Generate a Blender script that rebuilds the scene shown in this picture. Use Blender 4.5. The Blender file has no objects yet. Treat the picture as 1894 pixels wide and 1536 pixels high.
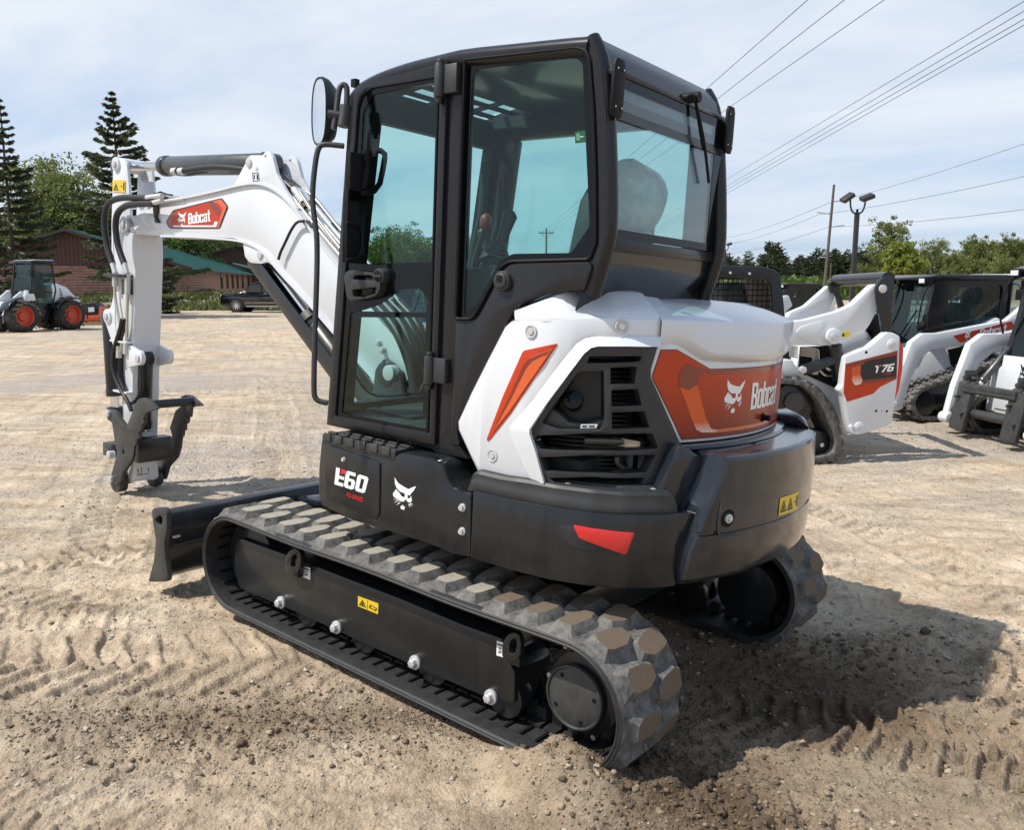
import bpy, bmesh, math, random
import numpy as np
from mathutils import Vector as V, Matrix
from mathutils.geometry import tessellate_polygon
R = math.radians
random.seed(7)
SC = bpy.context.scene
COL = SC.collection
IW, IH, FL = 1894, 1536, 1538.0        # size of the photograph and its focal length in pixels

class Eye:
    """The surveyed viewpoint: turns a pixel of the photograph into a point on a known surface."""
    def __init__(s, yaw, pitch, roll, c):
        y, p, r = R(yaw), R(pitch), R(roll)
        f = V((math.cos(p)*math.cos(y), math.cos(p)*math.sin(y), math.sin(p)))
        a = V((math.sin(y), -math.cos(y), 0)); b = a.cross(f)
        s.r = a*math.cos(r)+b*math.sin(r); s.u = b*math.cos(r)-a*math.sin(r); s.f = f; s.c = V(c)
    def ray(s, px, py): return s.f + s.r*((px-IW/2)/FL) - s.u*((py-IH/2)/FL)
    def on(s, px, py, ax, val):
        d = s.ray(px, py); return s.c + d*((val-s.c[ax])/d[ax])
    def at(s, px, py, depth): return s.c + s.ray(px, py)*depth

ME = Eye(-51.74, -8.85, 2.89, (-2.318, 3.218, 1.676))      # in the excavator's own frame (it stands tilted in its ruts)
_w = Eye(-51.74, -8.87, 0, (0, 0, 0))
RW = Matrix((_w.r, _w.u, _w.f)).transposed() @ Matrix((ME.r, ME.u, ME.f))
WE = Eye(-51.74, -8.87, 0, RW @ ME.c)                       # in the world

# ---------------------------------------------------------------- materials
def mat(name, col, rough=.5, metal=0., coat=0., spec=.5, var=0., vscale=6., dust=0., dcol=(.36,.28,.19), dscale=5., bump=0., bscale=60., streak=1., dlo=.42):
    m = bpy.data.materials.new(name); m.use_nodes = True
    nt = m.node_tree; N = nt.nodes; L = nt.links; b = N['Principled BSDF']
    b.inputs['Roughness'].default_value = rough; b.inputs['Metallic'].default_value = metal
    b.inputs['Coat Weight'].default_value = coat; b.inputs['Coat Roughness'].default_value = .08
    b.inputs['Specular IOR Level'].default_value = spec
    c4 = (*col, 1); b.inputs['Base Color'].default_value = c4
    if var or dust or bump:
        tc = N.new('ShaderNodeTexCoord'); src = None
        def noise(scale, det=6., ro=.6):
            n = N.new('ShaderNodeTexNoise'); n.inputs['Scale'].default_value = scale; n.inputs['Detail'].default_value = det
            n.inputs['Roughness'].default_value = ro; L.new(tc.outputs['Object'], n.inputs['Vector']); return n
        if var:
            n = noise(vscale); r = N.new('ShaderNodeValToRGB')
            r.color_ramp.elements[0].position = .3; r.color_ramp.elements[1].position = .7
            r.color_ramp.elements[0].color = (*[max(0, x*(1-var)) for x in col], 1)
            r.color_ramp.elements[1].color = (*[min(1, x*(1+var)) for x in col], 1)
            L.new(n.outputs['Fac'], r.inputs['Fac']); src = r.outputs['Color']
        if dust:
            n = noise(dscale, 9, .72); r = N.new('ShaderNodeValToRGB')
            mpn = N.new('ShaderNodeMapping'); mpn.inputs['Scale'].default_value = (1.6, 1.6, streak); L.new(tc.outputs['Object'], mpn.inputs[0]); L.new(mpn.outputs[0], n.inputs['Vector'])
            r.color_ramp.elements[0].position = dlo; r.color_ramp.elements[1].position = dlo+.38
            r.color_ramp.elements[0].color = (0, 0, 0, 1); r.color_ramp.elements[1].color = (dust,)*3+(1,)
            L.new(n.outputs['Fac'], r.inputs['Fac'])
            x = N.new('ShaderNodeMix'); x.data_type = 'RGBA'; x.inputs[6].default_value = c4; x.inputs[7].default_value = (*dcol, 1)
            if src: L.new(src, x.inputs[6])
            L.new(r.outputs['Color'], x.inputs[0]); src = x.outputs[2]
            q = N.new('ShaderNodeMapRange'); q.inputs[3].default_value = rough; q.inputs[4].default_value = min(1, rough+.45)
            L.new(r.outputs['Color'], q.inputs[0]); L.new(q.outputs[0], b.inputs['Roughness'])
        if src: L.new(src, b.inputs['Base Color'])
        if bump:
            n = noise(bscale, 4); bp = N.new('ShaderNodeBump'); bp.inputs['Strength'].default_value = bump; bp.inputs['Distance'].default_value = .01
            L.new(n.outputs['Fac'], bp.inputs['Height']); L.new(bp.outputs['Normal'], b.inputs['Normal'])
    return m

def glass(name, tint, refl=1.0, rough=0.0):
    m = bpy.data.materials.new(name); m.use_nodes = True
    nt = m.node_tree; N = nt.nodes; L = nt.links; N.remove(N['Principled BSDF'])
    o = N['Material Output']; t = N.new('ShaderNodeBsdfTransparent'); t.inputs[0].default_value = (*tint, 1)
    g = N.new('ShaderNodeBsdfGlossy'); g.inputs[1].default_value = rough
    f = N.new('ShaderNodeLayerWeight'); f.inputs[0].default_value = .5
    pw = N.new('ShaderNodeMath'); pw.operation = 'POWER'; pw.inputs[1].default_value = 4.5; L.new(f.outputs['Facing'], pw.inputs[0])
    mu = N.new('ShaderNodeMath'); mu.operation = 'MULTIPLY_ADD'; mu.inputs[1].default_value = .85*refl; mu.inputs[2].default_value = .022*refl; L.new(pw.outputs[0], mu.inputs[0])
    x = N.new('ShaderNodeMixShader'); L.new(mu.outputs[0], x.inputs[0]); L.new(t.outputs[0], x.inputs[1]); L.new(g.outputs[0], x.inputs[2])
    L.new(x.outputs[0], o.inputs[0]); return m

# ---------------------------------------------------------------- mesh helpers
def add_box(bm, x0, x1, y0, y1, z0, z1, M=None, mi=0):
    vs = [bm.verts.new((x, y, z)) for x in (x0, x1) for y in (y0, y1) for z in (z0, z1)]
    if M is not None:
        for v in vs: v.co = M @ v.co
    for q in ((0,1,3,2),(4,6,7,5),(0,4,5,1),(2,3,7,6),(0,2,6,4),(1,5,7,3)):
        bm.faces.new([vs[i] for i in q]).material_index = mi
    return vs
def frame_of(d):
    d = d.normalized(); a = V((0,0,1)) if abs(d.z) < .9 else V((1,0,0))
    u = d.cross(a).normalized(); return u, d.cross(u)
def add_cyl(bm, p0, p1, r0, r1=None, n=20, mi=0, caps=True):
    p0, p1 = V(p0), V(p1); r1 = r0 if r1 is None else r1; u, w = frame_of(p1-p0)
    A = [bm.verts.new(p0+(u*math.cos(t)+w*math.sin(t))*r0) for t in [2*math.pi*i/n for i in range(n)]]
    B = [bm.verts.new(p1+(u*math.cos(t)+w*math.sin(t))*r1) for t in [2*math.pi*i/n for i in range(n)]]
    for i in range(n): bm.faces.new((A[i], A[(i+1)%n], B[(i+1)%n], B[i])).material_index = mi
    if caps:
        bm.faces.new(A[::-1]).material_index = mi; bm.faces.new(B).material_index = mi
def smooth_path(pts, it=2, closed=False):
    pts = [V(p) for p in pts]
    for _ in range(it):
        q = [] if closed else [pts[0]]
        for i in range(len(pts) if closed else len(pts)-1):
            a, b = pts[i], pts[(i+1) % len(pts)]; q += [a*.75+b*.25, a*.25+b*.75]
        if not closed: q.append(pts[-1])
        pts = q
    return pts
def add_tube(bm, pts, r, n=10, mi=0, smooth=2):
    pts = smooth_path(pts, smooth); u = None; prev = None
    for i, p in enumerate(pts):
        d = (pts[min(i+1, len(pts)-1)]-pts[max(i-1, 0)]).normalized()
        if u is None: u, w = frame_of(d)
        else: u = (u-d*u.dot(d)).normalized(); w = d.cross(u)
        rr = r(i/(len(pts)-1)) if callable(r) else r
        ring = [bm.verts.new(p+(u*math.cos(t)+w*math.sin(t))*rr) for t in [2*math.pi*k/n for k in range(n)]]
        if prev:
            for k in range(n): bm.faces.new((prev[k], prev[(k+1)%n], ring[(k+1)%n], ring[k])).material_index = mi
        else: bm.faces.new(ring[::-1]).material_index = mi
        prev = ring
    bm.faces.new(prev).material_index = mi
def add_prism(bm, pts, vec, mi=0):
    A = [bm.verts.new(V(p)) for p in pts]; B = [bm.verts.new(V(p)+V(vec)) for p in pts]; n = len(A)
    fs = [bm.faces.new(A), bm.faces.new(B[::-1])]+[bm.faces.new((A[i], B[i], B[(i+1)%n], A[(i+1)%n])) for i in range(n)]
    for f in fs: f.material_index = mi
def add_loft(bm, rows, closed=False, mi=0):
    g = [[bm.verts.new(V(p)) for p in r] for r in rows]
    for a, b in zip(g, g[1:]):
        m = len(a)
        for i in range(m if closed else m-1):
            try: bm.faces.new((a[i], a[(i+1)%m], b[(i+1)%m], b[i])).material_index = mi
            except ValueError: pass
    return g
def bevel(bm, w, ang=30, seg=2):
    es = [e for e in bm.edges if len(e.link_faces) == 2 and e.calc_face_angle(0) > R(ang)]
    if es: bmesh.ops.bevel(bm, geom=es, offset=w, segments=seg, profile=.5, affect='EDGES', clamp_overlap=True)
def obj(name, bm, m, parent=None, bev=0, smooth=38, M=None):
    bmesh.ops.recalc_face_normals(bm, faces=bm.faces)
    if bev: bevel(bm, bev)
    if smooth:
        for f in bm.faces: f.smooth = True
        for e in bm.edges:
            if len(e.link_faces) == 2 and e.calc_face_angle(0) > R(smooth): e.smooth = False
    me = bpy.data.meshes.new(name); bm.to_mesh(me); bm.free()
    for x in (m if isinstance(m, (list, tuple)) else [m]): me.materials.append(x)
    o = bpy.data.objects.new(name, me); COL.objects.link(o)
    if parent is not None: o.parent = parent
    if M is not None: o.matrix_local = M
    return o
def npobj(name, verts, faces, m, parent=None, smooth=False):
    me = bpy.data.meshes.new(name); verts = np.asarray(verts, np.float32); faces = np.asarray(faces, np.int32)
    k = faces.shape[1]; me.vertices.add(len(verts)); me.vertices.foreach_set('co', verts.ravel())
    me.loops.add(faces.size); me.loops.foreach_set('vertex_index', faces.ravel())
    me.polygons.add(len(faces)); me.polygons.foreach_set('loop_start', np.arange(0, faces.size, k, dtype=np.int32))
    me.polygons.foreach_set('loop_total', np.full(len(faces), k, np.int32))
    me.update(calc_edges=True)
    if smooth: me.polygons.foreach_set('use_smooth', np.ones(len(faces), bool))
    for x in (m if isinstance(m, (list, tuple)) else [m]): me.materials.append(x)
    o = bpy.data.objects.new(name, me); COL.objects.link(o)
    if parent is not None: o.parent = parent
    return o
def tag(o, label, cat, group=None, kind=None):
    if label: o['label'] = label
    if cat: o['category'] = cat
    if group: o['group'] = group
    if kind: o['kind'] = kind
    return o
def thing(name, label, cat, loc=(0,0,0), rotz=0, group=None, rot=None):
    o = bpy.data.objects.new(name, None); COL.objects.link(o); o.location = loc
    o.empty_display_size = .2
    if rot is not None: o.rotation_euler = rot.to_euler()
    else: o.rotation_euler = (0, 0, rotz)
    return tag(o, label, cat, group)
def dup(root, loc, rotz, label, group=None, scale=1):
    r = root.copy(); COL.objects.link(r); r.location = loc; r.rotation_euler = (0, 0, rotz); r.scale = (scale,)*3
    if label: r['label'] = label
    if group: r['group'] = group
    for ch in list(root.children):
        c = ch.copy(); COL.objects.link(c); c.parent = r
        for g in ch.children:
            d = g.copy(); COL.objects.link(d); d.parent = c
    return r
NB = bmesh.new

# ---------------------------------------------------------------- panels that follow a wall curve seen from above
class Wall:
    """A vertical wall whose plan is a polyline; s runs along it, d is the distance outwards, z the height."""
    def __init__(s, pts, eye=None, smooth=0):
        P = [V((p[0], p[1], 0)) for p in pts]
        if smooth: P = smooth_path(P, smooth)
        s.p = P; s.eye = eye or ME; s.t = []; s.flat = len(P) == 2
        n = len(P); seg = [(P[i+1]-P[i]).normalized() for i in range(n-1)]
        s.L = [0.]
        for i in range(n-1): s.L.append(s.L[-1]+(P[i+1]-P[i]).length)
        s.nv = []
        for i in range(n):
            t = seg[0] if i == 0 else seg[-1] if i == n-1 else (seg[i-1]+seg[i]).normalized()
            s.nv.append(V((t.y, -t.x, 0)))
    def at(s, a, d, z):
        L = s.L; i = 0
        while i < len(L)-2 and a > L[i+1]: i += 1
        k = (a-L[i])/(L[i+1]-L[i]); p = s.p[i].lerp(s.p[i+1], k)
        n = (s.nv[i].lerp(s.nv[i+1], min(1, max(0, k)))).normalized()
        return V((p.x+n.x*d, p.y+n.y*d, z))
    def hit(s, px, py, d=0.):
        e = s.eye; r = e.ray(px, py); best = None
        for i in range(len(s.p)-1):
            a = s.p[i]+s.nv[i]*d; b = s.p[i+1]+s.nv[i+1]*d; ab = b-a
            den = r.x*ab.y-r.y*ab.x
            if abs(den) < 1e-9: continue
            w = a-e.c; t = (w.x*ab.y-w.y*ab.x)/den; k = (w.x*r.y-w.y*r.x)/den
            lo = -1e3 if i == 0 else -1e-6; hi = 1e3 if i == len(s.p)-2 else 1+1e-6
            if t > 0 and lo <= k <= hi and (best is None or t < best[0]): best = (t, s.L[i]+k*(s.L[i+1]-s.L[i]))
        if best is None: raise ValueError('pixel misses the wall %s %s' % (px, py))
        return best[1], e.c.z+r.z*best[0]
    def pts(s, pl, d=0.):
        out = []
        for p in pl:
            if len(p) == 3: out.append((p[1], p[2]))       # ('s', s, z) given directly
            else: out.append(s.hit(p[0], p[1], d))
        return out
def rnd(pl, r, n=3):
    """round the corners of a 2-D outline (entries (x, y) or (x, y) kept sharp when r is 0)"""
    out = []; N = len(pl)
    for i in range(N):
        p, a, b = (V((*q[:2], 0)) for q in (pl[i], pl[i-1], pl[(i+1) % N]))
        da, db = a-p, b-p; k = min(r, da.length*.45, db.length*.45)
        if k < 1e-9: out.append((p.x, p.y)); continue
        A = p+da.normalized()*k; B = p+db.normalized()*k
        for j in range(n+1):
            t = j/n; q = A*(1-t)**2+p*(2*t*(1-t))+B*t*t; out.append((q.x, q.y))
    return out
def panel(name, wall, outer, m, parent, holes=(), d0=-.02, d1=0., bev=.003, step=.05, dref=None, flat2d=False, smooth=38):
    """plate with holes cut in it, bent round the wall; outlines in pixels of the photograph (or s, z when flat2d)"""
    dr = d1 if dref is None else dref
    loops = [outer]+list(holes)
    if not flat2d: loops = [wall.pts(l, dr) for l in loops]
    bm = NB(); loops3 = [[V((p[0], p[1], 0)) for p in l] for l in loops]
    flat = [p for l in loops3 for p in l]
    F = [bm.verts.new((p.x, d1, p.y)) for p in flat]; B = [bm.verts.new((p.x, d0, p.y)) for p in flat]
    for t in tessellate_polygon(loops3):
        if len(set(t)) < 3: continue
        try: bm.faces.new([F[i] for i in t]); bm.faces.new([B[i] for i in reversed(t)])
        except ValueError: pass
    k = 0
    for l in loops3:
        n = len(l)
        for i in range(n):
            a, b = k+i, k+(i+1) % n
            try: bm.faces.new((F[a], F[b], B[b], B[a]))
            except ValueError: pass
        k += n
    bmesh.ops.recalc_face_normals(bm, faces=bm.faces)
    bmesh.ops.dissolve_limit(bm, angle_limit=.01, verts=bm.verts, edges=bm.edges)
    if bev: bevel(bm, bev, 40)
    if not wall.flat:
        lo = min(v.co.x for v in bm.verts); hi = max(v.co.x for v in bm.verts); a = lo+step
        while a < hi:
            bmesh.ops.bisect_plane(bm, geom=bm.verts[:]+bm.edges[:]+bm.faces[:], plane_co=(a, 0, 0), plane_no=(1, 0, 0)); a += step
    for v in bm.verts: v.co = wall.at(v.co.x, v.co.y, v.co.z)
    return obj(name, bm, m, parent, smooth=smooth)
def sheet(name, wall, polys, m, parent, d=.002, step=.04, M=None):
    """printed film lying on the wall; polys = [(outer, holes)] in (s, z)"""
    bm = NB()
    for outer, holes in polys:
        l3 = [[V((p[0], p[1], 0)) for p in l] for l in [outer]+list(holes)]
        vs = [bm.verts.new((p.x, 0, p.y)) for l in l3 for p in l]
        for t in tessellate_polygon(l3):
            try: bm.faces.new([vs[i] for i in t])
            except ValueError: pass
    if not wall.flat:
        lo = min(v.co.x for v in bm.verts); hi = max(v.co.x for v in bm.verts); a = lo+step
        while a < hi:
            bmesh.ops.bisect_plane(bm, geom=bm.verts[:]+bm.edges[:]+bm.faces[:], plane_co=(a, 0, 0), plane_no=(1, 0, 0)); a += step
    for v in bm.verts: v.co = wall.at(v.co.x, d, v.co.z)
    return obj(name, bm, m, parent)

# ---------------------------------------------------------------- lettering and emblem, as 2-D outlines in a unit-high box
_o = [(.16,.13),(.28,.13),(.28,.62),(.16,.62)]
GL = {
 'B': (.50, [([(0,0),(.40,0),(.48,.08),(.48,.44),(.42,.52),(.48,.60),(.48,.92),(.40,1),(0,1)], [[(.17,.14),(.31,.14),(.31,.43),(.17,.43)],[(.17,.59),(.31,.59),(.31,.86),(.17,.86)]])]),
 'o': (.46, [([(.06,0),(.38,0),(.44,.07),(.44,.68),(.38,.75),(.06,.75),(0,.68),(0,.07)], [_o])]),
 'b': (.46, [([(0,0),(.38,0),(.44,.07),(.44,.68),(.38,.75),(.17,.75),(.17,1),(0,1)], [_o])]),
 'c': (.46, [([(.06,0),(.38,0),(.44,.07),(.44,.28),(.28,.28),(.28,.13),(.16,.13),(.16,.62),(.28,.62),(.28,.47),(.44,.47),(.44,.68),(.38,.75),(.06,.75),(0,.68),(0,.07)], [])]),
 'a': (.46, [([(.06,0),(.24,0),(.28,.05),(.30,0),(.44,0),(.44,.68),(.38,.75),(.06,.75),(0,.68),(0,.52),(.16,.52),(.16,.62),(.28,.62),(.28,.46),(.06,.40),(0,.33),(0,.07)], [[(.16,.12),(.28,.12),(.28,.34),(.16,.31)]])]),
 't': (.36, [([(.14,0),(.34,0),(.34,.13),(.26,.13),(.26,.62),(.34,.62),(.34,.75),(.26,.75),(.26,1),(.10,1),(.10,.75),(.02,.75),(.02,.62),(.10,.62),(.10,.04)], [])]),
 'E': (.58, [([(0,0),(.54,0),(.54,.2),(.22,.2),(.22,.4),(.54,.4),(.54,.58),(.22,.58),(.22,1),(0,1)], [])]),
 'T': (.56, [([(.17,0),(.37,0),(.37,.8),(.54,.8),(.54,1),(0,1),(0,.8),(.17,.8)], [])]),
 '6': (.66, [([(0,.1),(.1,0),(.5,0),(.6,.1),(.6,.5),(.5,.6),(.22,.6),(.22,.8),(.55,.8),(.55,1),(.1,1),(0,.9)], [[(.22,.18),(.4,.18),(.4,.43),(.22,.43)]])]),
 '0': (.66, [([(0,.1),(.1,0),(.5,0),(.6,.1),(.6,.9),(.5,1),(.1,1),(0,.9)], [[(.22,.2),(.4,.2),(.4,.8),(.22,.8)]])]),
 '7': (.60, [([(.1,0),(.32,0),(.56,.78),(.56,1),(0,1),(0,.8),(.34,.8)], [])]),
}
def word(t, x, y, h, wid=1., slant=0.):
    out = []
    for ch in t:
        w, ps = GL[ch]
        f = lambda l: [(x+(p[0]*wid+p[1]*slant)*h, y+p[1]*h) for p in l]
        out += [(f(a), [f(b) for b in hs]) for a, hs in ps]; x += w*wid*h
    return out, x
_cat = [ [(625,683),(640,706),(655,722),(690,735),(722,742),(748,715),(770,697),(757,740),(740,772),(732,793),(712,791),(690,788),(662,785),(640,765),(628,735)],
 [(636,775),(613,820),(618,842),(650,855),(672,864),(690,860),(705,838),(702,818),(678,822),(662,800)],
 [(742,790),(749,832),(738,848),(722,853),(711,842),(716,822),(735,814),(738,800)],
 [(697,786),(717,790),(719,828),(708,838),(699,818)],
 [(612,868),(636,856),(660,853),(636,861)],[(620,892),(642,868),(668,861),(644,874)],[(638,906),(656,880),(673,868),(660,886)],
 [(732,850),(748,853),(760,864),(744,859)],[(729,857),(744,864),(753,880),(738,869)],[(725,862),(736,873),(741,892),(729,877)],
 [(672,926),(671,902),(683,896),(686,884),(691,897),(703,899),(698,927)] ]
def emblem(x, y, h, wid=1.):
    return [([(x+(p[0]-612)/245*h*wid, y+(928-p[1])/245*h) for p in l], []) for l in _cat]
def txt(s, x, y, h, slant=0., wid=1.):
    """small lettering from the built-in font, as triangles in 2-D"""
    cu = bpy.data.curves.new('lettering', 'FONT'); cu.body = s; cu.size = 1; cu.offset = .012
    o = bpy.data.objects.new('lettering', cu); COL.objects.link(o)
    dg = bpy.context.evaluated_depsgraph_get(); me = bpy.data.meshes.new_from_object(o.evaluated_get(dg))
    out = []
    for p in me.polygons:
        c = [me.vertices[i].co for i in p.vertices]
        out.append(([(x+(q.x*wid+q.y*slant)*h*1.4, y+q.y*h*1.4) for q in c], []))
    bpy.data.objects.remove(o); bpy.data.curves.remove(cu); bpy.data.meshes.remove(me)
    return out
M_WHITE = mat('white_paint', (.64,.66,.69), .28, coat=.5, dust=.07, dcol=(.45,.40,.34), dscale=5, streak=.3)
M_CHAR = mat('charcoal_paint', (.009,.011,.014), .18, coat=.4, spec=.28, dust=.10, dcol=(.14,.13,.12), dscale=5, streak=.25)
M_CHARM = mat('charcoal_cast_paint', (.010,.014,.021), .17, coat=.5, spec=.3, dust=.12, dcol=(.2,.18,.16), dscale=9, streak=.4, bump=.05, bscale=35)
M_CAB = mat('cab_grey_paint', (.013,.013,.015), .24, coat=.18, spec=.25, streak=.3, dust=.05, dcol=(.2,.18,.16), dscale=4)
M_PLAS = mat('black_plastic', (.026,.027,.028), .46, var=.3, bump=.15, bscale=420)
M_FRAME = mat('black_frame_paint', (.010,.0115,.0135), .30, coat=.25, spec=.35, dust=.10, dcol=(.13,.125,.115), dscale=8, streak=.22)
M_BLACK = mat('black_recess', (.006,.006,.007), .6, spec=.2)
M_FRIT = mat('black_glass_border', (.004,.005,.006), .06, spec=.25)
M_RUB = mat('track_rubber', (.042,.041,.040), .78, dust=.9, dcol=(.25,.235,.21), dlo=.36, dscale=13, bump=.3, bscale=120)
M_RUBIN = mat('track_rubber_inside', (.017,.017,.018), .55, dust=.22, dcol=(.13,.12,.105), dscale=14)
M_LUG = mat('dusty_lug_face', (.33,.295,.235), .9, dust=.7, dcol=(.15,.135,.12), dscale=22, bump=.25, bscale=150)
M_DIRT = mat('caked_sand', (.17,.15,.125), .95, dust=1., dcol=(.185,.122,.072), dlo=.22, dscale=26, bump=.9, bscale=240)
M_ZINC = mat('zinc_bolt', (.60,.60,.60), .42, metal=.45)
M_CHROME = mat('chrome_rod', (.72,.72,.72), .12, metal=1)
M_STEELPIPE = mat('plated_pipe', (.62,.58,.50), .25, metal=.9)
M_HOSE = mat('hydraulic_hose', (.010,.010,.010), .45)
M_CYL = mat('cylinder_paint', (.028,.032,.034), .32, coat=.2, dust=.15, dscale=6)
M_COUP = mat('dark_grey_casting', (.033,.035,.035), .5, dust=.25, dcol=(.2,.18,.15), dscale=8, bump=.1, bscale=60)
M_RED = mat('red_reflector', (.62,.015,.015), .22, coat=.6, var=.15, vscale=220)
M_ORANGE = mat('orange_red_print', (.46,.040,.009), .32, coat=.1, spec=.3)
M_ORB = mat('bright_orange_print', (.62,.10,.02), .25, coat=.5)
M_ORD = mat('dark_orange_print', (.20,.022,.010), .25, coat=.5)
M_WPRT = mat('white_print', (.80,.80,.80), .3)
M_RPRT = mat('red_print', (.60,.02,.02), .3)
M_KPRT = mat('black_print', (.01,.01,.01), .4)
M_YEL = mat('yellow_label', (.72,.50,.02), .4)
M_GLASS = glass('tinted_cab_glass', (.79,.925,.905), 1.2)
M_GLASSR = glass('clear_cab_glass', (.80,.93,.91), 2.6)
M_GLASST = glass('dark_roof_glass', (.85,.95,.95), .8)
M_MIRROR = mat('mirror_glass', (.85,.85,.85), .02, metal=1)
M_SEAT = mat('grey_seat', (.05,.055,.055), .7, var=.3)
M_BAG = mat('plastic_seat_wrap', (.30,.31,.30), .22, var=.35, vscale=18, bump=.8, bscale=14)
M_INT = mat('cab_interior_grey', (.030,.038,.038), .6, spec=.2)
M_KNOB = mat('red_knob', (.30,.06,.04), .4)
M_LAMP = mat('lamp_lens', (.7,.7,.72), .1, coat=1)
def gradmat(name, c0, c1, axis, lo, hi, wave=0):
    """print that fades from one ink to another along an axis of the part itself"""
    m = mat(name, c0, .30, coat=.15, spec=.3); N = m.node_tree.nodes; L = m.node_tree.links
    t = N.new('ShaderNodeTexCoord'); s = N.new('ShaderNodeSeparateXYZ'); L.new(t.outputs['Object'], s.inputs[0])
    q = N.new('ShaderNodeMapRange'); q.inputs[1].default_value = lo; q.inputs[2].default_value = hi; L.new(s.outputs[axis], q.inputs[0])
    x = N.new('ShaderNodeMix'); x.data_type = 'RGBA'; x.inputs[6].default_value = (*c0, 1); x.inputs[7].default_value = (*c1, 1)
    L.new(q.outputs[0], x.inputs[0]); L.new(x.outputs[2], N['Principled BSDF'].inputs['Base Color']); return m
# ================================================================= the excavator (all shapes in its own frame: x forward, y left, z up)
EX = thing('excavator', 'large white and charcoal tracked mini excavator with tinted cab parked in the foreground', 'excavator', rot=RW)
S9 = Wall([(6, .9), (-3, .9)]); S8 = Wall([(6, .8), (-3, .8)]); SB = Wall([(6, -.07), (-3, -.07)])
W_SKIRT = Wall([(6,.9),(-.28,.9),(-.5,.897),(-.67,.872),(-.80,.825),(-.90,.765),(-.99,.66),(-1.06,.53),(-1.12,.36),(-1.15,.18),(-1.16,0),(-1.15,-.18),(-1.12,-.36),(-1.0,-.64),(-.7,-.86)])
def arc(r, a0, a1, n): return [(.168-r*math.cos(R(a)), r*math.sin(R(a))) for a in [a0+(a1-a0)*i/n for i in range(n+1)]]
W_HOOD = Wall([(2,.85),(-.50,.85),(-.58,.842),(-.66,.815),(-.73,.765)]+arc(1.205, 37, -62, 40))
W_CW = Wall(arc(1.38, 52, -52, 60))
W_REAR = Wall([(-.71, 1.2), (-.71, -.8)])

def disc(px, py, wall, rpx=None, r=None):
    a, z = wall.hit(px, py); return a, z

# ---- tracks
TRC = ((1.165, .25), (-.834, .25))
def belt_point(u, r):
    """point on the loop: u in metres along the outer surface starting at the top rear, going forward; r inset"""
    L = 1.999; c = math.pi*.25; T = 2*L+2*c; u %= T
    if u < L:
        sag = -.006*math.sin(math.pi*u/L*2)**2
        return V((-.834+u, 0, .5-r+sag)), V((0, 0, 1)), V((1, 0, 0))
    u -= L
    if u < c:
        a = u/.25; n = V((math.sin(a), 0, math.cos(a))); return V((1.165, 0, .25))+n*(.25-r), n, V((math.cos(a), 0, -math.sin(a)))
    u -= c
    if u < L: return V((1.165-u, 0, r)), V((0, 0, -1)), V((-1, 0, 0))
    u -= L; a = u/.25; n = V((-math.sin(a), 0, -math.cos(a)))
    return V((-.834, 0, .25))+n*(.25-r), n, V((-math.cos(a), 0, math.sin(a)))
BT = 2*1.999+2*math.pi*.25
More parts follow.
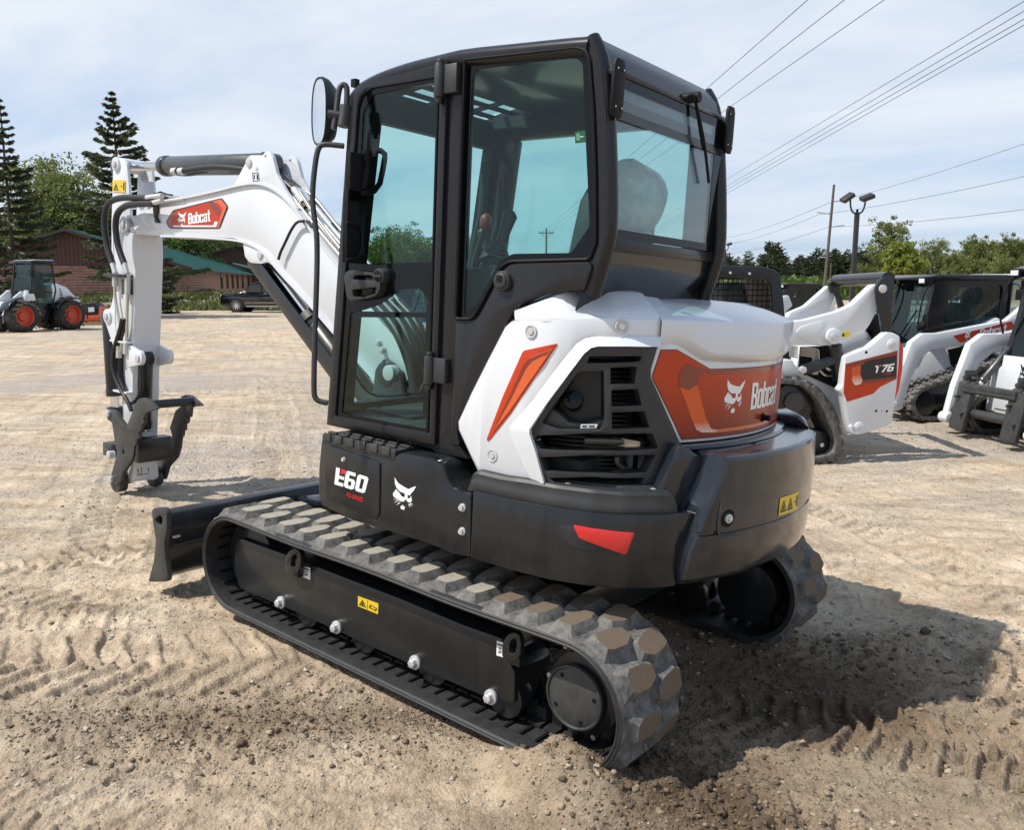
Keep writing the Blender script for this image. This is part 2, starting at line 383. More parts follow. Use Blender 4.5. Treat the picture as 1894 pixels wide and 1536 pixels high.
def make_track(ysign):
    bm = NB(); ya, yb = .58, .98; rows = []
    N = 190
    for i in range(N):
        u = BT*i/N; row = []
        prof = [(ya,.030),(ya,.006),(ya+.02,0),(yb-.02,0),(yb,.006),(yb+.004,.012),(yb,.018),(yb+.004,.024),(yb-.002,.032),(yb-.03,.034),(.79,.030),(ya+.03,.034)]
        for y, r in prof:
            p, n, t = belt_point(u, r); row.append((p.x, y*ysign, p.z))
        rows.append(row)
    rows.append(rows[0]); g = add_loft(bm, rows, closed=True)
    bmesh.ops.remove_doubles(bm, verts=bm.verts, dist=1e-5)
    for f in bm.faces:
        c = f.calc_center_median()
        q_ = V((max(-.834, min(1.165, c.x)), 0, .25)); f.material_index = 0 if (V((c.x, 0, c.z))-q_).length > .242 and .59 < abs(c.y) < .978 else 1
    o = obj('rubber_track', bm, [M_RUB, M_RUBIN], EX, smooth=30)
    # lugs: two staggered rows of tapered blocks
    lm = NB(); P = BT/38
    for row, (y0, y1, off) in enumerate(((.80, .962, 0), (.598, .765, .5))):
        for k in range(38):
            u0 = P*(k+off)+.03; vs = {}
            top = []; bot = []
            sk = .03 if row == 0 else -.03
            if row == 0: plan = [(y0-.020, -.010, .026), (y0+.03, -.030, .042), (y1-.055, -.024, .050), (y1-.030, -.014, .034)]
            else: plan = [(y0+.030, -.014, .034), (y0+.055, -.024, .050), (y1-.03, -.030, .042), (y1+.020, -.010, .026)]
            j = random.uniform(-.005, .005)
            def pt(u, y, h):
                p, n, t = belt_point(u, 0); q = p+n*h; return (q.x, y*ysign, q.z)
            # base outline and top outline (8 points: along the two long sides)
            def outl(grow, h):
                a = [pt(u0+lo-grow+j, y, h) for y, lo, hi in plan]; b = [pt(u0+hi+grow+j, y, h) for y, lo, hi in plan]
                return a+b[::-1]
            yb2 = list(plan)
            base = []
            for idx, (y, lo, hi) in enumerate(plan):
                e = -.022 if idx == 0 else .034 if idx == 3 else 0
                if row == 1: e = -.034 if idx == 0 else .022 if idx == 3 else 0
                base.append((y+e, lo-.030, hi+.030))
            A = [lm.verts.new(pt(u0+lo+j, y, -.004)) for y, lo, hi in base]+[lm.verts.new(pt(u0+hi+j, y, -.004)) for y, lo, hi in base[::-1]]
            B = [lm.verts.new(pt(u0+lo+j, y, .030)) for y, lo, hi in plan]+[lm.verts.new(pt(u0+hi+j, y, .030)) for y, lo, hi in plan[::-1]]
            n = len(A)
            for i in range(n): lm.faces.new((A[i], A[(i+1)%n], B[(i+1)%n], B[i])).material_index = 0
            c, nn, t = belt_point(u0, 0)
            f = lm.faces.new(B)
            f.material_index = 2 if (c.x < -.42 and c.z > .02) or (c.x < -.9) else (1 if c.z > .3 else 0)
    bevel(lm, .0045, 25, 2)
    l = obj('lug', lm, [M_RUB, M_LUG, M_DIRT], o, smooth=35); l['kind'] = 'stuff'
    # inner side: steel inserts show as dark slots, guide teeth run down the middle
    im = NB()
    for k in range(76):
        u = P/2*(k+.3); p, n, t = belt_point(u, .036)
        Mx = Matrix((t, V((0,1,0)), n)).transposed().to_4x4(); Mx.translation = (p.x, 0, p.z)
        a, b = sorted((.835*ysign, .915*ysign)); add_box(im, -.006, .006, a, b, -.004, .003, Mx, 0)
        a, b = sorted((.74*ysign, .785*ysign)); add_box(im, -.022, .022, a, b, -.055, .0, Mx, 1)
        a, b = sorted((.83*ysign, .79*ysign)); add_box(im, -.028, .028, a, b, -.010, .0, Mx, 1)
    g = obj('guide_tooth', im, [M_BLACK, M_RUBIN], o, smooth=0); g['kind'] = 'stuff'
    return o
TRL = make_track(1); TRR = make_track(-1)
# ---- track frames
FR_OUT = rnd([(443,996),(433,1010),(432,1056),(443,1089),(491,1110.5),(541,1131),(633,1173),(770,1236),(860,1275),(909,1296),(951,1302),(952.5,1246),(943,1228),(933,1214),(930,1183),(860,1158),(840,1150),(740,1108),(640,1070),(562,1040),(526,1026)], 5)
fo = panel('track_frame', S9, FR_OUT, M_FRAME, EX, d0=-.235, d1=-.005, bev=.008)
fr = fo.copy(); COL.objects.link(fr); fr.parent = EX; fr.scale = (1, -1, 1)
for bx, by in ((520,1115),(623,1161),(768,1226),(908,1290)):
    a, z = S9.hit(bx, by); x = 6-a; bm = NB()
    add_cyl(bm, (x,.893,z), (x,.908,z), .030, n=24); add_cyl(bm, (x,.906,z), (x,.928,z), .021, .019, n=6)
    obj('roller_bolt', bm, M_ZINC, fo, bev=.003)
for bx in (.80, .36, -.10, -.48, .80-.0):
    pass
for x in (.70, .30, -.12, -.50):                               # bottom rollers
    for ys in (1, -1):
        bm = NB()
        for a, b, r in ((.66,.72,.085),(.72,.80,.06),(.80,.875,.085)): add_cyl(bm, (x, a*ys, .125), (x, b*ys, .125), r, n=24)
        obj('track_roller', bm, M_FRAME, EX, bev=.006)
for ys in (1, -1):
    bm = NB()
    add_cyl(bm, (1.165, .68*ys, .25), (1.165, .86*ys, .25), .19, n=40); add_cyl(bm, (1.165,.74*ys,.25), (1.165,.80*ys,.25), .212, n=40)
    obj('idler_wheel', bm, M_FRAME, EX, bev=.01)
    bm = NB()
    pr = []
    for k in range(15*4):
        a = 2*math.pi*k/60; r = .205 if k % 4 in (0, 1) else .175; pr.append((-.834+r*math.cos(a), .74*ys, .25+r*math.sin(a)))
    add_prism(bm, pr, (0, .06*ys, 0)); add_cyl(bm, (-.834,.58*ys,.25), (-.834,.845*ys,.25), .150, n=40)
    for k in range(7): add_cyl(bm, (-.834+.172*math.cos(k*.9),.80*ys,.25+.172*math.sin(k*.9)), (-.834+.172*math.cos(k*.9),.818*ys,.25+.172*math.sin(k*.9)), .014, n=6, mi=1)
    sp = obj('drive_sprocket', bm, [M_FRAME, M_ZINC], EX, bev=.003)
    bm = NB(); a, z = S9.hit(1061, 1292, -.03); x = 6-a
    pr = [(.118,.845),(.122,.866),(.118,.874),(.112,.876),(.108,.868),(.104,.870),(.04,.874),(0,.875)]
    add_loft(bm, [[(x+r*math.cos(t), y*ys, z+r*math.sin(t)) for t in [2*math.pi*i/48 for i in range(48)]] for r, y in pr[:-1]], closed=True)
    bm.faces.new([bm.verts.new((x+.04*math.cos(t), .874*ys, z+.04*math.sin(t))) for t in [2*math.pi*i/48 for i in range(48)]])
    for t in (.9, 2.9, 4.3, 5.7): add_cyl(bm, (x+.088*math.cos(t),.868*ys,z+.088*math.sin(t)), (x+.088*math.cos(t),.8745*ys,z+.088*math.sin(t)), .010, .007, n=8, mi=1)
    obj('hub_cover', bm, [M_COUP, M_BLACK], sp, smooth=30)
    bm = NB(); add_cyl(bm, (0,.70*ys,.43), (0,.82*ys,.43), .045, n=20); obj('carrier_roller', bm, M_COUP, EX, bev=.006)
def tie(cx, cy, k):
    P = rnd([(cx-16*k,cy+22*k),(cx-15*k,cy-4*k),(cx-4*k,cy-20*k),(cx+12*k,cy-20*k),(cx+17*k,cy-6*k),(cx+15*k,cy+20*k),(cx+2*k,cy+30*k)], 8*k)
    H = rnd([(cx-4*k,cy+14*k),(cx-2*k,cy-6*k),(cx+7*k,cy-12*k),(cx+10*k,cy-2*k),(cx+6*k,cy+14*k)], 5*k)
    panel('tie_down_eye', S9, P, M_FRAME, fo, holes=[H], d0=.02, d1=.045, bev=.004)
    bm = NB(); a, z = S9.hit(cx, cy+20*k, .03); add_box(bm, 6-a-.04, 6-a+.04, .88, .93, z-.03, z+.01); obj('tie_down_base', bm, M_FRAME, fo, bev=.005)
tie(541, 1036, .95); tie(945, 1194, 1.1)
def label_on(wall, q, base, marks, parent, d=.002, name='warning_label'):
    """q: four pixel corners tl, tr, br, bl; marks: list of (poly in 0..1, material)"""
    c = [V((*wall.hit(*p, d), 0)) for p in q]
    def uv(u, v): return (lambda p: (p.x, p.y))((c[3].lerp(c[2], u)).lerp(c[0].lerp(c[1], u), v))
    o = sheet(name, wall, [([uv(0,0), uv(1,0), uv(1,1), uv(0,1)], [])], base, parent, d)
    by = {}
    for pl, m in marks: by.setdefault(m.name, (m, []))[1].append(([uv(*p) for p in pl[0]], [[uv(*p) for p in h] for h in pl[1]]))
    for m, pls in by.values(): sheet('printed_mark', wall, pls, m, o, d+.0012)
    return o
def tri(u0, u1, v0, v1, t=.14):
    m = (u0+u1)/2; return ([(u0,v0),(u1,v0),(m,v1)], [[(u0+(u1-u0)*.2,v0+(v1-v0)*.13),(u1-(u1-u0)*.2,v0+(v1-v0)*.13),(m,v1-(v1-v0)*.25)]])
def rect(u0, u1, v0, v1): return ([(u0,v0),(u1,v0),(u1,v1),(u0,v1)], [])
WM1 = [(tri(.06,.42,.18,.82), M_KPRT), (([(.2,.25),(.28,.25),(.28,.52),(.2,.52)], []), M_KPRT), (rect(.475,.49,.05,.95), M_KPRT), (([(.55,.3),(.9,.2),(.95,.5),(.62,.62)], [[(.62,.36),(.86,.29),(.89,.46),(.66,.54)]]), M_KPRT)]
WM2 = [(tri(.04,.34,.15,.85), M_KPRT), (rect(.16,.22,.22,.5), M_KPRT), (tri(.38,.68,.15,.85), M_KPRT), (rect(.50,.56,.22,.5), M_KPRT), (rect(.88,.96,.2,.8), M_KPRT), (([(.72,.5),(.82,.44),(.82,.56)], []), M_KPRT)]
WM3 = [(tri(.08,.5,.15,.75), M_KPRT), (rect(.26,.32,.22,.5), M_KPRT), (rect(.86,.95,.2,.8), M_KPRT), (([(.62,.48),(.76,.42),(.76,.54)], []), M_KPRT)]
S895 = Wall([(6,.895),(-3,.895)])
label_on(S895, ((662,1103),(700,1117),(699,1137),(662,1122)), M_YEL, WM1, fo)
PM = [(rect(.1,.9,.74,.84), M_KPRT), (([(.3,.2),(.7,.3),(.62,.62),(.34,.6)], [[(.38,.3),(.6,.36),(.55,.55),(.4,.53)]]), M_KPRT)]
label_on(S895, ((559,1047),(574,1051),(574,1074),(559,1067)), M_WPRT, PM, fo, name='tie_down_label')
label_on(S895, ((919,1186),(932,1190),(931,1217),(918,1213)), M_WPRT, PM, fo, name='tie_down_label')
# ---- centre frame and slew ring
bm = NB(); add_box(bm, -.55, .95, -.66, .66, .26, .44); add_box(bm, -.3, .7, -.45, .45, .44, .54)
add_cyl(bm, (.168,0,.5), (.168,0,.66), .40, n=40); obj('centre_frame', bm, M_FRAME, EX, bev=.012)
# ---- dozer blade
S98 = Wall([(6,.98),(-3,.98)])
END = rnd([(280,946),(285,940),(303,940),(308,950),(308,985),(303,1000),(306,1040),(310,1062),(308,1077),(274,1077),(284,1040),(288,1000),(284,975)], 4)
eb = panel('dozer_end_plate', S98, END, M_COUP, EX, holes=[rnd([(286,961),(296,953),(301,960),(298,975),(290,970)], 2)], d0=-.03, d1=0, bev=.005)
e2 = eb.copy(); COL.objects.link(e2); e2.parent = EX; e2.location = (0, -1.93, 0)
bm = NB()
pr = [(2.00,-.045),(1.955,-.05),(1.86,.02),(1.80,.10),(1.785,.20),(1.80,.30),(1.84,.355),(1.905,.365),(1.90,.345),(1.86,.30),(1.845,.2),(1.86,.10),(1.91,.03)]
add_prism(bm, [(x, .95, z) for x, z in pr], (0, -1.9, 0)); obj('dozer_blade', bm, M_FRAME, EX, bev=.005)
bm = NB(); add_box(bm, 1.776, 1.80, -.93, .93, .185, .20)
for y in (.42, -.42):
    add_prism(bm, [(1.80,y-.05,.10),(1.80,y-.05,.30),(1.0,y-.05,.40),(.7,y-.05,.40),(.7,y-.05,.24),(1.0,y-.05,.24)], (0,.1,0))
add_cyl(bm, (1.82,.05,.27), (1.1,.05,.42), .05, n=20); obj('blade_arm', bm, M_CHARM, EX, bev=.006)
bm = NB(); add_box(bm, 1.765, 1.778, .895, .935, .235, .247); obj('blade_tag', bm, M_ZINC, EX)

# ---- step pod under the door
POD = rnd([(594,812),(588.6,869),(588.6,922),(595,936),(605,941.6),(654,965),(716.5,983),(789,1006),(843,1027.6),(869,1032.5),(872,914),(859,910),(841.5,904.5),(830,895),(822,877),(818,861.6),(806,852),(794,848),(738,838),(734,844)], 5)
pod = panel('step_pod', S9, POD, M_CHAR, EX, d0=-.42, d1=0, bev=.022)
a0, z0 = S9.hit(594, 800); a1, z1 = S9.hit(733, 836); xf, xr = 6-a0, 6-a1; zt = z0-.004
bm = NB(); add_box(bm, xr+.005, xf-.01, .62, .903, zt-.045, zt)
st = obj('rubber_step', bm, M_PLAS, EX, bev=.006)
bm = NB()
for i in range(6):
    for j in range(2):
        x = xf-.05-i*(xf-xr-.06)/5.6-j*.035; y = .872-j*.045
        add_box(bm, x-.026, x+.026, y-.008, y+.010, zt, zt+.012)
    x = xf-.05-i*(xf-xr-.06)/5.6
    add_box(bm, x-.022, x+.022, .900, .909, zt-.028, zt+.008)
obj('step_stud', bm, M_COUP, st, bev=.003)
DOORP = rnd([(607,823),(697,853),(702,858),(701,950),(697,959),(600,925),(599,840)], 5)
pd = panel('pod_door', S9, DOORP, M_CHAR, pod, d0=-.002, d1=.007, bev=.004)
bm = NB(); a, z = S9.hit(638.5, 850); add_cyl(bm, (6-a,.90,z), (6-a,.917,z), .013, .008, n=16); obj('pod_latch', bm, M_ZINC, pod)
# model badge, series mark and emblem on the pod
SP = Wall([(6,.907),(-3,.907)])
def skewed(polys, wall, q, d=0.):
    """map unit-box outlines onto the quadrilateral of pixels q = tl, tr, br, bl"""
    c = [V((*wall.hit(*p, d), 0)) for p in q]
    f = lambda l: [(lambda p: (p.x, p.y))((c[3].lerp(c[2], u)).lerp(c[0].lerp(c[1], u), v)) for u, v in l]
    return [(f(a), [f(h) for h in hs]) for a, hs in polys]
def unit(polys, w): return [([(x/w, y) for x, y in a], [[(x/w, y) for x, y in h] for h in hs]) for a, hs in polys]
pl, w = word('E60', 0, 0, 1, 1.05, 0)
q = ((622.5,864.5),(685,884),(677,914),(619,896))
sheet('model_badge', SP, skewed(unit(pl, w), SP, q), M_WPRT, pod, .002)
sheet('model_badge', SP, skewed(unit([([(.30,.74),(.62,.74),(.62,1.0),(.30,1.0)], [])], w), SP, q), M_RPRT, pod, .0025)
t = txt('R2-SERIES', 0, 0, 1); mw = max(p[0] for a, _ in t for p in a)
sheet('series_mark', SP, skewed(unit(t, mw), SP, ((643,911),(673,921),(671,929),(641,918))), M_RPRT, pod, .002)
sheet('emblem', S9, skewed(emblem(0, 0, 1, 1.0*245/245)[:0] or unit(emblem(0,0,1), 160/245), S9, ((727,882),(771,897),(767,949),(727,938))), M_WPRT, pod, .002)
for px, py in ((856.5,939),(856,983)):
    a, z = S9.hit(px, py); bm = NB(); add_cyl(bm, (6-a,.898,z), (6-a,.906,z), .016, n=16); add_cyl(bm, (6-a,.905,z), (6-a,.917,z), .011, n=6); obj('pod_bolt', bm, M_ZINC, pod)
# ---- side skirt with reflector and rubber ledge
SK = [(874.5,908),(940,925),(1007.8,939),(1065,947),(1118.7,953.7),(1175,955),(1229.6,952),(1262,936),(1300,870),(1310,950),(1300,1080),(1240.6,1085),(1180,1088),(1126,1085),(1075,1081),(1026,1074),(970,1062),(915,1047),(874,1032.5)]
sk = panel('side_skirt', W_SKIRT, rnd([(6.322,.640),(7.150,.638),(7.145,.70),(7.205,.908),(6.322,.904)], .012), M_CHAR, EX, d0=-.10, d1=0, bev=.016, flat2d=True)
panel('reflector_recess', W_SKIRT, rnd([(1030,978),(1036,971),(1060,972),(1072,996),(1110,1018),(1092,1020),(1062,1014),(1042,1000)], 4), M_CHARM, sk, d0=-.004, d1=.0025, bev=.002)
panel('red_reflector', W_SKIRT, rnd([(1059.6,972),(1174.5,987),(1157.5,1027.6),(1071,996.5)], 4), M_RED, sk, d0=-.004, d1=.006, bev=.002)
LED = [(862,876),(900,879),(960,889),(1004,893.5),(1040,899),(1110,907),(1174,912.5),(1229.6,918.6),(1250,922),(1254,930),(1252,944),(1230,949),(1190,948),(1118.7,941),(1037.4,928),(971,918),(900,901),(862,889)]
bm = NB(); rows = []
for i in range(61):
    q = 6.285+.857*i/60; e = min(1, i/3, (60-i)/3); e = math.sqrt(max(0, e*(2-e))) if e < 1 else 1; lift = .006*math.sin(min(1, max(0, (q-6.45)/.12))*math.pi/2)
    rows.append([W_SKIRT.at(q, d if d > -.1 else d, .89+(z-.89)*(.35+.65*e)+(lift if z > .95 else 0)) for d, z in ((-.16,.893),(-.016,.893),(-.012,.899),(-.012,.935),(-.018,.945),(-.018,.966),(-.026,.977),(-.055,.981),(-.06,.975),(-.09,.975),(-.095,.983),(-.16,.986))])
add_loft(bm, rows)
for r_ in (rows[0], rows[-1]): bm.faces.new([bm.verts.new(V(p)) for p in r_])
bmesh.ops.remove_doubles(bm, verts=bm.verts, dist=1e-5); obj('rubber_ledge', bm, M_PLAS, sk, smooth=35)
for px, py in ((935,901),(1043,909),(1216,921)):
    a, z = W_SKIRT.hit(px, py, -.02); bm = NB(); p = W_SKIRT.at(a, -.02, z+.006); p = W_SKIRT.at(a, -.06, .984); add_cyl(bm, p-V((0,0,.01)), p+V((0,0,.003)), .012, .010, n=12); obj('ledge_bolt', bm, M_ZINC, sk)
# ---- shroud between skirt, grille and counterweight
panel('rear_shroud', Wall([(2,.88),(-.5,.877),(-.68,.845),(-.84,.755),(-.96,.61),(-1.04,.45),(-1.09,.2),(-1.1,0),(-1.08,-.3),(-1,-.6)]), [(1257,822),(1281,834),(1306,850),(1268,938),(1262,952),(1190,952),(1214,912)], M_CHARM, EX, d0=-.12, d1=0, bev=.014)
# ---- counterweight: a cast block wrapped round the tail, its ends cut back at a slant
def cwtheta(px, py, r):
    d = ME.ray(px, py); o = ME.c-V((.168, 0, 0)); A = d.x**2+d.y**2; B = 2*(o.x*d.x+o.y*d.y); Cc = o.x**2+o.y**2-r*r
    t = (-B-math.sqrt(B*B-4*A*Cc))/2/A; p = ME.c+d*t; return math.degrees(math.atan2(p.y, .168-p.x)), p.z
out = [cwtheta(*p, 1.31) for p in ((1238,1078),(1237.5,1027),(1272,940),(1309,853))]
inn = [cwtheta(*p, 1.38) for p in ((1270,1066),(1272.6,1034),(1308,952),(1345,867))]
def interp(tab, z):
    tab = sorted(tab, key=lambda q: q[1])
    for a, b in zip(tab, tab[1:]):
        if z <= b[1] or b is tab[-1]: return a[0]+(b[0]-a[0])*max(0, min(1, (z-a[1])/(b[1]-a[1]+1e-9)))
ZB, ZT = .640, 1.112
bm = NB(); rows = []
prof = [(ZB-.0,-.30),(ZB,-.055),(ZB+.006,-.035),(ZB+.03,-.012),(ZB+.07,-.003),(.78,0),(.828,.0),(.832,-.005),(.842,-.005),(.846,.002),(.92,.003),(1.0,.002),(1.06,-.002),(ZT-.016,-.003),(ZT-.005,-.009),(ZT,-.020),(ZT+.003,-.10),(ZT+.004,-.30)]
for z, dr in prof:
    zi = min(max(z, ZB+.01), ZT-.01); to, ti = interp(out, zi), interp(inn, zi); row = []
    cols = [(to+.5, -.22), (to, -.105), (to-.22, -.094), (ti+.2, -.010), (ti-.2, 0)]
    for t, e in cols: row.append((t, 1.38+min(dr, 0)+e if dr > -.2 else 1.38+dr+max(e, -.0)))
    n = 34
    for i in range(1, n): row.append((ti-.2-2*(ti-.2)*i/n, 1.38+dr))
    for t, e in cols[::-1]: row.append((-t, 1.38+min(dr, 0)+e if dr > -.2 else 1.38+dr))
    rows.append([(.168-r*math.cos(R(t)), r*math.sin(R(t)), z) for t, r in row])
add_loft(bm, rows)
for sd in (0, -1):
    pass
bmesh.ops.remove_doubles(bm, verts=bm.verts, dist=1e-5)
cw = obj('counterweight', bm, M_CHARM, EX, smooth=22)
bm = NB(); add_box(bm, -.98, -.4, -.52, .52, .66, 1.08); add_box(bm, -.80, -.4, -.55, .55, .66, 1.10); obj('tail_frame', bm, M_FRAME, EX, bev=.02)
bm = NB(); a, z = W_CW.hit(1345, 959); p = W_CW.at(a, 0, z); n = (W_CW.at(a, 1, z)-p); rr = .034
add_cyl(bm, p-n*.01, p+n*.0035, rr, n=28)
soc = obj('lifting_socket', bm, M_BLACK, cw)
bm = NB(); add_cyl(bm, p-n*.0, p+n*.012, .017, n=18); add_cyl(bm, p+n*.012, p+n*.02, .010, n=6); obj('socket_bolt', bm, M_ZINC, soc, bev=.002)
label_on(W_CW, ((1443,922),(1477,909),(1475,942),(1440,955)), M_YEL, WM2, cw, d=.005)
ln = [W_CW.hit(*p) for p in ((1322,962),(1326,991),(1360,988),(1400,980),(1440,967),(1470,953))]
bm = NB(); add_tube(bm, [W_CW.at(a, .003, z) for a, z in [W_CW.hit(*p) for p in ((1332,930),(1326,960),(1326,986),(1330,991),(1360,988))]], .004, 6); obj('casting_ridge', bm, M_CHARM, cw)
for q in ((1382,848), (1376,846)):
    pass
bm = NB(); add_cyl(bm, (-.92,.38,1.108), (-.92,.38,1.118), .03, n=20); obj('lifting_plug', bm, M_BLACK, cw)
bm = NB()                                                       # raised deck that carries the rear panel
add_loft(bm, [[(.168-r*math.cos(R(t)), r*math.sin(R(t)), z) for t in range(26, -27, -2)] for r, z in ((1.10,1.09),(1.25,1.118),(1.24,1.128),(1.10,1.14))])
obj('tail_deck', bm, M_CHARM, EX, smooth=40)
bm = NB(); add_prism(bm, [(-1.10,-.46,1.125),(-1.02,-.50,1.15),(-.85,-.50,1.155),(-.85,-.80,1.155),(-.95,-.76,1.14),(-1.02,-.66,1.125)], (0,0,-.06)); obj('tail_corner', bm, M_CHARM, EX, bev=.02)

# ---- white hood: left quarter
HO = [(962,589),(1030,587),(1100,586),(1165,588),(1226,593),(1224,628),(1213,641),(1160,640),(1108,640),(1090,645),(1066,668),(1030,718),(990,775),(977,796),(976,806),(990,840),(1006,893),(960,890),(884,874),(866,836),(847.5,796),(846.4,780),(870,728),(900,668),(933,604),(944,594)]
GR_HOLE = None
h = panel('engine_hood', W_HOOD, HO, M_WHITE, EX, d0=-.05, d1=0, bev=.012, step=.06)
CH_o = [(1224,622),(1160,622),(1101,622),(1082,626),(1066,636),(1040,668),(985,742),(943,789),(942,797),(958,838),(985,893)]
CH_i = [(1222,642),(1160,641),(1106,641),(1093,644),(1080,655),(1055,688),(1010,748),(979,795),(979,803),(990,836),(1006,895)]
bm = NB()
ro = [W_HOOD.at(*(lambda q: (q[0], .0035, q[1]))(W_HOOD.hit(*p))) for p in CH_o]; ri = [W_HOOD.at(*(lambda q: (q[0], .030, q[1]))(W_HOOD.hit(*p, .03))) for p in CH_i]
rj = [W_HOOD.at(*(lambda q: (q[0], -.04, q[1]))(W_HOOD.hit(*p, .03))) for p in CH_i]
add_loft(bm, [ro, ri, rj]); obj('hood_rim', bm, M_WHITE, h, smooth=50)
# orange fin set into the hood
FIN = rnd([(968,649),(1033,635),(1008,672),(975,720),(945,765),(907,813),(902,817),(901,812),(930,735)], 5)
panel('orange_fin', W_HOOD, FIN, M_ORANGE, h, d0=-.004, d1=.0035, bev=.0015, dref=.0)
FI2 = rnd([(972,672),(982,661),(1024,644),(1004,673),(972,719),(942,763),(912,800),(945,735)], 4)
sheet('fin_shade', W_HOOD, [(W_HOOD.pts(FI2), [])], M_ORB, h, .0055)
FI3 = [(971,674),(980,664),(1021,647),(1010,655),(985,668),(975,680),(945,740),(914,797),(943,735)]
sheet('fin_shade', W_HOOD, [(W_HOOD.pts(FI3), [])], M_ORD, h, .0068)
for px, py in ((982.5,613.5),(1150,604.5),(911,843)):
    a, z = W_HOOD.hit(px, py); p = W_HOOD.at(a, 0, z); n = W_HOOD.at(a, 1, z)-p; bm = NB()
    add_loft(bm, [[p+n*d+(V((t[0]*n.y, -t[0]*n.x, t[1])))*r for t in [(math.cos(k*.3307), math.sin(k*.3307)) for k in range(19)]] for r, d in ((.025,.002),(.023,.0048),(.0195,.0044),(.018,.0025))], closed=True)
    bm.faces.new([bm.verts.new(p+n*.0025+V((math.cos(k*.3307)*n.y, -math.cos(k*.3307)*n.x, math.sin(k*.3307)))*.018) for k in range(19)])
    add_cyl(bm, p+n*.002, p+n*.007, .011, n=12, mi=1); obj('hood_screw', bm, [M_COUP if False else mat('screw_cup', (.5,.5,.5), .4), M_ZINC], h, smooth=30)
# hood top: from the crease up and inwards
def hoodtop(name, s0, s1, front=None, zc=lambda s: 1.57, n=14, rise=.085, inw=.16):
    bm = NB(); rows = []
    for k, (d, dz) in enumerate(((0,-.012),(-.004,.002),(-.016,.010),(-inw,rise),(-inw-.03,rise+.010),(-inw-.34,rise+.035))):
        row = []
        for i in range(n+1):
            s = s0+(s1-s0)*i/n
            lag = (max(0, -d)*1.6) if front else 0
            s = s+lag*(1-i/n)
            row.append(W_HOOD.at(s, d, zc(s)+dz))
        rows.append(row)
    add_loft(bm, rows); return obj(name, bm, M_WHITE, h, smooth=40)
sA = W_HOOD.hit(962, 589)[0]; sJ = W_HOOD.hit(1226.5, 592)[0]; sMid = W_HOOD.L[-1]-0  # end of the curve
zA = W_HOOD.hit(962, 589)[1]; zJ = W_HOOD.hit(1226.5, 592)[1]
zc = lambda s: zA+(zJ-zA)*(s-sA)/(sJ-sA) if s < sJ else zJ+.003
TT = [W_HOOD.hit(px, py, -.045) for px, py in ((957,573),(1001,557),(1022,549),(1051,542))]+[(2.743,1.666),(3.02,1.670)]
dk = lambda s: .32+.68*min(1, max(0, (s-2.62)/.14))
def ztop(s):
    for a, b in zip(TT, TT[1:]):
        if s <= b[0]: return a[1]+(b[1]-a[1])*max(0, (s-a[0])/(b[0]-a[0]))
    return TT[-1][1]
bm = NB(); rows = []; n_ = 22
for d, k_, s0_ in ((-.003,-.010,2.445),(-.003,.0,2.44),(-.012,.012,2.435),(-.055,.42,2.425),(-.14,1.0,2.405),(-.17,1.07,2.40),(-.52,1.35,2.38)):
    row = []
    for i in range(n_+1):
        s = s0_+(sJ-.005-s0_)*i/n_; zz_ = zc(max(s, sA-.03)); row.append(W_HOOD.at(s, d*(dk(s) if d > -.2 else 1), zz_+(k_ if abs(k_) < .05 else (ztop(s)-zz_)*k_)))
    rows.append(row)
add_loft(bm, rows); obj('hood_top', bm, M_WHITE, h, smooth=28)
bm = NB(); add_loft(bm, [[W_HOOD.at(s, d, zc(s)+dz) for s in (sJ-.05, sJ, sJ+.03, sJ+.07)] for d, dz in ((-.012,-.16),(-.012,-.004),(-.025,.004),(-.14,.072),(-.5,.09))]); obj('hood_joint', bm, M_WHITE, h, smooth=50)
# front lip of the hood running down beside the cab
bm = NB(); lip = [W_HOOD.hit(*p) for p in ((962,589),(944,594),(933,604),(900,668),(870,728),(846.4,780),(847.5,796),(866,836),(884,874))]
add_loft(bm, [[W_HOOD.at(a, -.004, z) for a, z in lip], [W_HOOD.at(a-.004, -.04, z+.008) for a, z in lip], [W_HOOD.at(a-.02, -.14, z+.03) for a, z in lip]]); obj('hood_lip', bm, M_WHITE, h, smooth=50)
# rear cap with its overhang
CAP = 1.235-1.205
sE = W_HOOD.L[-1]
cap0 = W_HOOD.hit(1228.5, 592, CAP)[0]+.004
bm = NB(); rows = []
low = [W_HOOD.hit(*p, CAP) for p in ((1224,628),(1259,624),(1313,657.5),(1388,661.7))]
def lowz(s):
    for a, b in zip(low, low[1:]):
        if s <= b[0]: return a[1]+(b[1]-a[1])*max(0, (s-a[0])/(b[0]-a[0]))
    return low[-1][1]
sm = W_HOOD.hit(1425, 600, CAP)[0]
mid = W_HOOD.L[-1]; thm = None
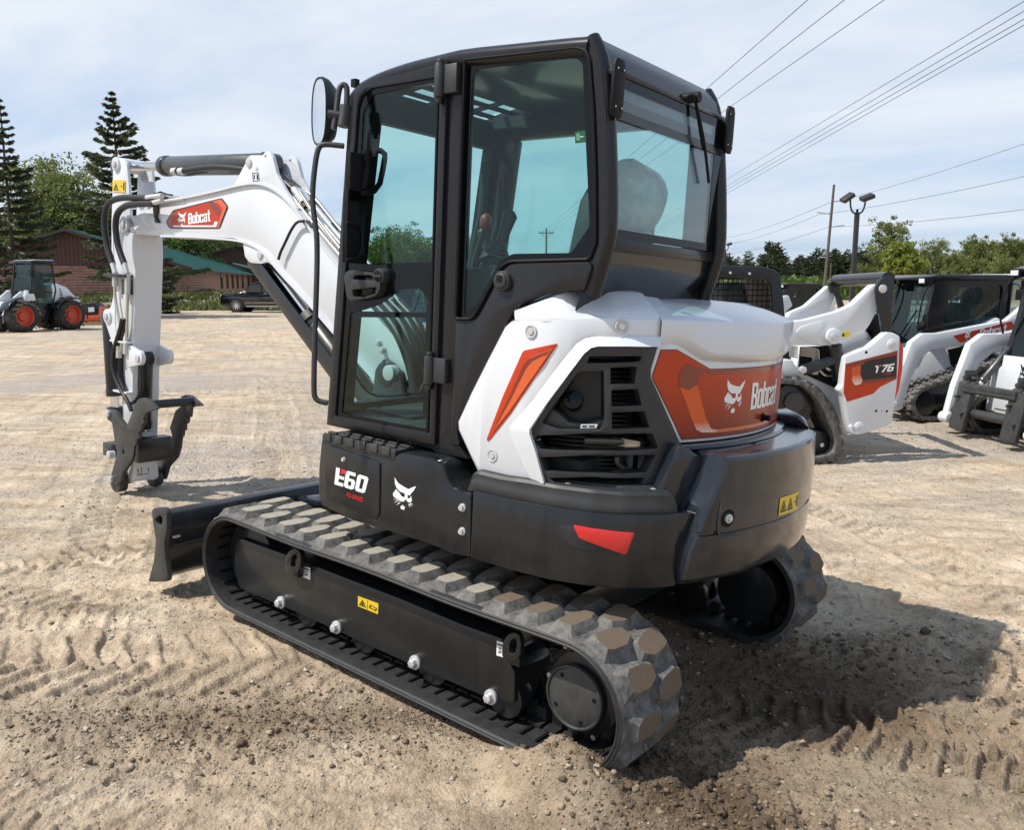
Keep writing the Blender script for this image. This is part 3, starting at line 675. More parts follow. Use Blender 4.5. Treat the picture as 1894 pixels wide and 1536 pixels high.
# s of the centre line y = 0
for i in range(len(W_HOOD.p)-1):
    if W_HOOD.p[i].y >= 0 > W_HOOD.p[i+1].y: sC = W_HOOD.L[i]+(W_HOOD.p[i].y/(W_HOOD.p[i].y-W_HOOD.p[i+1].y))*(W_HOOD.L[i+1]-W_HOOD.L[i])
zc2 = W_HOOD.hit(1300, 594, CAP)[1]
n = 44; ss = [cap0+(2*sC-2*cap0)*i/n for i in range(n+1)]
mir = lambda s: s if s <= sC else 2*sC-s
for k in range(9):
    row = []
    for s in ss:
        zl = lowz(mir(s)); e = min(1, (mir(s)-cap0)/.03)
        C_ = CAP*(.25+.75*min(1, max(0, (mir(s)-cap0)/.16)))
        d, z = ((-.04, zl-.030), (-.001, zl-.026), (C_*.5, zl-.014), (C_*.92, zl+.001), (C_+.002, zl+.010), (C_+.003, zc2-.010), (C_, zc2-.002), (C_-.010, zc2+.005), (C_-.13, zc2+.046))[k]
        row.append(W_HOOD.at(s, d, z))
    rows.append(row)
rows.append([W_HOOD.at(s, CAP-.20, zc2+.062+.004*math.sin(s*9)) for s in ss]); rows.append([W_HOOD.at(s, CAP-.55, zc2+.080) for s in ss])
add_loft(bm, rows); cp = obj('rear_cap', bm, M_WHITE, EX, smooth=24)
bm = NB(); add_box(bm, -.78, .3, -.62, .55, 1.0, 1.58); add_box(bm, .3, .95, -.82, -.18, .66, 1.35); obj('engine_bay', bm, M_BLACK, EX)
bm = NB(); add_box(bm, -.62, .95, -.86, -.60, .66, 1.52); obj('side_cover', bm, M_WHITE, EX, bev=.03)
bm = NB(); add_box(bm, -.62, .55, -.85, .82, .66, .70); obj('house_floor', bm, M_FRAME, EX, bev=.02)
# painted rear panel: white rim, orange film, swoosh, emblem and name
RP = [W_HOOD.hit(*p) for p in ((1218.5,641),(1253,641),(1314,677),(1388,676))]
zr = RP[-1][1]; RB = [W_HOOD.hit(*p) for p in ((1388,805),(1313,813.7),(1257,820),(1201,703),(1201,693))]
zb = sum(p[1] for p in RB[:3])/3
rp = [(a, z) for a, z in RP[:3]]; rp += [(2*sC-a, z) for a, z in RP[:3]][::-1]
rb = RB[2:]; full = rp+[(2*sC-a, z) for a, z in rb][::-1]+[(RB[2][0], zb)]+[rb[1], rb[2]]
fullw = [(a, z+.035) for a, z in rp]+full[len(rp):]
rpn = panel('rear_panel', W_HOOD, fullw, M_WHITE, EX, d0=-.03, d1=0, bev=.003, flat2d=True, step=.04)
def inset(l, k):                                               # shrink an outline towards its inside by k metres
    out = []; N = len(l)
    ar = sum(l[i][0]*l[(i+1)%N][1]-l[(i+1)%N][0]*l[i][1] for i in range(N)); sg = 1 if ar > 0 else -1
    for i in range(N):
        p, a, b = V((*l[i],0)), V((*l[i-1],0)), V((*l[(i+1)%N],0)); t1 = (p-a).normalized(); t2 = (b-p).normalized()
        n1 = V((-t1.y, t1.x, 0))*sg; n2 = V((-t2.y, t2.x, 0))*sg; m = (n1+n2).normalized(); c = max(.4, m.dot(n1)); q = p+m*k/c; out.append((q.x, q.y))
    return out
i1 = inset(full, .011)
sheet('rear_panel_film', W_HOOD, [(i1, [])], M_KPRT, rpn, .0015)
i2 = inset(full, .0135)
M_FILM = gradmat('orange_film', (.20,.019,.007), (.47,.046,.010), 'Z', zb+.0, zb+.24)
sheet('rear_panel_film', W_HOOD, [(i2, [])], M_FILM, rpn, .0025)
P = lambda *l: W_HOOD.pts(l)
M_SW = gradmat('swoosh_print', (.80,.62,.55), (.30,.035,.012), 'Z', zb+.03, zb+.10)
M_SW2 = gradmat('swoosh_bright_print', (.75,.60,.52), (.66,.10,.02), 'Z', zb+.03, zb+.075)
b0 = P((1263,676),(1273,674),(1300,684),(1313,686),(1300,690),(1292,698),(1289,712),(1296,740),(1305,775),(1314,793),(1326,796),(1318,800),(1297,800),(1287,795),(1278,775),(1264,735),(1254,712),(1255,694))
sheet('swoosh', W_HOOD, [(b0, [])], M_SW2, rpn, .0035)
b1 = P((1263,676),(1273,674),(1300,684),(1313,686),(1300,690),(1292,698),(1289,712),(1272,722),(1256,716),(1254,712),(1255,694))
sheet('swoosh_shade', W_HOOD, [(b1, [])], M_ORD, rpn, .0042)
zt1, zt2 = W_HOOD.hit(1360, 684)[1], W_HOOD.hit(1360, 691)[1]; zb1, zb2 = W_HOOD.hit(1360, 790)[1], W_HOOD.hit(1360, 796)[1]
s1 = W_HOOD.hit(1310, 687)[0]; sR = 2*sC-s1
sheet('film_stripe', W_HOOD, [([(s1, zt2), (sR, zt2), (sR, zt1), (s1, zt1)], [])], M_ORD, rpn, .0035)
s2 = W_HOOD.hit(1318, 793)[0]
sheet('film_stripe', W_HOOD, [([(s2, zb2), (2*sC-s2, zb2), (2*sC-s2, zb1), (s2, zb1)], [])], M_ORB, rpn, .0036)
ea, ez = W_HOOD.hit(1335, 766); eb_, et = W_HOOD.hit(1378, 699)
sheet('emblem', W_HOOD, emblem(ea, ez, et-ez, (eb_-ea)/(et-ez)/160*245), M_WPRT, rpn, .004)
wa, wz = W_HOOD.hit(1386, 758); _, wt = W_HOOD.hit(1386, 709)
pl, wx = word('Bobcat', wa, wz, wt-wz, 1.06)
sheet('maker_name', W_HOOD, pl, M_WPRT, rpn, .004)
bm = NB(); a, z = W_HOOD.hit(1409, 772); p = W_HOOD.at(a, 0, z); n = W_HOOD.at(a, 1, z)-p; add_cyl(bm, p, p+n*.006, .019, n=18); add_cyl(bm, p, p+n*.035, .012, n=14); obj('panel_lock', bm, M_BLACK, rpn)
# ---- black side grille
GO = [(1088.6,636),(1218,636),(1204,684),(1204,699),(1257,818.5),(1262,822),(1240,900),(1226,922),(1208.5,920),(1019.7,900),(1003,893),(972,806.5),(972,794.6)]
def G(l): return [(840+x/3.338, 480+y/3.338) for x, y in l]
GH = [rnd(G(l), 3) for l in ([(835,598),(1160,597),(1150,632),(818,642)], [(965,668),(1130,662),(1115,768),(965,772)], [(970,808),(1135,800),(1160,903),(972,910)], [(972,945),(1175,938),(1208,1040),(975,1048)],
  [(765,695),(925,688),(932,985),(905,1055),(640,1048),(540,1010),(600,920)], [(510,1088),(880,1070),(1225,1075),(1262,1170),(900,1185),(530,1175),(490,1120)], [(530,1222),(900,1205),(1245,1208),(1190,1315),(860,1322),(560,1308)], [(585,1350),(860,1345),(1175,1350),(1150,1425),(900,1432),(640,1395)])]
gr = panel('side_grille', W_HOOD, GO, M_PLAS, EX, holes=GH, d0=-.045, d1=.012, bev=.005, step=.06, dref=.012)
panel('grille_backing', W_HOOD, GO, M_BLACK, gr, d0=-.16, d1=-.15, bev=0, dref=0.)
panel('filler_pocket', W_HOOD, G([(765,695),(925,688),(932,985),(905,1055),(640,1048),(540,1010),(600,920)]), M_PLAS, gr, d0=-.13, d1=-.10, bev=0, dref=0.)
panel('filler_pocket', W_HOOD, G([(600,922),(660,965),(705,1005),(800,1020),(925,988),(905,1052),(645,1046),(542,1010)]), M_COUP, gr, d0=-.10, d1=-.012, bev=.006, dref=-.01)
a, z = W_HOOD.hit(1060, 752, -.05); p = W_HOOD.at(a, -.10, z); n = W_HOOD.at(a, 1, z)-W_HOOD.at(a, 0, z); bm = NB()
add_cyl(bm, p, p+n*.05+V((0,0,.02)), .030, n=24); add_cyl(bm, p+n*.05+V((0,0,.02)), p+n*.075+V((0,0,.028)), .037, .034, n=24); add_box(bm, p.x-.03, p.x+.03, p.y+.07, p.y+.092, p.z+.022, p.z+.034)
obj('filler_cap', bm, M_FRIT, gr, bev=.003)
label_on(W_HOOD, (G([(782,1018)])[0], G([(887,1018)])[0], G([(878,1044)])[0], G([(778,1044)])[0]), M_WPRT, [(rect(.1,.4,.3,.7), M_COUP), (rect(.5,.85,.3,.7), M_COUP)], gr, d=-.005, name='fuel_label')
bm = NB(); gp = lambda x, y, d: (lambda q: W_HOOD.at(q[0], d, q[1]))(W_HOOD.hit(840+x/3.338, 480+y/3.338, d))
add_tube(bm, [gp(690,1240,-.10), gp(740,1245,-.09), gp(770,1262,-.085), gp(800,1290,-.08)], .008, 8); add_tube(bm, [gp(1000,1220,-.11), gp(1010,1280,-.11), gp(1100,1300,-.11)], .010, 8)
add_tube(bm, [gp(800,1120,-.11), gp(1100,1130,-.11), gp(1230,1120,-.11)], .014, 8); add_box(bm, *(lambda p: (p.x-.06, p.x+.06, p.y-.03, p.y, p.z-.015, p.z+.015))(gp(1060,1135,-.10)))
obj('engine_pipe', bm, M_STEELPIPE, gr)
bm = NB()
for k in range(34):
    z = .955+k*.0165; ov = [W_HOOD.at(s, -.125, z) for s in (2.55,2.68,2.81,2.94,3.05)]; ow = [q-V((0,0,.004)) for q in ov]; add_loft(bm, [ov, ow, [W_HOOD.at(s, -.145, z-.004) for s in (2.55,2.68,2.81,2.94,3.05)]])
fn = obj('radiator_fins', bm, M_COUP, gr, smooth=0)
# ================================================================= cab
X0, YR = -.71, -.12
DOOR_HOLE = [(660,197),(668,180),(686,164),(824,124),(802,816),(616,776)]
WIN_HOLE = rnd([(860.5,111),(1068,88.5),(1084,93),(1091,111),(1098,200),(1102,330),(1102.6,450),(1091,480),(945,484),(928,494),(882,580),(874,590),(843.5,590)], 6)
CABO = [(646,192),(650,176),(660,162),(680,151),(720,139),(790,120),(856,103),(1087,78),(1099,88),(1112,120),(1121,200),(1126,330),(1125,430),(1113,480),(1092,538),(1047,537),(1006,543),(965.5,559),(942,583),(900,668),(870,728),(846,775),(843,800),(850,825),(866,850),(808,838),(796,830),(604,786)]
cab = panel('cab_frame', S8, CABO, M_CAB, EX, holes=[DOOR_HOLE, WIN_HOLE], d0=-.06, d1=0, bev=.006)
# raised cheek below the rear window
panel('side_cheek', S8, rnd([(942,489),(960,487),(1088,484),(1094,492),(1080,537),(1046,537),(1006,544),(966,560),(942,584),(906,654),(876,714),(850,768),(845,800),(850,826),(832,826),(838,700),(843,596),(868,600),(884,590),(930,500)], 6), M_CAB, cab, d0=-.02, d1=.014, bev=.009)
panel('wire_cover', S8, rnd([(858,520),(861,520),(846,830),(842,830)], 0), M_BLACK, cab, d0=0, d1=.003, bev=0) if False else None
bm = NB(); a, z = S8.hit(936, 520); x = 6-a; add_cyl(bm, (x,.80,z), (x,.832,z), .040, .036, n=28); add_cyl(bm, (x,.832,z), (x,.840,z), .030, .027, n=28)
cn = obj('key_socket', bm, M_PLAS, cab, bev=.003); bm = NB(); add_box(bm, x-.012, x+.012, .8395, .842, z-.005, z+.018, None); obj('key_slot', bm, M_BLACK, cn)
panel('rear_side_window', S8, WIN_HOLE, M_GLASS, cab, d0=-.018, d1=-.013, bev=0)
CLEAR = rnd([(873,150),(880,128),(1066,106),(1078,118),(1082,232),(1090.8,418.6),(1056,468),(948.5,469.5),(925,482),(884,560),(858,583)], 5)
panel('window_border', S8, WIN_HOLE, M_FRIT, cab, holes=[CLEAR], d0=-.0125, d1=-.011, bev=0)
SW3 = [W for W in ()]
bm = NB(); pts = [S8.at(a, .004, z) for a, z in [S8.hit(*p) for p in WIN_HOLE]]; add_tube(bm, pts+[pts[0]], .0065, 6, smooth=0); obj('window_seal', bm, M_BLACK, cab)
label_on(S8, ((1063,243),(1084,241),(1085,263),(1064,265)), mat('green_exit_label', (.005,.075,.03), .4), [(rect(.15,.45,.2,.8), mat('pale_green_print', (.10,.25,.15), .4)), (([(.5,.45),(.85,.5),(.5,.55)], []), M_WPRT)], cab, d=-.011, name='exit_label')
# door
DO = [(647,194),(653,172),(666,159),(690,149),(827,114),(803.5,824),(606,782)]
DH = rnd([(661,196),(668,177),(686,163),(814,141),(794,802),(619,770)], 5)
door = panel('cab_door', S8, DO, M_CAB, EX, holes=[DH], d0=-.03, d1=.016, bev=.005)
panel('door_glass', S8, DH, M_GLASS, door, d0=-.002, d1=.003, bev=0)
panel('door_border', S8, DH, M_FRIT, door, holes=[rnd([(672,206),(690,174),(809,150),(803,485),(655,489)], 5), rnd([(648,578),(672,574),(701,564),(724,550),(739,535),(777,534),(795,560),(788,794),(632,764)], 5)], d0=.0036, d1=.006, bev=0)
bm = NB(); pts = [S8.at(a, .008, z) for a, z in [S8.hit(*p) for p in DH]]; add_tube(bm, pts+[pts[0]], .006, 6, smooth=0); obj('door_seal', bm, M_BLACK, door)
S82 = Wall([(6,.812),(-3,.812)])
hd = panel('door_handle', S82, rnd([(636,512),(640,502),(656,499),(686,504),(700,511),(703,530),(699,545),(680,552),(648,557),(641,550)], 7), M_PLAS, door, holes=[rnd([(655,509),(684,509),(696,514),(697,519),(652,517)], 2), rnd([(651,536),(697,531),(695,543),(676,549),(653,549)], 2)], d0=-.006, d1=.034, bev=.006)
panel('handle_back', S82, rnd([(650,508),(697,510),(698,546),(650,552)], 4), M_FRIT, hd, d0=-.006, d1=.004, bev=.002)
bm = NB(); a, z = S8.hit(713, 512); x = 6-a; add_cyl(bm, (x,.80,z), (x,.842,z), .036, .033, n=26); add_cyl(bm, (x,.84,z), (x,.846,z), .026, n=20, mi=1); add_box(bm, x-.024, x+.024, .846, .850, z-.005, z+.005, None, 0)
obj('door_lock', bm, [M_PLAS, M_BLACK], door, bev=.003)
for y0, y1 in ((120, 184), (659, 710)):                        # hinges on the rear edge of the door
    a, z = S8.hit(823 if y0 < 200 else 803, (y0+y1)/2); x = 6-a; hz = .062 if y0 < 200 else .058; bm = NB()
    add_cyl(bm, (x,.83,z-hz), (x,.83,z+hz), .020, n=16); add_cyl(bm, (x,.83,z-hz-.02), (x,.83,z-hz), .013, n=12); add_cyl(bm, (x,.83,z+hz), (x,.83,z+hz+.015), .013, n=12)
    add_box(bm, x-.085, x, .80, .83, z-hz*.8, z+hz*.9)
    obj('door_hinge', bm, M_PLAS, door, bev=.004)
# roof: rounded rails, slabs, skylight
def S(px, py, y=.8): a, z = Wall([(6,y),(-3,y)]).hit(px, py); return (6-a, z)
top = [S(*p) for p in ((646,190),(652,168),(664,153),(690,138),(720,126),(760,113),(820,98.5),(857,89.5),(960,79),(1050,69.5),(1089,66.5))]
bm = NB(); add_tube(bm, [(x, .775, z-.030) for x, z in top[:3]+top[3:]], .036, 12, smooth=1)
obj('roof_rail', bm, M_CAB, EX); bm = NB(); add_tube(bm, [(x, YR+.025, z-.030) for x, z in top], .036, 12, smooth=1); rr = obj('roof_rail', bm, M_CAB, EX)
bm = NB()
rprof = top; inner = [(x, z-.055) for x, z in rprof]
def slab(i0, i1, y0, y1, zoff=0):
    add_prism(bm, [(x, y0, z+zoff) for x, z in rprof[i0:i1+1]]+[(x, y0, z+zoff) for x, z in inner[i0:i1+1]][::-1], (0, y1-y0, 0))
slab(7, 10, YR+.02, .77); slab(1, 2, YR+.02, .77); slab(2, 3, .64, .77); slab(2, 3, YR+.02, -.02)
slab(5, 7, YR+.02, .77); slab(3, 5, .64, .77); slab(3, 5, YR+.02, -.02)
roof = obj('roof_panel', bm, M_CAB, EX, bev=.004)
bm = NB()
xs0, zs0 = rprof[2]; xs1, zs1 = rprof[5]; zs0 += .012
for k in (1, 2):
    t = k/3; x, z = xs0+(xs1-xs0)*t, zs0+(zs1-zs0)*t; add_box(bm, x-.010, x+.010, -.02, .64, z-.045, z-.028)
for y in (.20, .42): add_prism(bm, [(xs0,y-.008,zs0-.028),(xs1,y-.008,zs1-.028),(xs1,y-.008,zs1-.044),(xs0,y-.008,zs0-.044)], (0,.016,0))
obj('skylight_bar', bm, M_BLACK, roof)
bm = NB(); add_prism(bm, [(xs0,.02,zs0-.006),(xs1,.02,zs1-.006),(xs1,.02,zs1-.012),(xs0,.02,zs0-.012)], (0,.62,0)); obj('skylight', bm, M_GLASST, roof)
# rear wall: corner posts, sloped brow, window, lower panel
def Rp(px, py, x=X0): p = ME.on(px, py, 0, x); return p
post = [S(*p, .765) for p in ((1093,74),(1107,100),(1117,150),(1122,220),(1126,330),(1126,430),(1114,480),(1094,545))]
bm = NB(); add_tube(bm, [(x-.006, .770, z) for x, z in post], .031, 14, smooth=1); obj('corner_post', bm, M_CAB, EX); bm = NB(); add_tube(bm, [(x-.006, YR+.03, z) for x, z in post], .031, 14, smooth=1); obj('corner_post', bm, M_CAB, EX)
zrt = [p for p in post]
bm = NB(); xb = [(x-.034, z) for x, z in post[:4]]
add_loft(bm, [[(x, y, z) for y in (.77, .3, YR+.03)] for x, z in [(post[0][0]+.02, post[0][1]+.028)]+xb[:]]); 
brow = obj('rear_brow', bm, M_CAB, EX, smooth=60)
RWH = [(1131,131),(1320,213),(1317,464),(1131,439)]
M_REARF = M_CAB
XR = -.752
WR = Wall([(XR, 1.2), (XR, -.9)])
zl0, zl1 = WR.hit(1131,131)[1], WR.hit(1131,439)[1]
yl = 1.2-WR.hit(1131,300)[0]; yr = YR+.045
bm = NB(); add_box(bm, XR, XR+.006, yr, yl+.01, zl1, WR.hit(1128,134)[1]); rg = obj('rear_window', bm, M_GLASSR, EX)
wz = WR.hit(1128,134)[1]
bm = NB()
for a in ((yr,yl+.01,zl1,zl1+.03),(yr,yl+.01,wz-.03,wz),(yr,yr+.075,zl1+.03,wz-.03)): add_box(bm, XR-.0015, XR-.0005, *a)
obj('window_border', bm, M_FRIT, rg)
bm = NB(); add_box(bm, XR-.006, XR+.03, yr-.02, yl+.02, zl1-.045, zl1-.002); obj('window_rail', bm, M_CAB, rg, bev=.005); bm = NB(); add_box(bm, XR-.004, XR+.03, yr-.02, yl+.02, wz+.002, wz+.02); obj('window_rail', bm, M_CAB, rg, bev=.005)
lo = Rp(1105, 548, -.62)
bm = NB(); add_loft(bm, [[(x, y, z) for y in (yl+.03, .3, yr-.03)] for x, z in ((XR+.01, zl1-.04), (XR+.018, zl1-.10), (-.70, 1.70), (-.66, 1.60))]); obj('rear_lower_panel', bm, M_CHAR, EX, smooth=60)
for px, py, y in ((1129,165,.785),(1318,243,YR+.04)):        # black bolted plates at the rear corners
    bm = NB(); pz = ME.on(px, py, 1, y).z
    P6 = [(-.10+.0, .03),( -.075,.045),(.075,.045),(.10,.03),(.10,-.03),(.075,-.045),(-.075,-.045),(-.10,-.03)]
    add_prism(bm, [(-.775 if False else -.762-.004, y+(.0 if y > 0 else -.0)+v*.75, pz+u*.92) for u, v in P6], (-.012, 0, 0))
    for u in (-.06, .06):
        for v in (-.025, .022): add_cyl(bm, (-.777, y+v*.8, pz+u), (-.781, y+v*.8, pz+u), .006, n=8, mi=1)
    obj('corner_plate', bm, [M_BLACK, M_ZINC], EX, bev=.002)
pw = ME.on(1285, 180, 0, -.77); pe = ME.on(1311, 338, 0, -.775); bm = NB()
add_tube(bm, [pw, pw.lerp(pe, .5)+V((-.01,0,0)), pe], .006, 8); add_cyl(bm, pw+V((.05,.0,.0)), pw+V((-.02,0,0)), .020, n=14); add_cyl(bm, pw+V((0,.03,-.01)), pw+V((0,-.02,.01)), .016, n=12)
add_tube(bm, [pw.lerp(pe,.08), pw.lerp(pe,.5)+V((-.004,.012,0)), pw.lerp(pe,.6)], .005, 6); obj('rear_wiper', bm, M_BLACK, EX)
# right side wall with its window
SR = Wall([(6, YR), (-3, YR)])
bm = NB()
xf_t, zf_t = .50, 2.43
def rw(pts): add_prism(bm, [(x, YR, z) for x, z in pts], (0, .05, 0))
rw([(-.74,1.02),(.62,1.02),(.60,1.30),(.52,1.78),(-.73,1.78)]); rw([(-.70,2.38),(.44,2.38),(.50,2.46),(-.10,2.53),(-.66,2.50)])
rw([(-.755,1.78),(-.60,1.78),(-.60,2.38),(-.74,2.38)]); rw([(.40,1.78),(.575,1.78),(.515,2.38),(.33,2.38)])
obj('right_wall', bm, M_CAB, EX, bev=.01)
bm = NB(); add_prism(bm, [(-.61,YR+.02,1.77),(.41,YR+.02,1.77),(.34,YR+.02,2.39),(-.61,YR+.02,2.39)], (0,.005,0)); obj('right_window', bm, M_GLASS, EX)
# front: posts, rails, two panes
bm = NB(); fz = lambda z: .668-.165*(max(0, z-1.02)/1.44)**1.15
zz = [1.02,1.25,1.5,1.8,2.1,2.3,2.44]
for y0, y1 in ((.70,.795),(YR+.005,YR+.085)):
    add_loft(bm, [[(fz(z), y0, z), (fz(z), y1, z), (fz(z)-.065, y1, z), (fz(z)-.065, y0, z)] for z in zz], closed=True)
for z0, z1 in ((1.02,1.10),(1.50,1.525),(2.34,2.46)):
    add_loft(bm, [[(fz(z0), y, z0), (fz(z1), y, z1), (fz(z1)-.05, y, z1), (fz(z0)-.05, y, z0)] for y in (YR+.04,.75)], closed=True)
obj('front_frame', bm, M_BLACK, EX)
for nm, z0, z1 in (('windscreen',1.515,2.36),('lower_windscreen',1.08,1.505)):
    bm = NB(); q = [z0+(z1-z0)*i/4 for i in range(5)]
    add_loft(bm, [[(fz(z)-.02, YR+.05, z), (fz(z)-.02, .74, z)] for z in q]); obj(nm, bm, M_GLASS, EX)
bm = NB(); c = ME.at(700, 640, 3.3)
def FP(px, py):                                                # a point on the lower front pane
    x = .63
    for _ in range(4): p = ME.on(px, py, 0, x-.03); x = fz(p.z)
    return p
pl = [(648,590),(648,672),(662,704),(686,733),(735,733),(790,722),(796,600)]
add_tube(bm, [FP(*p) for p in pl], .006, 6, smooth=1)
corner = [FP(*p) for p in ((630,585),(648,590),(648,672),(662,704),(686,733),(735,736),(735,800),(600,800),(600,585))]
obj('pane_edge', bm, M_INT, EX)
# interior
bm = NB(); add_box(bm, -.70, .62, YR+.05, .74, 1.0, 1.06); add_box(bm, .30, .60, .10, .62, 1.06, 1.075); obj('cab_floor', bm, M_INT, EX, bev=.005)
seat = bpy.data.objects.new('operator_seat', None); COL.objects.link(seat); seat.parent = EX
def blob(name, c, r, m, par, pw_=2.6, sub=3, rot=0):
    bm = NB(); bmesh.ops.create_icosphere(bm, subdivisions=sub, radius=1)
    for v in bm.verts:
        q = v.co; k = (abs(q.x)**pw_+abs(q.y)**pw_+abs(q.z)**pw_)**(-1/pw_); q = q*k
        q = V((q.x*r[0], q.y*r[1], q.z*r[2])); q.rotate(Matrix.Rotation(rot, 3, 'Y')); v.co = V(c)+q
    return obj(name, bm, m, par, smooth=180)
blob('seat_base', (-.22,.33,1.40), (.27,.25,.09), M_SEAT, seat, 4); blob('seat_back', (-.50,.33,1.78), (.08,.24,.36), M_SEAT, seat, 3.4, rot=R(-8))
hb = blob('headrest_wrap', (-.56,.31,2.03), (.115,.20,.15), M_BAG, seat, 2.3)
for v in hb.data.vertices:
    q = v.co; v.co = q+V((math.sin(q.z*31+q.y*22)*.006, math.sin(q.x*40+q.z*17)*.010, math.sin(q.y*26+q.x*35)*.008))
blob('seat_wrap', (-.55,.31,1.85), (.10,.14,.12), M_BAG, seat, 2.2)
blob('seat_pedestal', (-.22,.33,1.20), (.22,.22,.14), M_INT, seat, 5)
bm = NB()                                                       # left console with lever and boot
add_prism(bm, [(.0,.56,1.42),(.14,.56,1.42),(.03,.56,1.66),(-.05,.56,1.74),(-.33,.56,1.74),(-.36,.56,1.55),(-.1,.56,1.5)], (0,.15,0)); cs = obj('left_console', bm, M_INT, EX, bev=.02)
def joy(px, pz, y, top_, par, red=False):
    bm = NB(); b = ME.on(*px, 1, y); t = ME.on(*pz, 1, y); d = (t-b)
    for i in range(4): add_cyl(bm, b+d*(.02+i*.09), b+d*(.10+i*.09), .058-.010*i, .046-.010*i, n=18)
    add_tube(bm, [b+d*.35, b+d*.6, b+d*.85, t], lambda k: .020+.010*k, 12); add_cyl(bm, t-d.normalized()*.01, t+V((.008,0,.012)), .030, .022, n=14)
    obj('joystick', bm, M_PLAS, par, bev=.004)
joy((918,472), (944,398), .62, None, cs); joy((905,478), (893,430), .05, None, cs)
bm = NB(); a = ME.on(868,545,1,.60); b = ME.on(898,420,1,.60); add_tube(bm, [a, a.lerp(b,.5)+V((.02,0,0)), b], .012, 8); lv = obj('safety_lever', bm, M_PLAS, cs)
blob('lever_knob', b+V((0,0,.02)), (.024,.024,.036), M_KNOB, lv, 2.2, 2)
bm = NB()                                                       # things by the front post: monitor, grab loop, bracket
def frontbox(px, py, w, h_, x=.44, dy=.03): p = ME.on(px, py, 0, x); add_box(bm, p.x-.015, p.x+.015, p.y-w/2, p.y+w/2, p.z-h_/2, p.z+h_/2)
frontbox(662, 330, .11, .20); frontbox(655, 420, .10, .30); frontbox(668, 375, .06, .10)
L = lambda *l: [ME.on(*p, 0, .42) for p in l]
add_tube(bm, L((676,300),(681,275),(712,280),(711,300),(700,352),(668,358)), .013, 8, smooth=1); add_tube(bm, L((686,240),(680,300),(672,350)), .012, 8)
add_tube(bm, L((640,412),(664,417),(671,425),(669,475),(640,482)), .009, 8, smooth=1)
obj('monitor_and_grab_loop', bm, M_BLACK, EX, bev=.004)
bm = NB(); q = [ME.on(*p, 1, .03) for p in ((868,520),(880,440),(893,395),(897,300))]; add_tube(bm, q, .02, 8); q = [ME.on(*p, 1, .03) for p in ((880,520),(925,415),(927,330))]; add_tube(bm, q, .014, 8)
p = ME.on(940, 226, 1, .1); add_box(bm, p.x-.10, p.x+.10, .05, .09, p.z-.02, p.z+.03); obj('cab_harness', bm, M_INT, EX)
# mirror and rails in front of the door
mp = [(x, y) for x, y in ((573,200),(578,160),(590,145),(600,150),(608,180),(611,220),(609,250),(603,266),(590,266),(580,248),(574,225))]
XM = .80
c3 = [ME.on(*p, 0, XM) for p in mp]; cen = sum(c3, V())/len(c3)
out3 = smooth_path([p for p in c3], 2, True)
# mirror glass faces back towards the operator and camera
nrm = V((-.80,.60,0)).normalized(); tan_ = V((0,0,1)).cross(nrm).normalized()
bm = NB(); mc = ME.at(591, 206, 3.55); loop = [((math.cos(t)), math.sin(t)) for t in [2*math.pi*i/36 for i in range(36)]]
def sq(v, p): return math.copysign(abs(v)**p, v)
nrm = V((-.62,.76,0)).normalized()
mdir = (ME.c-mc); mdir.z = 0; mdir.normalize(); nrm = (mdir*.62-ME.r*.80); nrm.z = 0; nrm.normalize(); tan_ = V((0,0,1)).cross(nrm).normalized()
def mr(k, d): return [mc+tan_*(sq(x,.75)*.060*k)+V((0,0,sq(y,.8)*.140*k))+nrm*d for x, y in loop]
add_loft(bm, [mr(.94,.004), mr(1.0,.006), mr(1.02,-.004), mr(.98,-.03), mr(.80,-.062), mr(.40,-.078)], closed=True); bm.faces.new([bm.verts.new(p) for p in mr(.40,-.078)])
mi_ = obj('side_mirror', bm, M_PLAS, EX, smooth=50)
bm = NB(); ctr = bm.verts.new(mc+nrm*.012); rg1 = [bm.verts.new(p) for p in mr(.5,.010)]; rg2 = [bm.verts.new(p) for p in mr(.95,.003)]
for i in range(36): bm.faces.new((rg1[i], rg1[(i+1)%36], ctr)); bm.faces.new((rg2[i], rg2[(i+1)%36], rg1[(i+1)%36], rg1[i]))
obj('mirror_face', bm, M_MIRROR, mi_, smooth=180)
at = lambda px, py, d=3.42: ME.at(px, py, d)
bm = NB(); add_tube(bm, [at(*p) for p in ((617,239),(623,200),(627,163),(634,155),(643,160),(640,205),(638,232))], .0115, 10, smooth=2); add_cyl(bm, at(640,196), at(634,234), .024, n=14); add_cyl(bm, at(607,210), at(637,214), .016, n=12)
obj('mirror_bracket', bm, M_PLAS, EX)
bm = NB(); add_tube(bm, [at(*p) for p in ((636,270),(598,266),(589,272),(583,300),(577,362),(581,400),(588,450),(583,600),(580,720),(583,741),(606,746))], .0115, 10, smooth=2); obj('grab_rail', bm, M_PLAS, EX)
bm = NB(); p = at(657,152,3.5); add_box(bm, p.x-.014, p.x+.014, p.y-.012, p.y+.012, p.z-.02, p.z+.012); obj('roof_lug', bm, M_BLACK, EX)
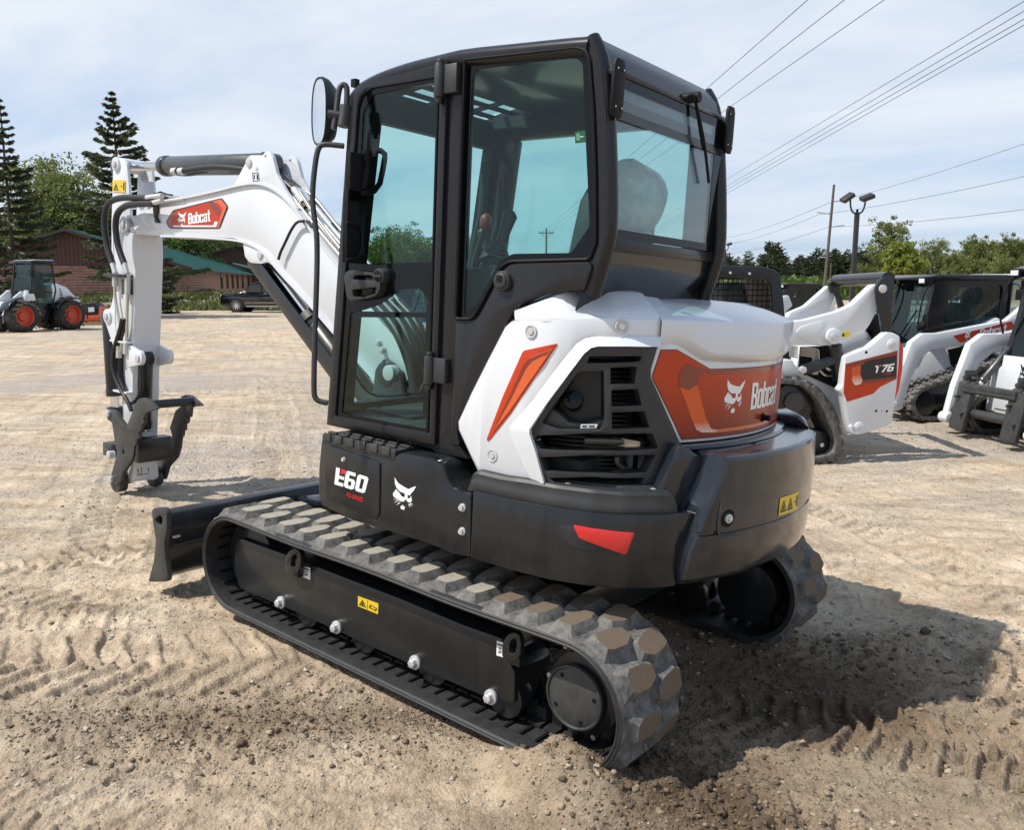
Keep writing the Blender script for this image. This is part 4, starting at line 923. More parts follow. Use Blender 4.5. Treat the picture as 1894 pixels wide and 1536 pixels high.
# ================================================================= boom, arm and coupler (left faces lie in the plane y = -.07)
YB, WB = -.07, .20
SY = lambda y: Wall([(6, y), (-3, y)])
def XZ(px, py, y=YB): p = ME.on(px, py, 1, y); return p
def poly(l, y=YB): return [XZ(*p, y) for p in l]
BM = [(222,414),(231,404),(262,394),(300,372),(340,366),(400,353),(470,338),(505,345),(540,375),(566,410),(600,455),(640,500),(700,575),(760,650),(765,690),(745,715),(715,720),(700,705),(655,655),(640,640),(600,590),(560,545),(520,503),(490,468),(460,450),(430,441),(360,437),(290,436),(245,434),(228,430)]
boom = panel('boom', SB, BM, M_WHITE, EX, d0=-WB, d1=0, bev=.010)
# flanges standing proud along the top and bottom edges
def ribbon(name, l, w, th, par, m=M_WHITE):
    bm = NB(); A = smooth_path([XZ(*p) for p in l], 2); rows = []
    for i, p in enumerate(A):
        t = (A[min(i+1,len(A)-1)]-A[max(i-1,0)]).normalized(); n = V((-t.z,0,t.x))
        rows.append([p+n*th/2+V((0,.018,0)), p-n*th/2+V((0,.018,0)), p-n*th/2+V((0,-WB-.018,0)), p+n*th/2+V((0,-WB-.018,0))])
    add_loft(bm, rows, closed=True); return obj(name, bm, m, par, smooth=25)
ribbon('boom_flange', [(300,374),(340,367),(400,354),(450,341),(482,338),(512,350),(540,376),(566,410),(600,455),(660,528),(730,612)], .016, .016, boom)
ribbon('boom_flange', [(300,437),(360,438),(430,443),(465,450),(492,468),(520,504),(560,546),(600,592),(660,662),(705,714)], .016, .014, boom)
bk = panel('boom_bracket', SB, rnd([(430,347),(455,300),(462,287),(486,287),(492,279),(499,281),(504,290),(512,322),(528,352),(552,388),(536,374),(510,350),(480,339),(450,342)], 3), M_WHITE, boom, holes=[[(489,288),(492,286),(493,290),(490,292)]], d0=-.02, d1=.004, bev=.003)
b2 = bk.copy(); COL.objects.link(b2); b2.parent = boom; b2.location = (0, -.19, 0)
cl = panel('cylinder_lug', SB, rnd([(449,446),(470,450),(496,474),(520,504),(495,484),(484,488),(462,486),(453,475)], 4), M_WHITE, boom, d0=-.02, d1=.006, bev=.003)
c2 = cl.copy(); COL.objects.link(c2); c2.parent = boom; c2.location = (0, -.19, 0)
def pin(px, py, r, par, y=YB, d=.02, name='pivot_pin', depth=None):
    p = XZ(px, py, y); bm = NB(); add_cyl(bm, p-V((0,.03 if depth is None else depth,0)), p+V((0,d,0)), r, n=24); return obj(name, bm, M_ZINC, par, bev=.004)
def boss(px, py, r, par, y=YB, d=.03, m=M_WHITE, w=.26):
    p = XZ(px, py, y); bm = NB(); add_cyl(bm, p-V((0,w-.03,0)), p+V((0,d,0)), r, n=32); return obj('pin_boss', bm, m, par, bev=.006)
pin(462,301,.030,boom,d=.014); pin(483,471,.030,boom,d=.016); pin(476,312,.014,boom,d=.008)
boss(232,415,.062,boom,d=.02); pin(232,415,.034,boom,d=.034)
for p in ((703,635),(711,647)): pin(*p, .016, boom, d=.03)
BD = [(307,411),(320,389),(411,366),(423,382),(407,423),(314,423)]
sheet('boom_decal', SB, [(SB.pts(rnd(BD,4)), [])], M_KPRT, boom, .003)
bd = SB.pts(rnd([(309,411),(321,391),(410,368),(421,382),(406,421.5),(315,421.5)],4)); sheet('boom_decal', SB, [(bd, [])], M_ORANGE, boom, .0042)
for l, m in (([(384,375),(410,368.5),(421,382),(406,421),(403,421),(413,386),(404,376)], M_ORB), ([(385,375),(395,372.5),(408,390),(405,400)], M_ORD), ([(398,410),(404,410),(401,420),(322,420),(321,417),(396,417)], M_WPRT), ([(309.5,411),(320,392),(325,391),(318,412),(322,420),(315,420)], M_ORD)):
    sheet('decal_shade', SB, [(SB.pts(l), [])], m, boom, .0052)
sheet('emblem', SB, skewed(unit(emblem(0,0,1),160/245), SB, ((330,392),(346.5,390),(346.5,417),(330,418))), M_WPRT, boom, .006)
pl, w = word('Bobcat', 0, 0, 1)
sheet('maker_name', SB, skewed(unit(pl, w), SB, ((349.5,395),(390,388),(391,409.5),(349.5,415))), M_WPRT, boom, .006)
sheet('instruction_plate', SB, [(SB.pts([(468,320),(480,319),(481,335),(469,336)]), [SB.pts([(469,321),(479.3,320),(480,334),(470,335)])]), (SB.pts([(471,324),(473,323),(472,332),(471,332)]), []), (SB.pts([(476,322),(478,322),(479,332),(476,332)]), [])], M_KPRT, bk, .006)
# swing post at the foot
bm = NB(); p = XZ(722,692); add_cyl(bm, p+V((0,.05,0)), p-V((0,WB+.05,0)), .075, n=28)
add_prism(bm, [(p.x+.09,YB+.04,p.z+.02),(p.x+.02,YB+.04,p.z+.09),(p.x-.12,YB+.04,p.z+.02),(p.x-.22,YB+.04,.62),(p.x+.05,YB+.04,.52),(p.x+.16,YB+.04,.62)], (0,-.05,0)); add_prism(bm, [(p.x+.09,YB-WB+.01,p.z+.02),(p.x+.02,YB-WB+.01,p.z+.09),(p.x-.12,YB-WB+.01,p.z+.02),(p.x-.22,YB-WB+.01,.62),(p.x+.05,YB-WB+.01,.52),(p.x+.16,YB-WB+.01,.62)], (0,-.05,0))
add_box(bm, p.x-.25, p.x+.2, YB-WB-.03, YB+.03, .45, .75); obj('swing_post', bm, M_CHARM, EX, bev=.012); pin(722,690,.045,EX,y=YB+.06,d=.02)
# boom cylinder with its guard
def cyl(name, a, b, rb, rr, split, par, m=M_CYL):
    a, b = V(a), V(b); bm = NB(); c = a.lerp(b, split); d = (b-a).normalized()
    add_cyl(bm, a, c, rb, n=28); add_cyl(bm, c-d*.05, c+d*.012, rb*1.08, n=28); o = obj(name, bm, m, par, bev=.004)
    bm = NB(); add_cyl(bm, c, b, rr, n=20); obj('chrome_rod', bm, M_CHROME, o)
    for q in (a, b):
        bm = NB(); add_cyl(bm, q-V((0,.055,0)), q+V((0,.055,0)), rb*1.0, n=24); obj('cylinder_eye', bm, m, o, bev=.004)
    return o
A = XZ(690,745,-.17); B = XZ(486,472,-.17); bc = cyl('boom_cylinder', A, B, .070, .036, .52, EX)
bm = NB(); d = (A-B).normalized(); n = V((-d.z,0,d.x)); n = n if n.z < 0 else -n
rows = []
for t in (0.0,.05,.5,.86):
    q = B.lerp(A, t)
    rows.append([q+V((0,y,0))+n*h for y, h in ((.095,-.02),(.10,.04),(.085,.085),(-.085,.085),(-.10,.04),(-.095,-.02))])
add_loft(bm, rows); add_loft(bm, [[p-n*.006 for p in r] for r in rows]); obj('cylinder_guard', bm, M_CHARM, bc, smooth=50)
bm = NB(); q = B.lerp(A,.47); add_cyl(bm, q-d*.03, q+d*.03, .090, n=24); obj('cylinder_clamp', bm, M_PLAS, bc)
# arm
AR = [(209,300),(216,294),(226,294),(234,302),(238,340),(240,372),(241,400),(250,420),(252,470),(250,560),(247,650),(246,720),(244,790),(243,850),(246,890),(240,896),(222,890),(228,850),(228,760),(226,700),(214,655),(194,595),(196,580),(206,565),(212,530),(206,470),(206,410),(208,350)]
arm = panel('arm', SB, rnd(AR,3), M_WHITE, EX, d0=-.022, d1=0, bev=.004)
a2 = panel('arm_plate', SB, rnd(AR,3), M_WHITE, arm, d0=-WB-.02, d1=-WB, bev=.004, dref=0)
bm = NB(); rr_ = [(238,404),(250,424),(252,470),(250,560),(247,650),(246,720),(244,790),(243,850),(246,892)]; ff = [(212,404),(210,440),(212,530),(214,600),(226,700),(228,760),(228,850),(224,888)]
for l in (rr_, ff):
    A_ = [XZ(*p) for p in l]; add_loft(bm, [[q+V((0,.004,0)) for q in A_], [q+V((0,-WB-.004,0)) for q in A_]])
obj('arm_web', bm, M_WHITE, arm, smooth=30)
SBo = SY(YB+.003)
label_on(SBo, ((208,333),(231.5,333),(231,356),(208,355)), M_YEL, WM3, arm)
for p, r in (((216,304),.055), ((200,585),.058)): boss(*p, r, arm, d=.016); pin(*p, r*.5, arm, d=.03)
A = XZ(512,318,-.17); B = XZ(224,309,-.17); A = V((XZ(500,300,-.17).x, -.17, XZ(500,303,-.17).z))
ac = cyl('arm_cylinder', A, B, .070, .034, .66, EX)
bm = NB()
for y in (YB-.02, YB-.20): pass
bp = [XZ(*p,-.09) for p in ((318,316),(335,317),(360,313),(380,310),(405,309),(440,312),(462,316))]
add_tube(bm, bp, .022, 10); add_tube(bm, [q+V((0,-.05,-.01)) for q in bp], .020, 10); obj('hydraulic_hose', bm, M_HOSE, ac)
for px in (324, 337):
    bm = NB(); q = XZ(px,317,-.088); add_cyl(bm, q-V((.03,0,0)), q+V((.03,0,0)), .026, n=14); obj('hose_fitting', bm, M_ZINC, ac)
# hoses at the boom end, pipes along the back of the boom
def hose(l, r, par, y=YB+.03, m=M_HOSE, name='hydraulic_hose', n=10): bm = NB(); add_tube(bm, [XZ(*p[:2], (p[2] if len(p) > 2 else y)) for p in l], r, n); return obj(name, bm, m, par)
hose([(288,368),(255,366),(225,365),(200,373),(193,400),(194,430),(198,455),(205,478),(209,490)], .024, boom, .02)
hose([(285,377),(255,377),(232,380),(216,394),(213,420),(217,450),(223,470),(230,488)], .024, boom, .03)
for l in ([(272,366),(286,364),(300,362)], [(272,377),(286,375),(300,371)], [(208,488),(213,505)], [(230,486),(235,506)]): hose(l, .019, boom, .03, M_ZINC, 'hose_fitting')
hose([(290,366),(300,362),(320,366),(340,367)], .012, boom, -.10, M_STEELPIPE, 'hydraulic_pipe'); hose([(292,374),(315,371),(340,367)], .012, boom, -.06, M_WHITE, 'hydraulic_pipe')
bm = NB(); p = XZ(287,366); q = XZ(289,410); add_prism(bm, [XZ(*a, YB+.02) for a in ((283,356),(292,356),(293,372),(289,380),(290,392),(287,400),(293,412),(286,412),(283,395),(282,380))], (0,-.12,0)); obj('pipe_bracket', bm, M_PLAS, boom, bev=.003)
hose([(555,355,-.10),(585,402,-.10),(625,455,-.10),(700,545,-.10),(775,640,-.10)], .012, boom, m=M_STEELPIPE, name='hydraulic_pipe')
for k, (ox, oy) in enumerate(((4,-4),(10,-8),(16,-12),(22,-16),(30,-22))):
    hose([(522+ox*.6,352+oy*.4,-.10-.035*k),(545+ox,378+oy,-.10-.035*k),(585+ox,430+oy,-.10-.035*k),(640+ox,494+oy,-.10-.035*k),(700+ox,570+oy,-.10-.035*k),(760+ox,645+oy,-.1-.035*k)], .013, boom, m=M_STEELPIPE if k % 2 == 0 else M_WHITE, name='hydraulic_pipe')
for k in range(3): hose([(518+6*k,328,-.12-.04*k),(530+6*k,340,-.12-.04*k),(548+6*k,356,-.12-.04*k),(566+6*k,384,-.12-.04*k)], .020, boom)
for k in range(3): hose([(544+7*k,350+2*k,-.12-.04*k),(562+7*k,374+2*k,-.12-.04*k)], .024, boom, m=M_ZINC, name='hose_fitting')
bm = NB(); add_prism(bm, [XZ(*a, YB+.012) for a in ((557,408),(566,407),(575,418),(568,424))], (0,-.24,0)); obj('pipe_clamp', bm, M_PLAS, boom)
hose([(562,409),(549,410),(538,426),(527,450),(519,466),(515,480)], .009, boom, YB+.03)
for k, (dx, r) in enumerate(((0,.03),(18,.034),(34,.03),(48,.03))):
    hose([(690+dx,560,-.05-.05*k),(728+dx,600,-.02-.05*k),(752+dx*.7,650,0-.05*k),(766+dx*.5,700,-.05*k),(768+dx*.4,760,-.05*k)], r, boom)
# arm pipes and hoses, auxiliary coupler block
hose([(213,503),(212,540),(214,560),(222,600),(226,625),(223,650)], .012, arm, m=M_STEELPIPE, name='hydraulic_pipe')
hose([(236,505),(236,540),(235,580),(234,640)], .013, arm, m=M_STEELPIPE, name='hydraulic_pipe')
bm = NB()
for a, b, y in ((208,211,0),(234,240,0)):
    pass
p = XZ(222,510); add_box(bm, XZ(246,512).x, XZ(207,512).x, YB, YB+.07, p.z-.012, p.z+.012); add_box(bm, XZ(246,525).x, XZ(236,525).x, YB, YB+.05, XZ(240,545).z, XZ(240,517).z); obj('hose_bracket', bm, M_PLAS, arm, bev=.003)
for x_, y0_, y1_ in ((213,503,530),(236,503,545),(220,640,662),(233,634,655)): hose([(x_,y0_),(x_,y1_)], .024, arm, YB+.035, M_ZINC, 'hose_fitting', 8)
bm = NB(); p = XZ(232,632); add_box(bm, XZ(246,632).x, XZ(216,632).x, YB, YB+.06, p.z-.008, p.z+.008); p = XZ(232,724); add_box(bm, XZ(246,724).x, XZ(222,724).x, YB, YB+.06, p.z-.008, p.z+.008); obj('pipe_bracket', bm, M_WHITE, arm, bev=.003)
hose([(226,590),(222,610),(212,640),(208,662),(210,690),(222,720),(236,742),(243,760)], .016, arm, YB+.06)
hose([(232,590),(228,615),(217,645),(213,680),(222,705),(232,728)], .014, arm, YB+.04)
hose([(222,655),(222,690),(226,725)], .022, arm, YB+.02)
# clamp cylinder on the back of the arm, bucket cylinder in front
A = XZ(266,664,-.17); B = XZ(264,820,-.17)
tc = cyl('clamp_cylinder', A, B, .068, .034, .80, EX, M_FRAME)
for y in (YB+.0, YB-WB-.035):
    p = XZ(263,662,YB); bm = NB(); add_cyl(bm, (p.x,y,p.z), (p.x,y+.035,p.z), .060, n=28); add_prism(bm, [(p.x+.20,y,p.z+.10),(p.x-.02,y,p.z+.05),(p.x-.03,y,p.z-.05),(p.x+.2,y,p.z-.10)], (0,.03,0)); e = obj('clamp_lug', bm, M_WHITE, arm, bev=.006)
pin(255,663,.030,arm,y=YB+.036,d=.012)
hose([(258,676),(261,700),(262,720),(252,742),(240,748)], .014, arm, YB+.02)
A = XZ(203,590,-.17); B = XZ(214,765,-.17); cyl('bucket_cylinder', A, B, .062, .034, .80, EX, M_FRAME)
# tip: marked tongue, coupler rollers and clamp with teeth
TP = [(248,850),(246,892),(231,893),(226,850)]
p = XZ(246,890); bm = NB(); add_box(bm, p.x-.02, p.x+.16, YB-WB-.01, YB+.01, p.z-.0, XZ(246,800).z); tip = obj('arm_tip', bm, M_WHITE, arm, bev=.02)
SX = Wall([(p.x-.021, .3), (p.x-.021, -.8)])
sheet('tip_mark', SX, [(SX.pts([(253,879),(276,876),(276,877),(253,880)]), []), (SX.pts([(261,865),(262,865),(262,878),(261,878)]), []), (SX.pts([(254,868),(256,868),(256,878),(255,878)]), []), (SX.pts([(273,866),(275,866),(275,873),(274,873)]), [])], M_KPRT, tip, .002)
for y0, y1 in ((-.055,.02),(-.36,-.285)):
    q = XZ(228,895,-.05); bm = NB(); add_cyl(bm, (q.x,y0,q.z+.02), (q.x,y1,q.z+.02), .082, n=32); obj('coupler_disc', bm, M_COUP, arm, bev=.006)
CP = rnd([(196,770),(198,760),(204,757),(213,762),(222,776),(233,791),(240,775),(250,748),(256,738),(265,736),(275,740),(284,750),(290,757),(277,761),(270,763),(267,770),(264,778),(267,780),(262,786),(260,796),(256,800),(257,810),(252,814),(252,820),(248,826),(246,846),(236,862),(226,876),(223,891),(216,898),(206,895),(204,885),(210,862),(217,838),(212,815),(207,783)], 2)
SC0 = SY(.03)
cp = panel('coupler_clamp', SC0, CP, M_COUP, EX, holes=[[(226,832),(229,831),(230,839),(227,841)]], d0=-.03, d1=0, bev=.004)
for sname, off in (('clamp_jaw', -.43),):
    JW = [(1080,260),(1110,220),(1160,205),(1210,210),(1345,330),(1340,345),(1290,350),(1240,350),(1215,375),(1205,480),(1180,485),(1170,555),(1140,570),(1140,645),(1115,650),(1110,715),(1090,725),(1075,860),(1040,980),(940,1090),(890,1250),(840,1255),(770,1225),(780,1120),(800,1010),(930,960),(985,700),(960,610),(1030,400),(1120,330)]
    o = panel(sname, SY(-.37), [(170+x/6.678, 700+y/6.678) for x, y in JW], M_COUP, cp, d0=-.03, d1=0, bev=.004)
bm = NB(); a = XZ(266,750,.03); add_cyl(bm, (a.x,.02,a.z), (a.x,-.39,a.z), .034, n=20)
obj('clamp_crosstube', bm, M_FRAME, cp); bm = NB()
a = XZ(246,833,.03); add_box(bm, a.x-.06, a.x+.04, -.26, .02, a.z-.10, a.z+.09); obj('clamp_crossbar', bm, M_FRAME, cp, bev=.008)
for px, py in ((201,765),(204,841),(206,887)): pin(px, py, .030, cp, y=.03, d=.02)
q = XZ(192,832,.0); bm = NB(); add_cyl(bm, q, q-V((.09,0,.0)), .012, n=8); q = XZ(202,832,-.05); add_box(bm, q.x-.10, q.x+.05, -.2, -.02, q.z-.05, q.z+.06); obj('coupler_latch', bm, M_COUP, cp, bev=.008)
# ================================================================= other machines and vehicles on the lot
M_TYRE = mat('tyre_rubber', (.028,.027,.026), .8, dust=.5, dcol=(.2,.17,.13), dscale=5)
M_RIM = mat('red_orange_rim', (.55,.06,.02), .4, dust=.2)
M_DKGL = glass('dark_machine_glass', (.62,.75,.75), 1.3)
M_CARGL = mat('dark_car_glass', (.012,.014,.016), .04, coat=1)
M_CARB = mat('black_car_paint', (.006,.006,.007), .15, coat=1)
M_CARW = mat('white_car_paint', (.75,.75,.76), .25, coat=1)
M_ALLOY = mat('alloy_wheel', (.62,.62,.62), .35, metal=.2)
M_WOOD = mat('pallet_wood', (.36,.25,.15), .8, var=.4, vscale=20)
def bx(name, par, m, *bb, bev=.01, M=None): bm = NB(); add_box(bm, *bb); return obj(name, bm, m, par, bev=bev, M=M)
def prof(name, par, m, pts, y0, y1, bev=.01, smooth=35): bm = NB(); add_prism(bm, [(x, y0, z) for x, z in pts], (0, y1-y0, 0)); return obj(name, bm, m, par, bev=bev, smooth=smooth)
def wheel(par, x, y, r, w, side, m=M_RIM, lugs=16, name='wheel'):
    bm = NB(); n = 40; rows = []
    for q, rr in ((-.5,.62),(-.5,.80),(-.47,.93),(-.36,.985),(0,1),(.36,.985),(.47,.93),(.5,.80),(.5,.62)):
        rows.append([(x+r*rr*math.cos(2*math.pi*i/n), y+q*w, r+r*rr*math.sin(2*math.pi*i/n)) for i in range(n)])
    add_loft(bm, rows, closed=True)
    for k in range(lugs):
        for s in (-1, 1):
            a = 2*math.pi*(k+(.5 if s > 0 else 0))/lugs; Mx = Matrix.Translation((x, y+s*w*.24, r)) @ Matrix.Rotation(a, 4, 'Y') @ Matrix.Rotation(s*.5, 4, 'Z')
            add_box(bm, r*.97, r*1.045, -w*.23, w*.23, -r*.055, r*.055, Mx @ Matrix.Rotation(R(s*26), 4, 'X'))
    o = obj(name, bm, M_TYRE, par, smooth=30)
    bm = NB(); d = side
    add_loft(bm, [[(x+r*q*math.cos(2*math.pi*i/n), y+d*w*e, r+r*q*math.sin(2*math.pi*i/n)) for i in range(n)] for q, e in ((.64,.50),(.60,.52),(.56,.46),(.50,.22),(.30,.18),(.28,.30),(.14,.32))], closed=True)
    bm.faces.new([bm.verts.new((x+r*.14*math.cos(2*math.pi*i/n), y+d*w*.32, r+r*.14*math.sin(2*math.pi*i/n))) for i in range(n)])
    obj('rim', bm, m, o, smooth=40); return o
# ---- wheel loader
def make_wheel_loader(label, loc, rz):
    t = thing('wheel_loader', label, 'wheel loader', loc, rz)
    for x in (.95, -1.0):
        for s in (1, -1): wheel(t, x, s*.62, .56, .46, s)
    prof('rear_hood', t, M_WHITE, [(-.45,1.0),(-.42,1.72),(-.62,1.78),(-1.05,1.62),(-1.45,1.22),(-1.60,1.12),(-1.66,.98),(-1.62,.84),(-1.35,.80),(-1.28,1.02)], -.52, .52, .04)
    for k in range(7): bx('hood_vent', t, M_BLACK, -.98+.015*k-.03*0, -.70-.012*k, .518, .53, 1.02+k*.085, 1.06+k*.085, bev=0) if False else None
    v = NB()
    for k in range(7): add_box(v, -.92+.02*k, -.72-.004*k, .50, .524, 1.05+k*.08, 1.09+k*.08)
    obj('hood_vent', v, M_BLACK, t, smooth=0)
    prof('hood_decal', t, M_ORD, [(-1.02,1.05),(-1.02,1.28),(-1.20,1.30),(-1.36,1.06)], .519, .526, 0)
    bx('rear_bumper', t, M_CHAR, -1.62, -1.30, -.5, .5, .48, .86)
    for s in (1, -1):
        for x, a, b in ((.95, .35, 1.50), (-1.0, -.45, -1.60)):
            P = [(x+.72*math.cos(k*math.pi/8), .56+.70*math.sin(k*math.pi/8)) for k in (range(1, 5) if x > 0 else range(1, 6))]
            P2 = [(x+.66*math.cos(k*math.pi/8), .56+.64*math.sin(k*math.pi/8)) for k in (range(4, 0, -1) if x > 0 else range(5, 0, -1))]
            prof('mudguard', t, M_CHAR, P+P2, s*.38, s*.84, .008)
    bx('chassis', t, M_CHAR, -1.3, .55, -.36, .36, .42, .95); bx('front_chassis', t, M_WHITE, .5, 1.25, -.3, .3, .45, 1.1, bev=.05)
    prof('fender_box', t, M_WHITE, [(.30,1.12),(.36,1.38),(.72,1.36),(.74,1.10)], .36, .62, .03)
    bm = NB()                                                   # cab posts and sill
    C = [(.42,.95),(.40,1.5),(.24,2.48),(-.52,2.48),(-.58,1.5),(-.42,.95)]
    for s in (1, -1):
        for a, b in zip(C, C[1:]): add_tube(bm, [(a[0], s*.52, a[1]), (b[0], s*.50, b[1])], .035, 8, smooth=0)
        add_box(bm, -.56, .40, s*.50-.015, s*.50+.015, 1.40, 1.46)
    add_box(bm, .38, .42, -.5, .5, 1.28, 1.5); add_box(bm, -.56, -.5, -.5, .5, 1.2, 1.5); cbf = obj('cab_frame', bm, M_CAB, t)
    prof('cab_roof', t, M_CAB, [(.42,2.50),(.40,2.56),(.2,2.60),(-.55,2.60),(-.66,2.55),(-.66,2.50)], -.60, .60, .03)
    prof('roof_top', t, M_WHITE, [(.30,2.597),(.15,2.625),(-.55,2.63),(-.62,2.60)], -.55, .55, .01)
    for s in (1, -1): prof('side_glass', t, M_DKGL, [(.39,1.46),(.24,2.46),(-.5,2.46),(-.56,1.46)], s*.505, s*.51, 0)
    for s in (1, -1): prof('door_lower_panel', t, M_DKGL if s > 0 else M_CHAR, [(.40,.92),(.38,1.42),(-.55,1.42),(-.40,.92)], s*.49, s*.50, 0)
    bm = NB(); add_prism(bm, [(.41,-.49,1.48),(.41,.49,1.48),(.26,.47,2.47),(.26,-.47,2.47)], (-.006,0,0)); obj('windscreen', bm, M_DKGL, t)
    bx('operator_seat', t, M_SEAT, -.35, -.15, -.22, .22, 1.2, 2.0, bev=.05); bx('steering_column', t, M_BLACK, .12, .25, -.08, .08, 1.2, 1.62)
    for s in (1, -1):
        bm = NB(); add_tube(bm, [(.34,s*.52,2.38),(.48,s*.75,2.36),(.50,s*.78,2.2)], .016, 6); add_box(bm, .47, .53, s*.78-.09, s*.78+.09, 1.98, 2.24); obj('mirror', bm, M_BLACK, t, bev=.01)
        bm = NB(); add_cyl(bm, (.55,s*.5,1.42), (.64,s*.5,1.42), .09, n=14); obj('headlight', bm, M_LAMP, t)
    for s in (1, -1): prof('lift_arm', t, M_WHITE, [(.55,1.35),(.72,1.48),(1.10,1.20),(1.62,.48),(1.78,.22),(1.66,.14),(1.46,.40),(1.05,.95),(.62,1.22)], s*.40-.04, s*.40+.04, .015)
    prof('arm_decal', t, M_ORANGE, [(.86,1.22),(1.02,1.16),(1.25,.86),(1.17,.83),(.92,1.10)], .441, .447, 0)
    bx('arm_crosstube', t, M_WHITE, 1.02, 1.3, -.4, .4, .78, .98, bev=.05); bx('tilt_link', t, M_CHAR, .6, 1.55, -.06, .06, .62, .78)
    bm = NB()
    for s in (1, -1): add_box(bm, 1.62, 1.76, s*.42-.14, s*.42+.14, .14, .62)
    add_box(bm, 1.6, 1.68, -.55, .55, .18, .28); add_box(bm, 1.6, 1.68, -.55, .55, .5, .58); obj('coupler', bm, M_CHAR, t, bev=.01)
    bm = NB(); add_box(bm, 1.60, 1.63, .2, .36, .68, .86); obj('warning_label', bm, M_YEL, t)
    return t
WL = make_wheel_loader('white wheel loader with red wheels at the left edge before the log building', (31.35, -10.45, 0), 1.80)

# ---- compact loaders: one builder, on rubber tracks or on wheels
def wrap_track(par, y0, y1, out_, name='track'):
    """closed rubber belt round an outline in the x-z plane, with cross bars"""
    A = [V((x, 0, z)) for x, z in smooth_path([(x, z, 0) for x, z in out_], 3, True) for x, z in [(x, z)]] if False else [V((p.x, 0, p.y)) for p in smooth_path([(x, z, 0) for x, z in out_], 3, True)]
    cen = sum(A, V())/len(A); n = len(A); bm = NB(); rows = []; L = 0
    nor = []
    for i in range(n):
        t = (A[(i+1)%n]-A[i-1]).normalized(); q = V((-t.z, 0, t.x)); nor.append(q if q.dot(A[i]-cen) > 0 else -q)
    for i in range(n):
        p, q = A[i], nor[i]; rows.append([(p.x, y0, p.z), (p.x, y1, p.z), (p.x-q.x*.05, y1, p.z-q.z*.05), (p.x-q.x*.05, y0, p.z-q.z*.05)])
    rows.append(rows[0]); add_loft(bm, rows, closed=True); bmesh.ops.remove_doubles(bm, verts=bm.verts, dist=1e-5)
    acc = 0
    for i in range(n):
        acc += (A[(i+1)%n]-A[i]).length
        if acc > .095:
            acc = 0; q = nor[i]; t = V((q.z, 0, -q.x)); Mx = Matrix((t, V((0,1,0)), q)).transposed().to_4x4(); Mx.translation = A[i]
            w = (y1-y0)
            for k in range(4):
                a = y0+w*(k+.06+(.0 if i % 2 else .0))/4; add_box(bm, -.026+(.02 if k % 2 else -.02), .026+(.02 if k % 2 else -.02), a, a+w*.215, -.002, .022, Mx)
    return obj(name, bm, M_RUB, par, smooth=25)
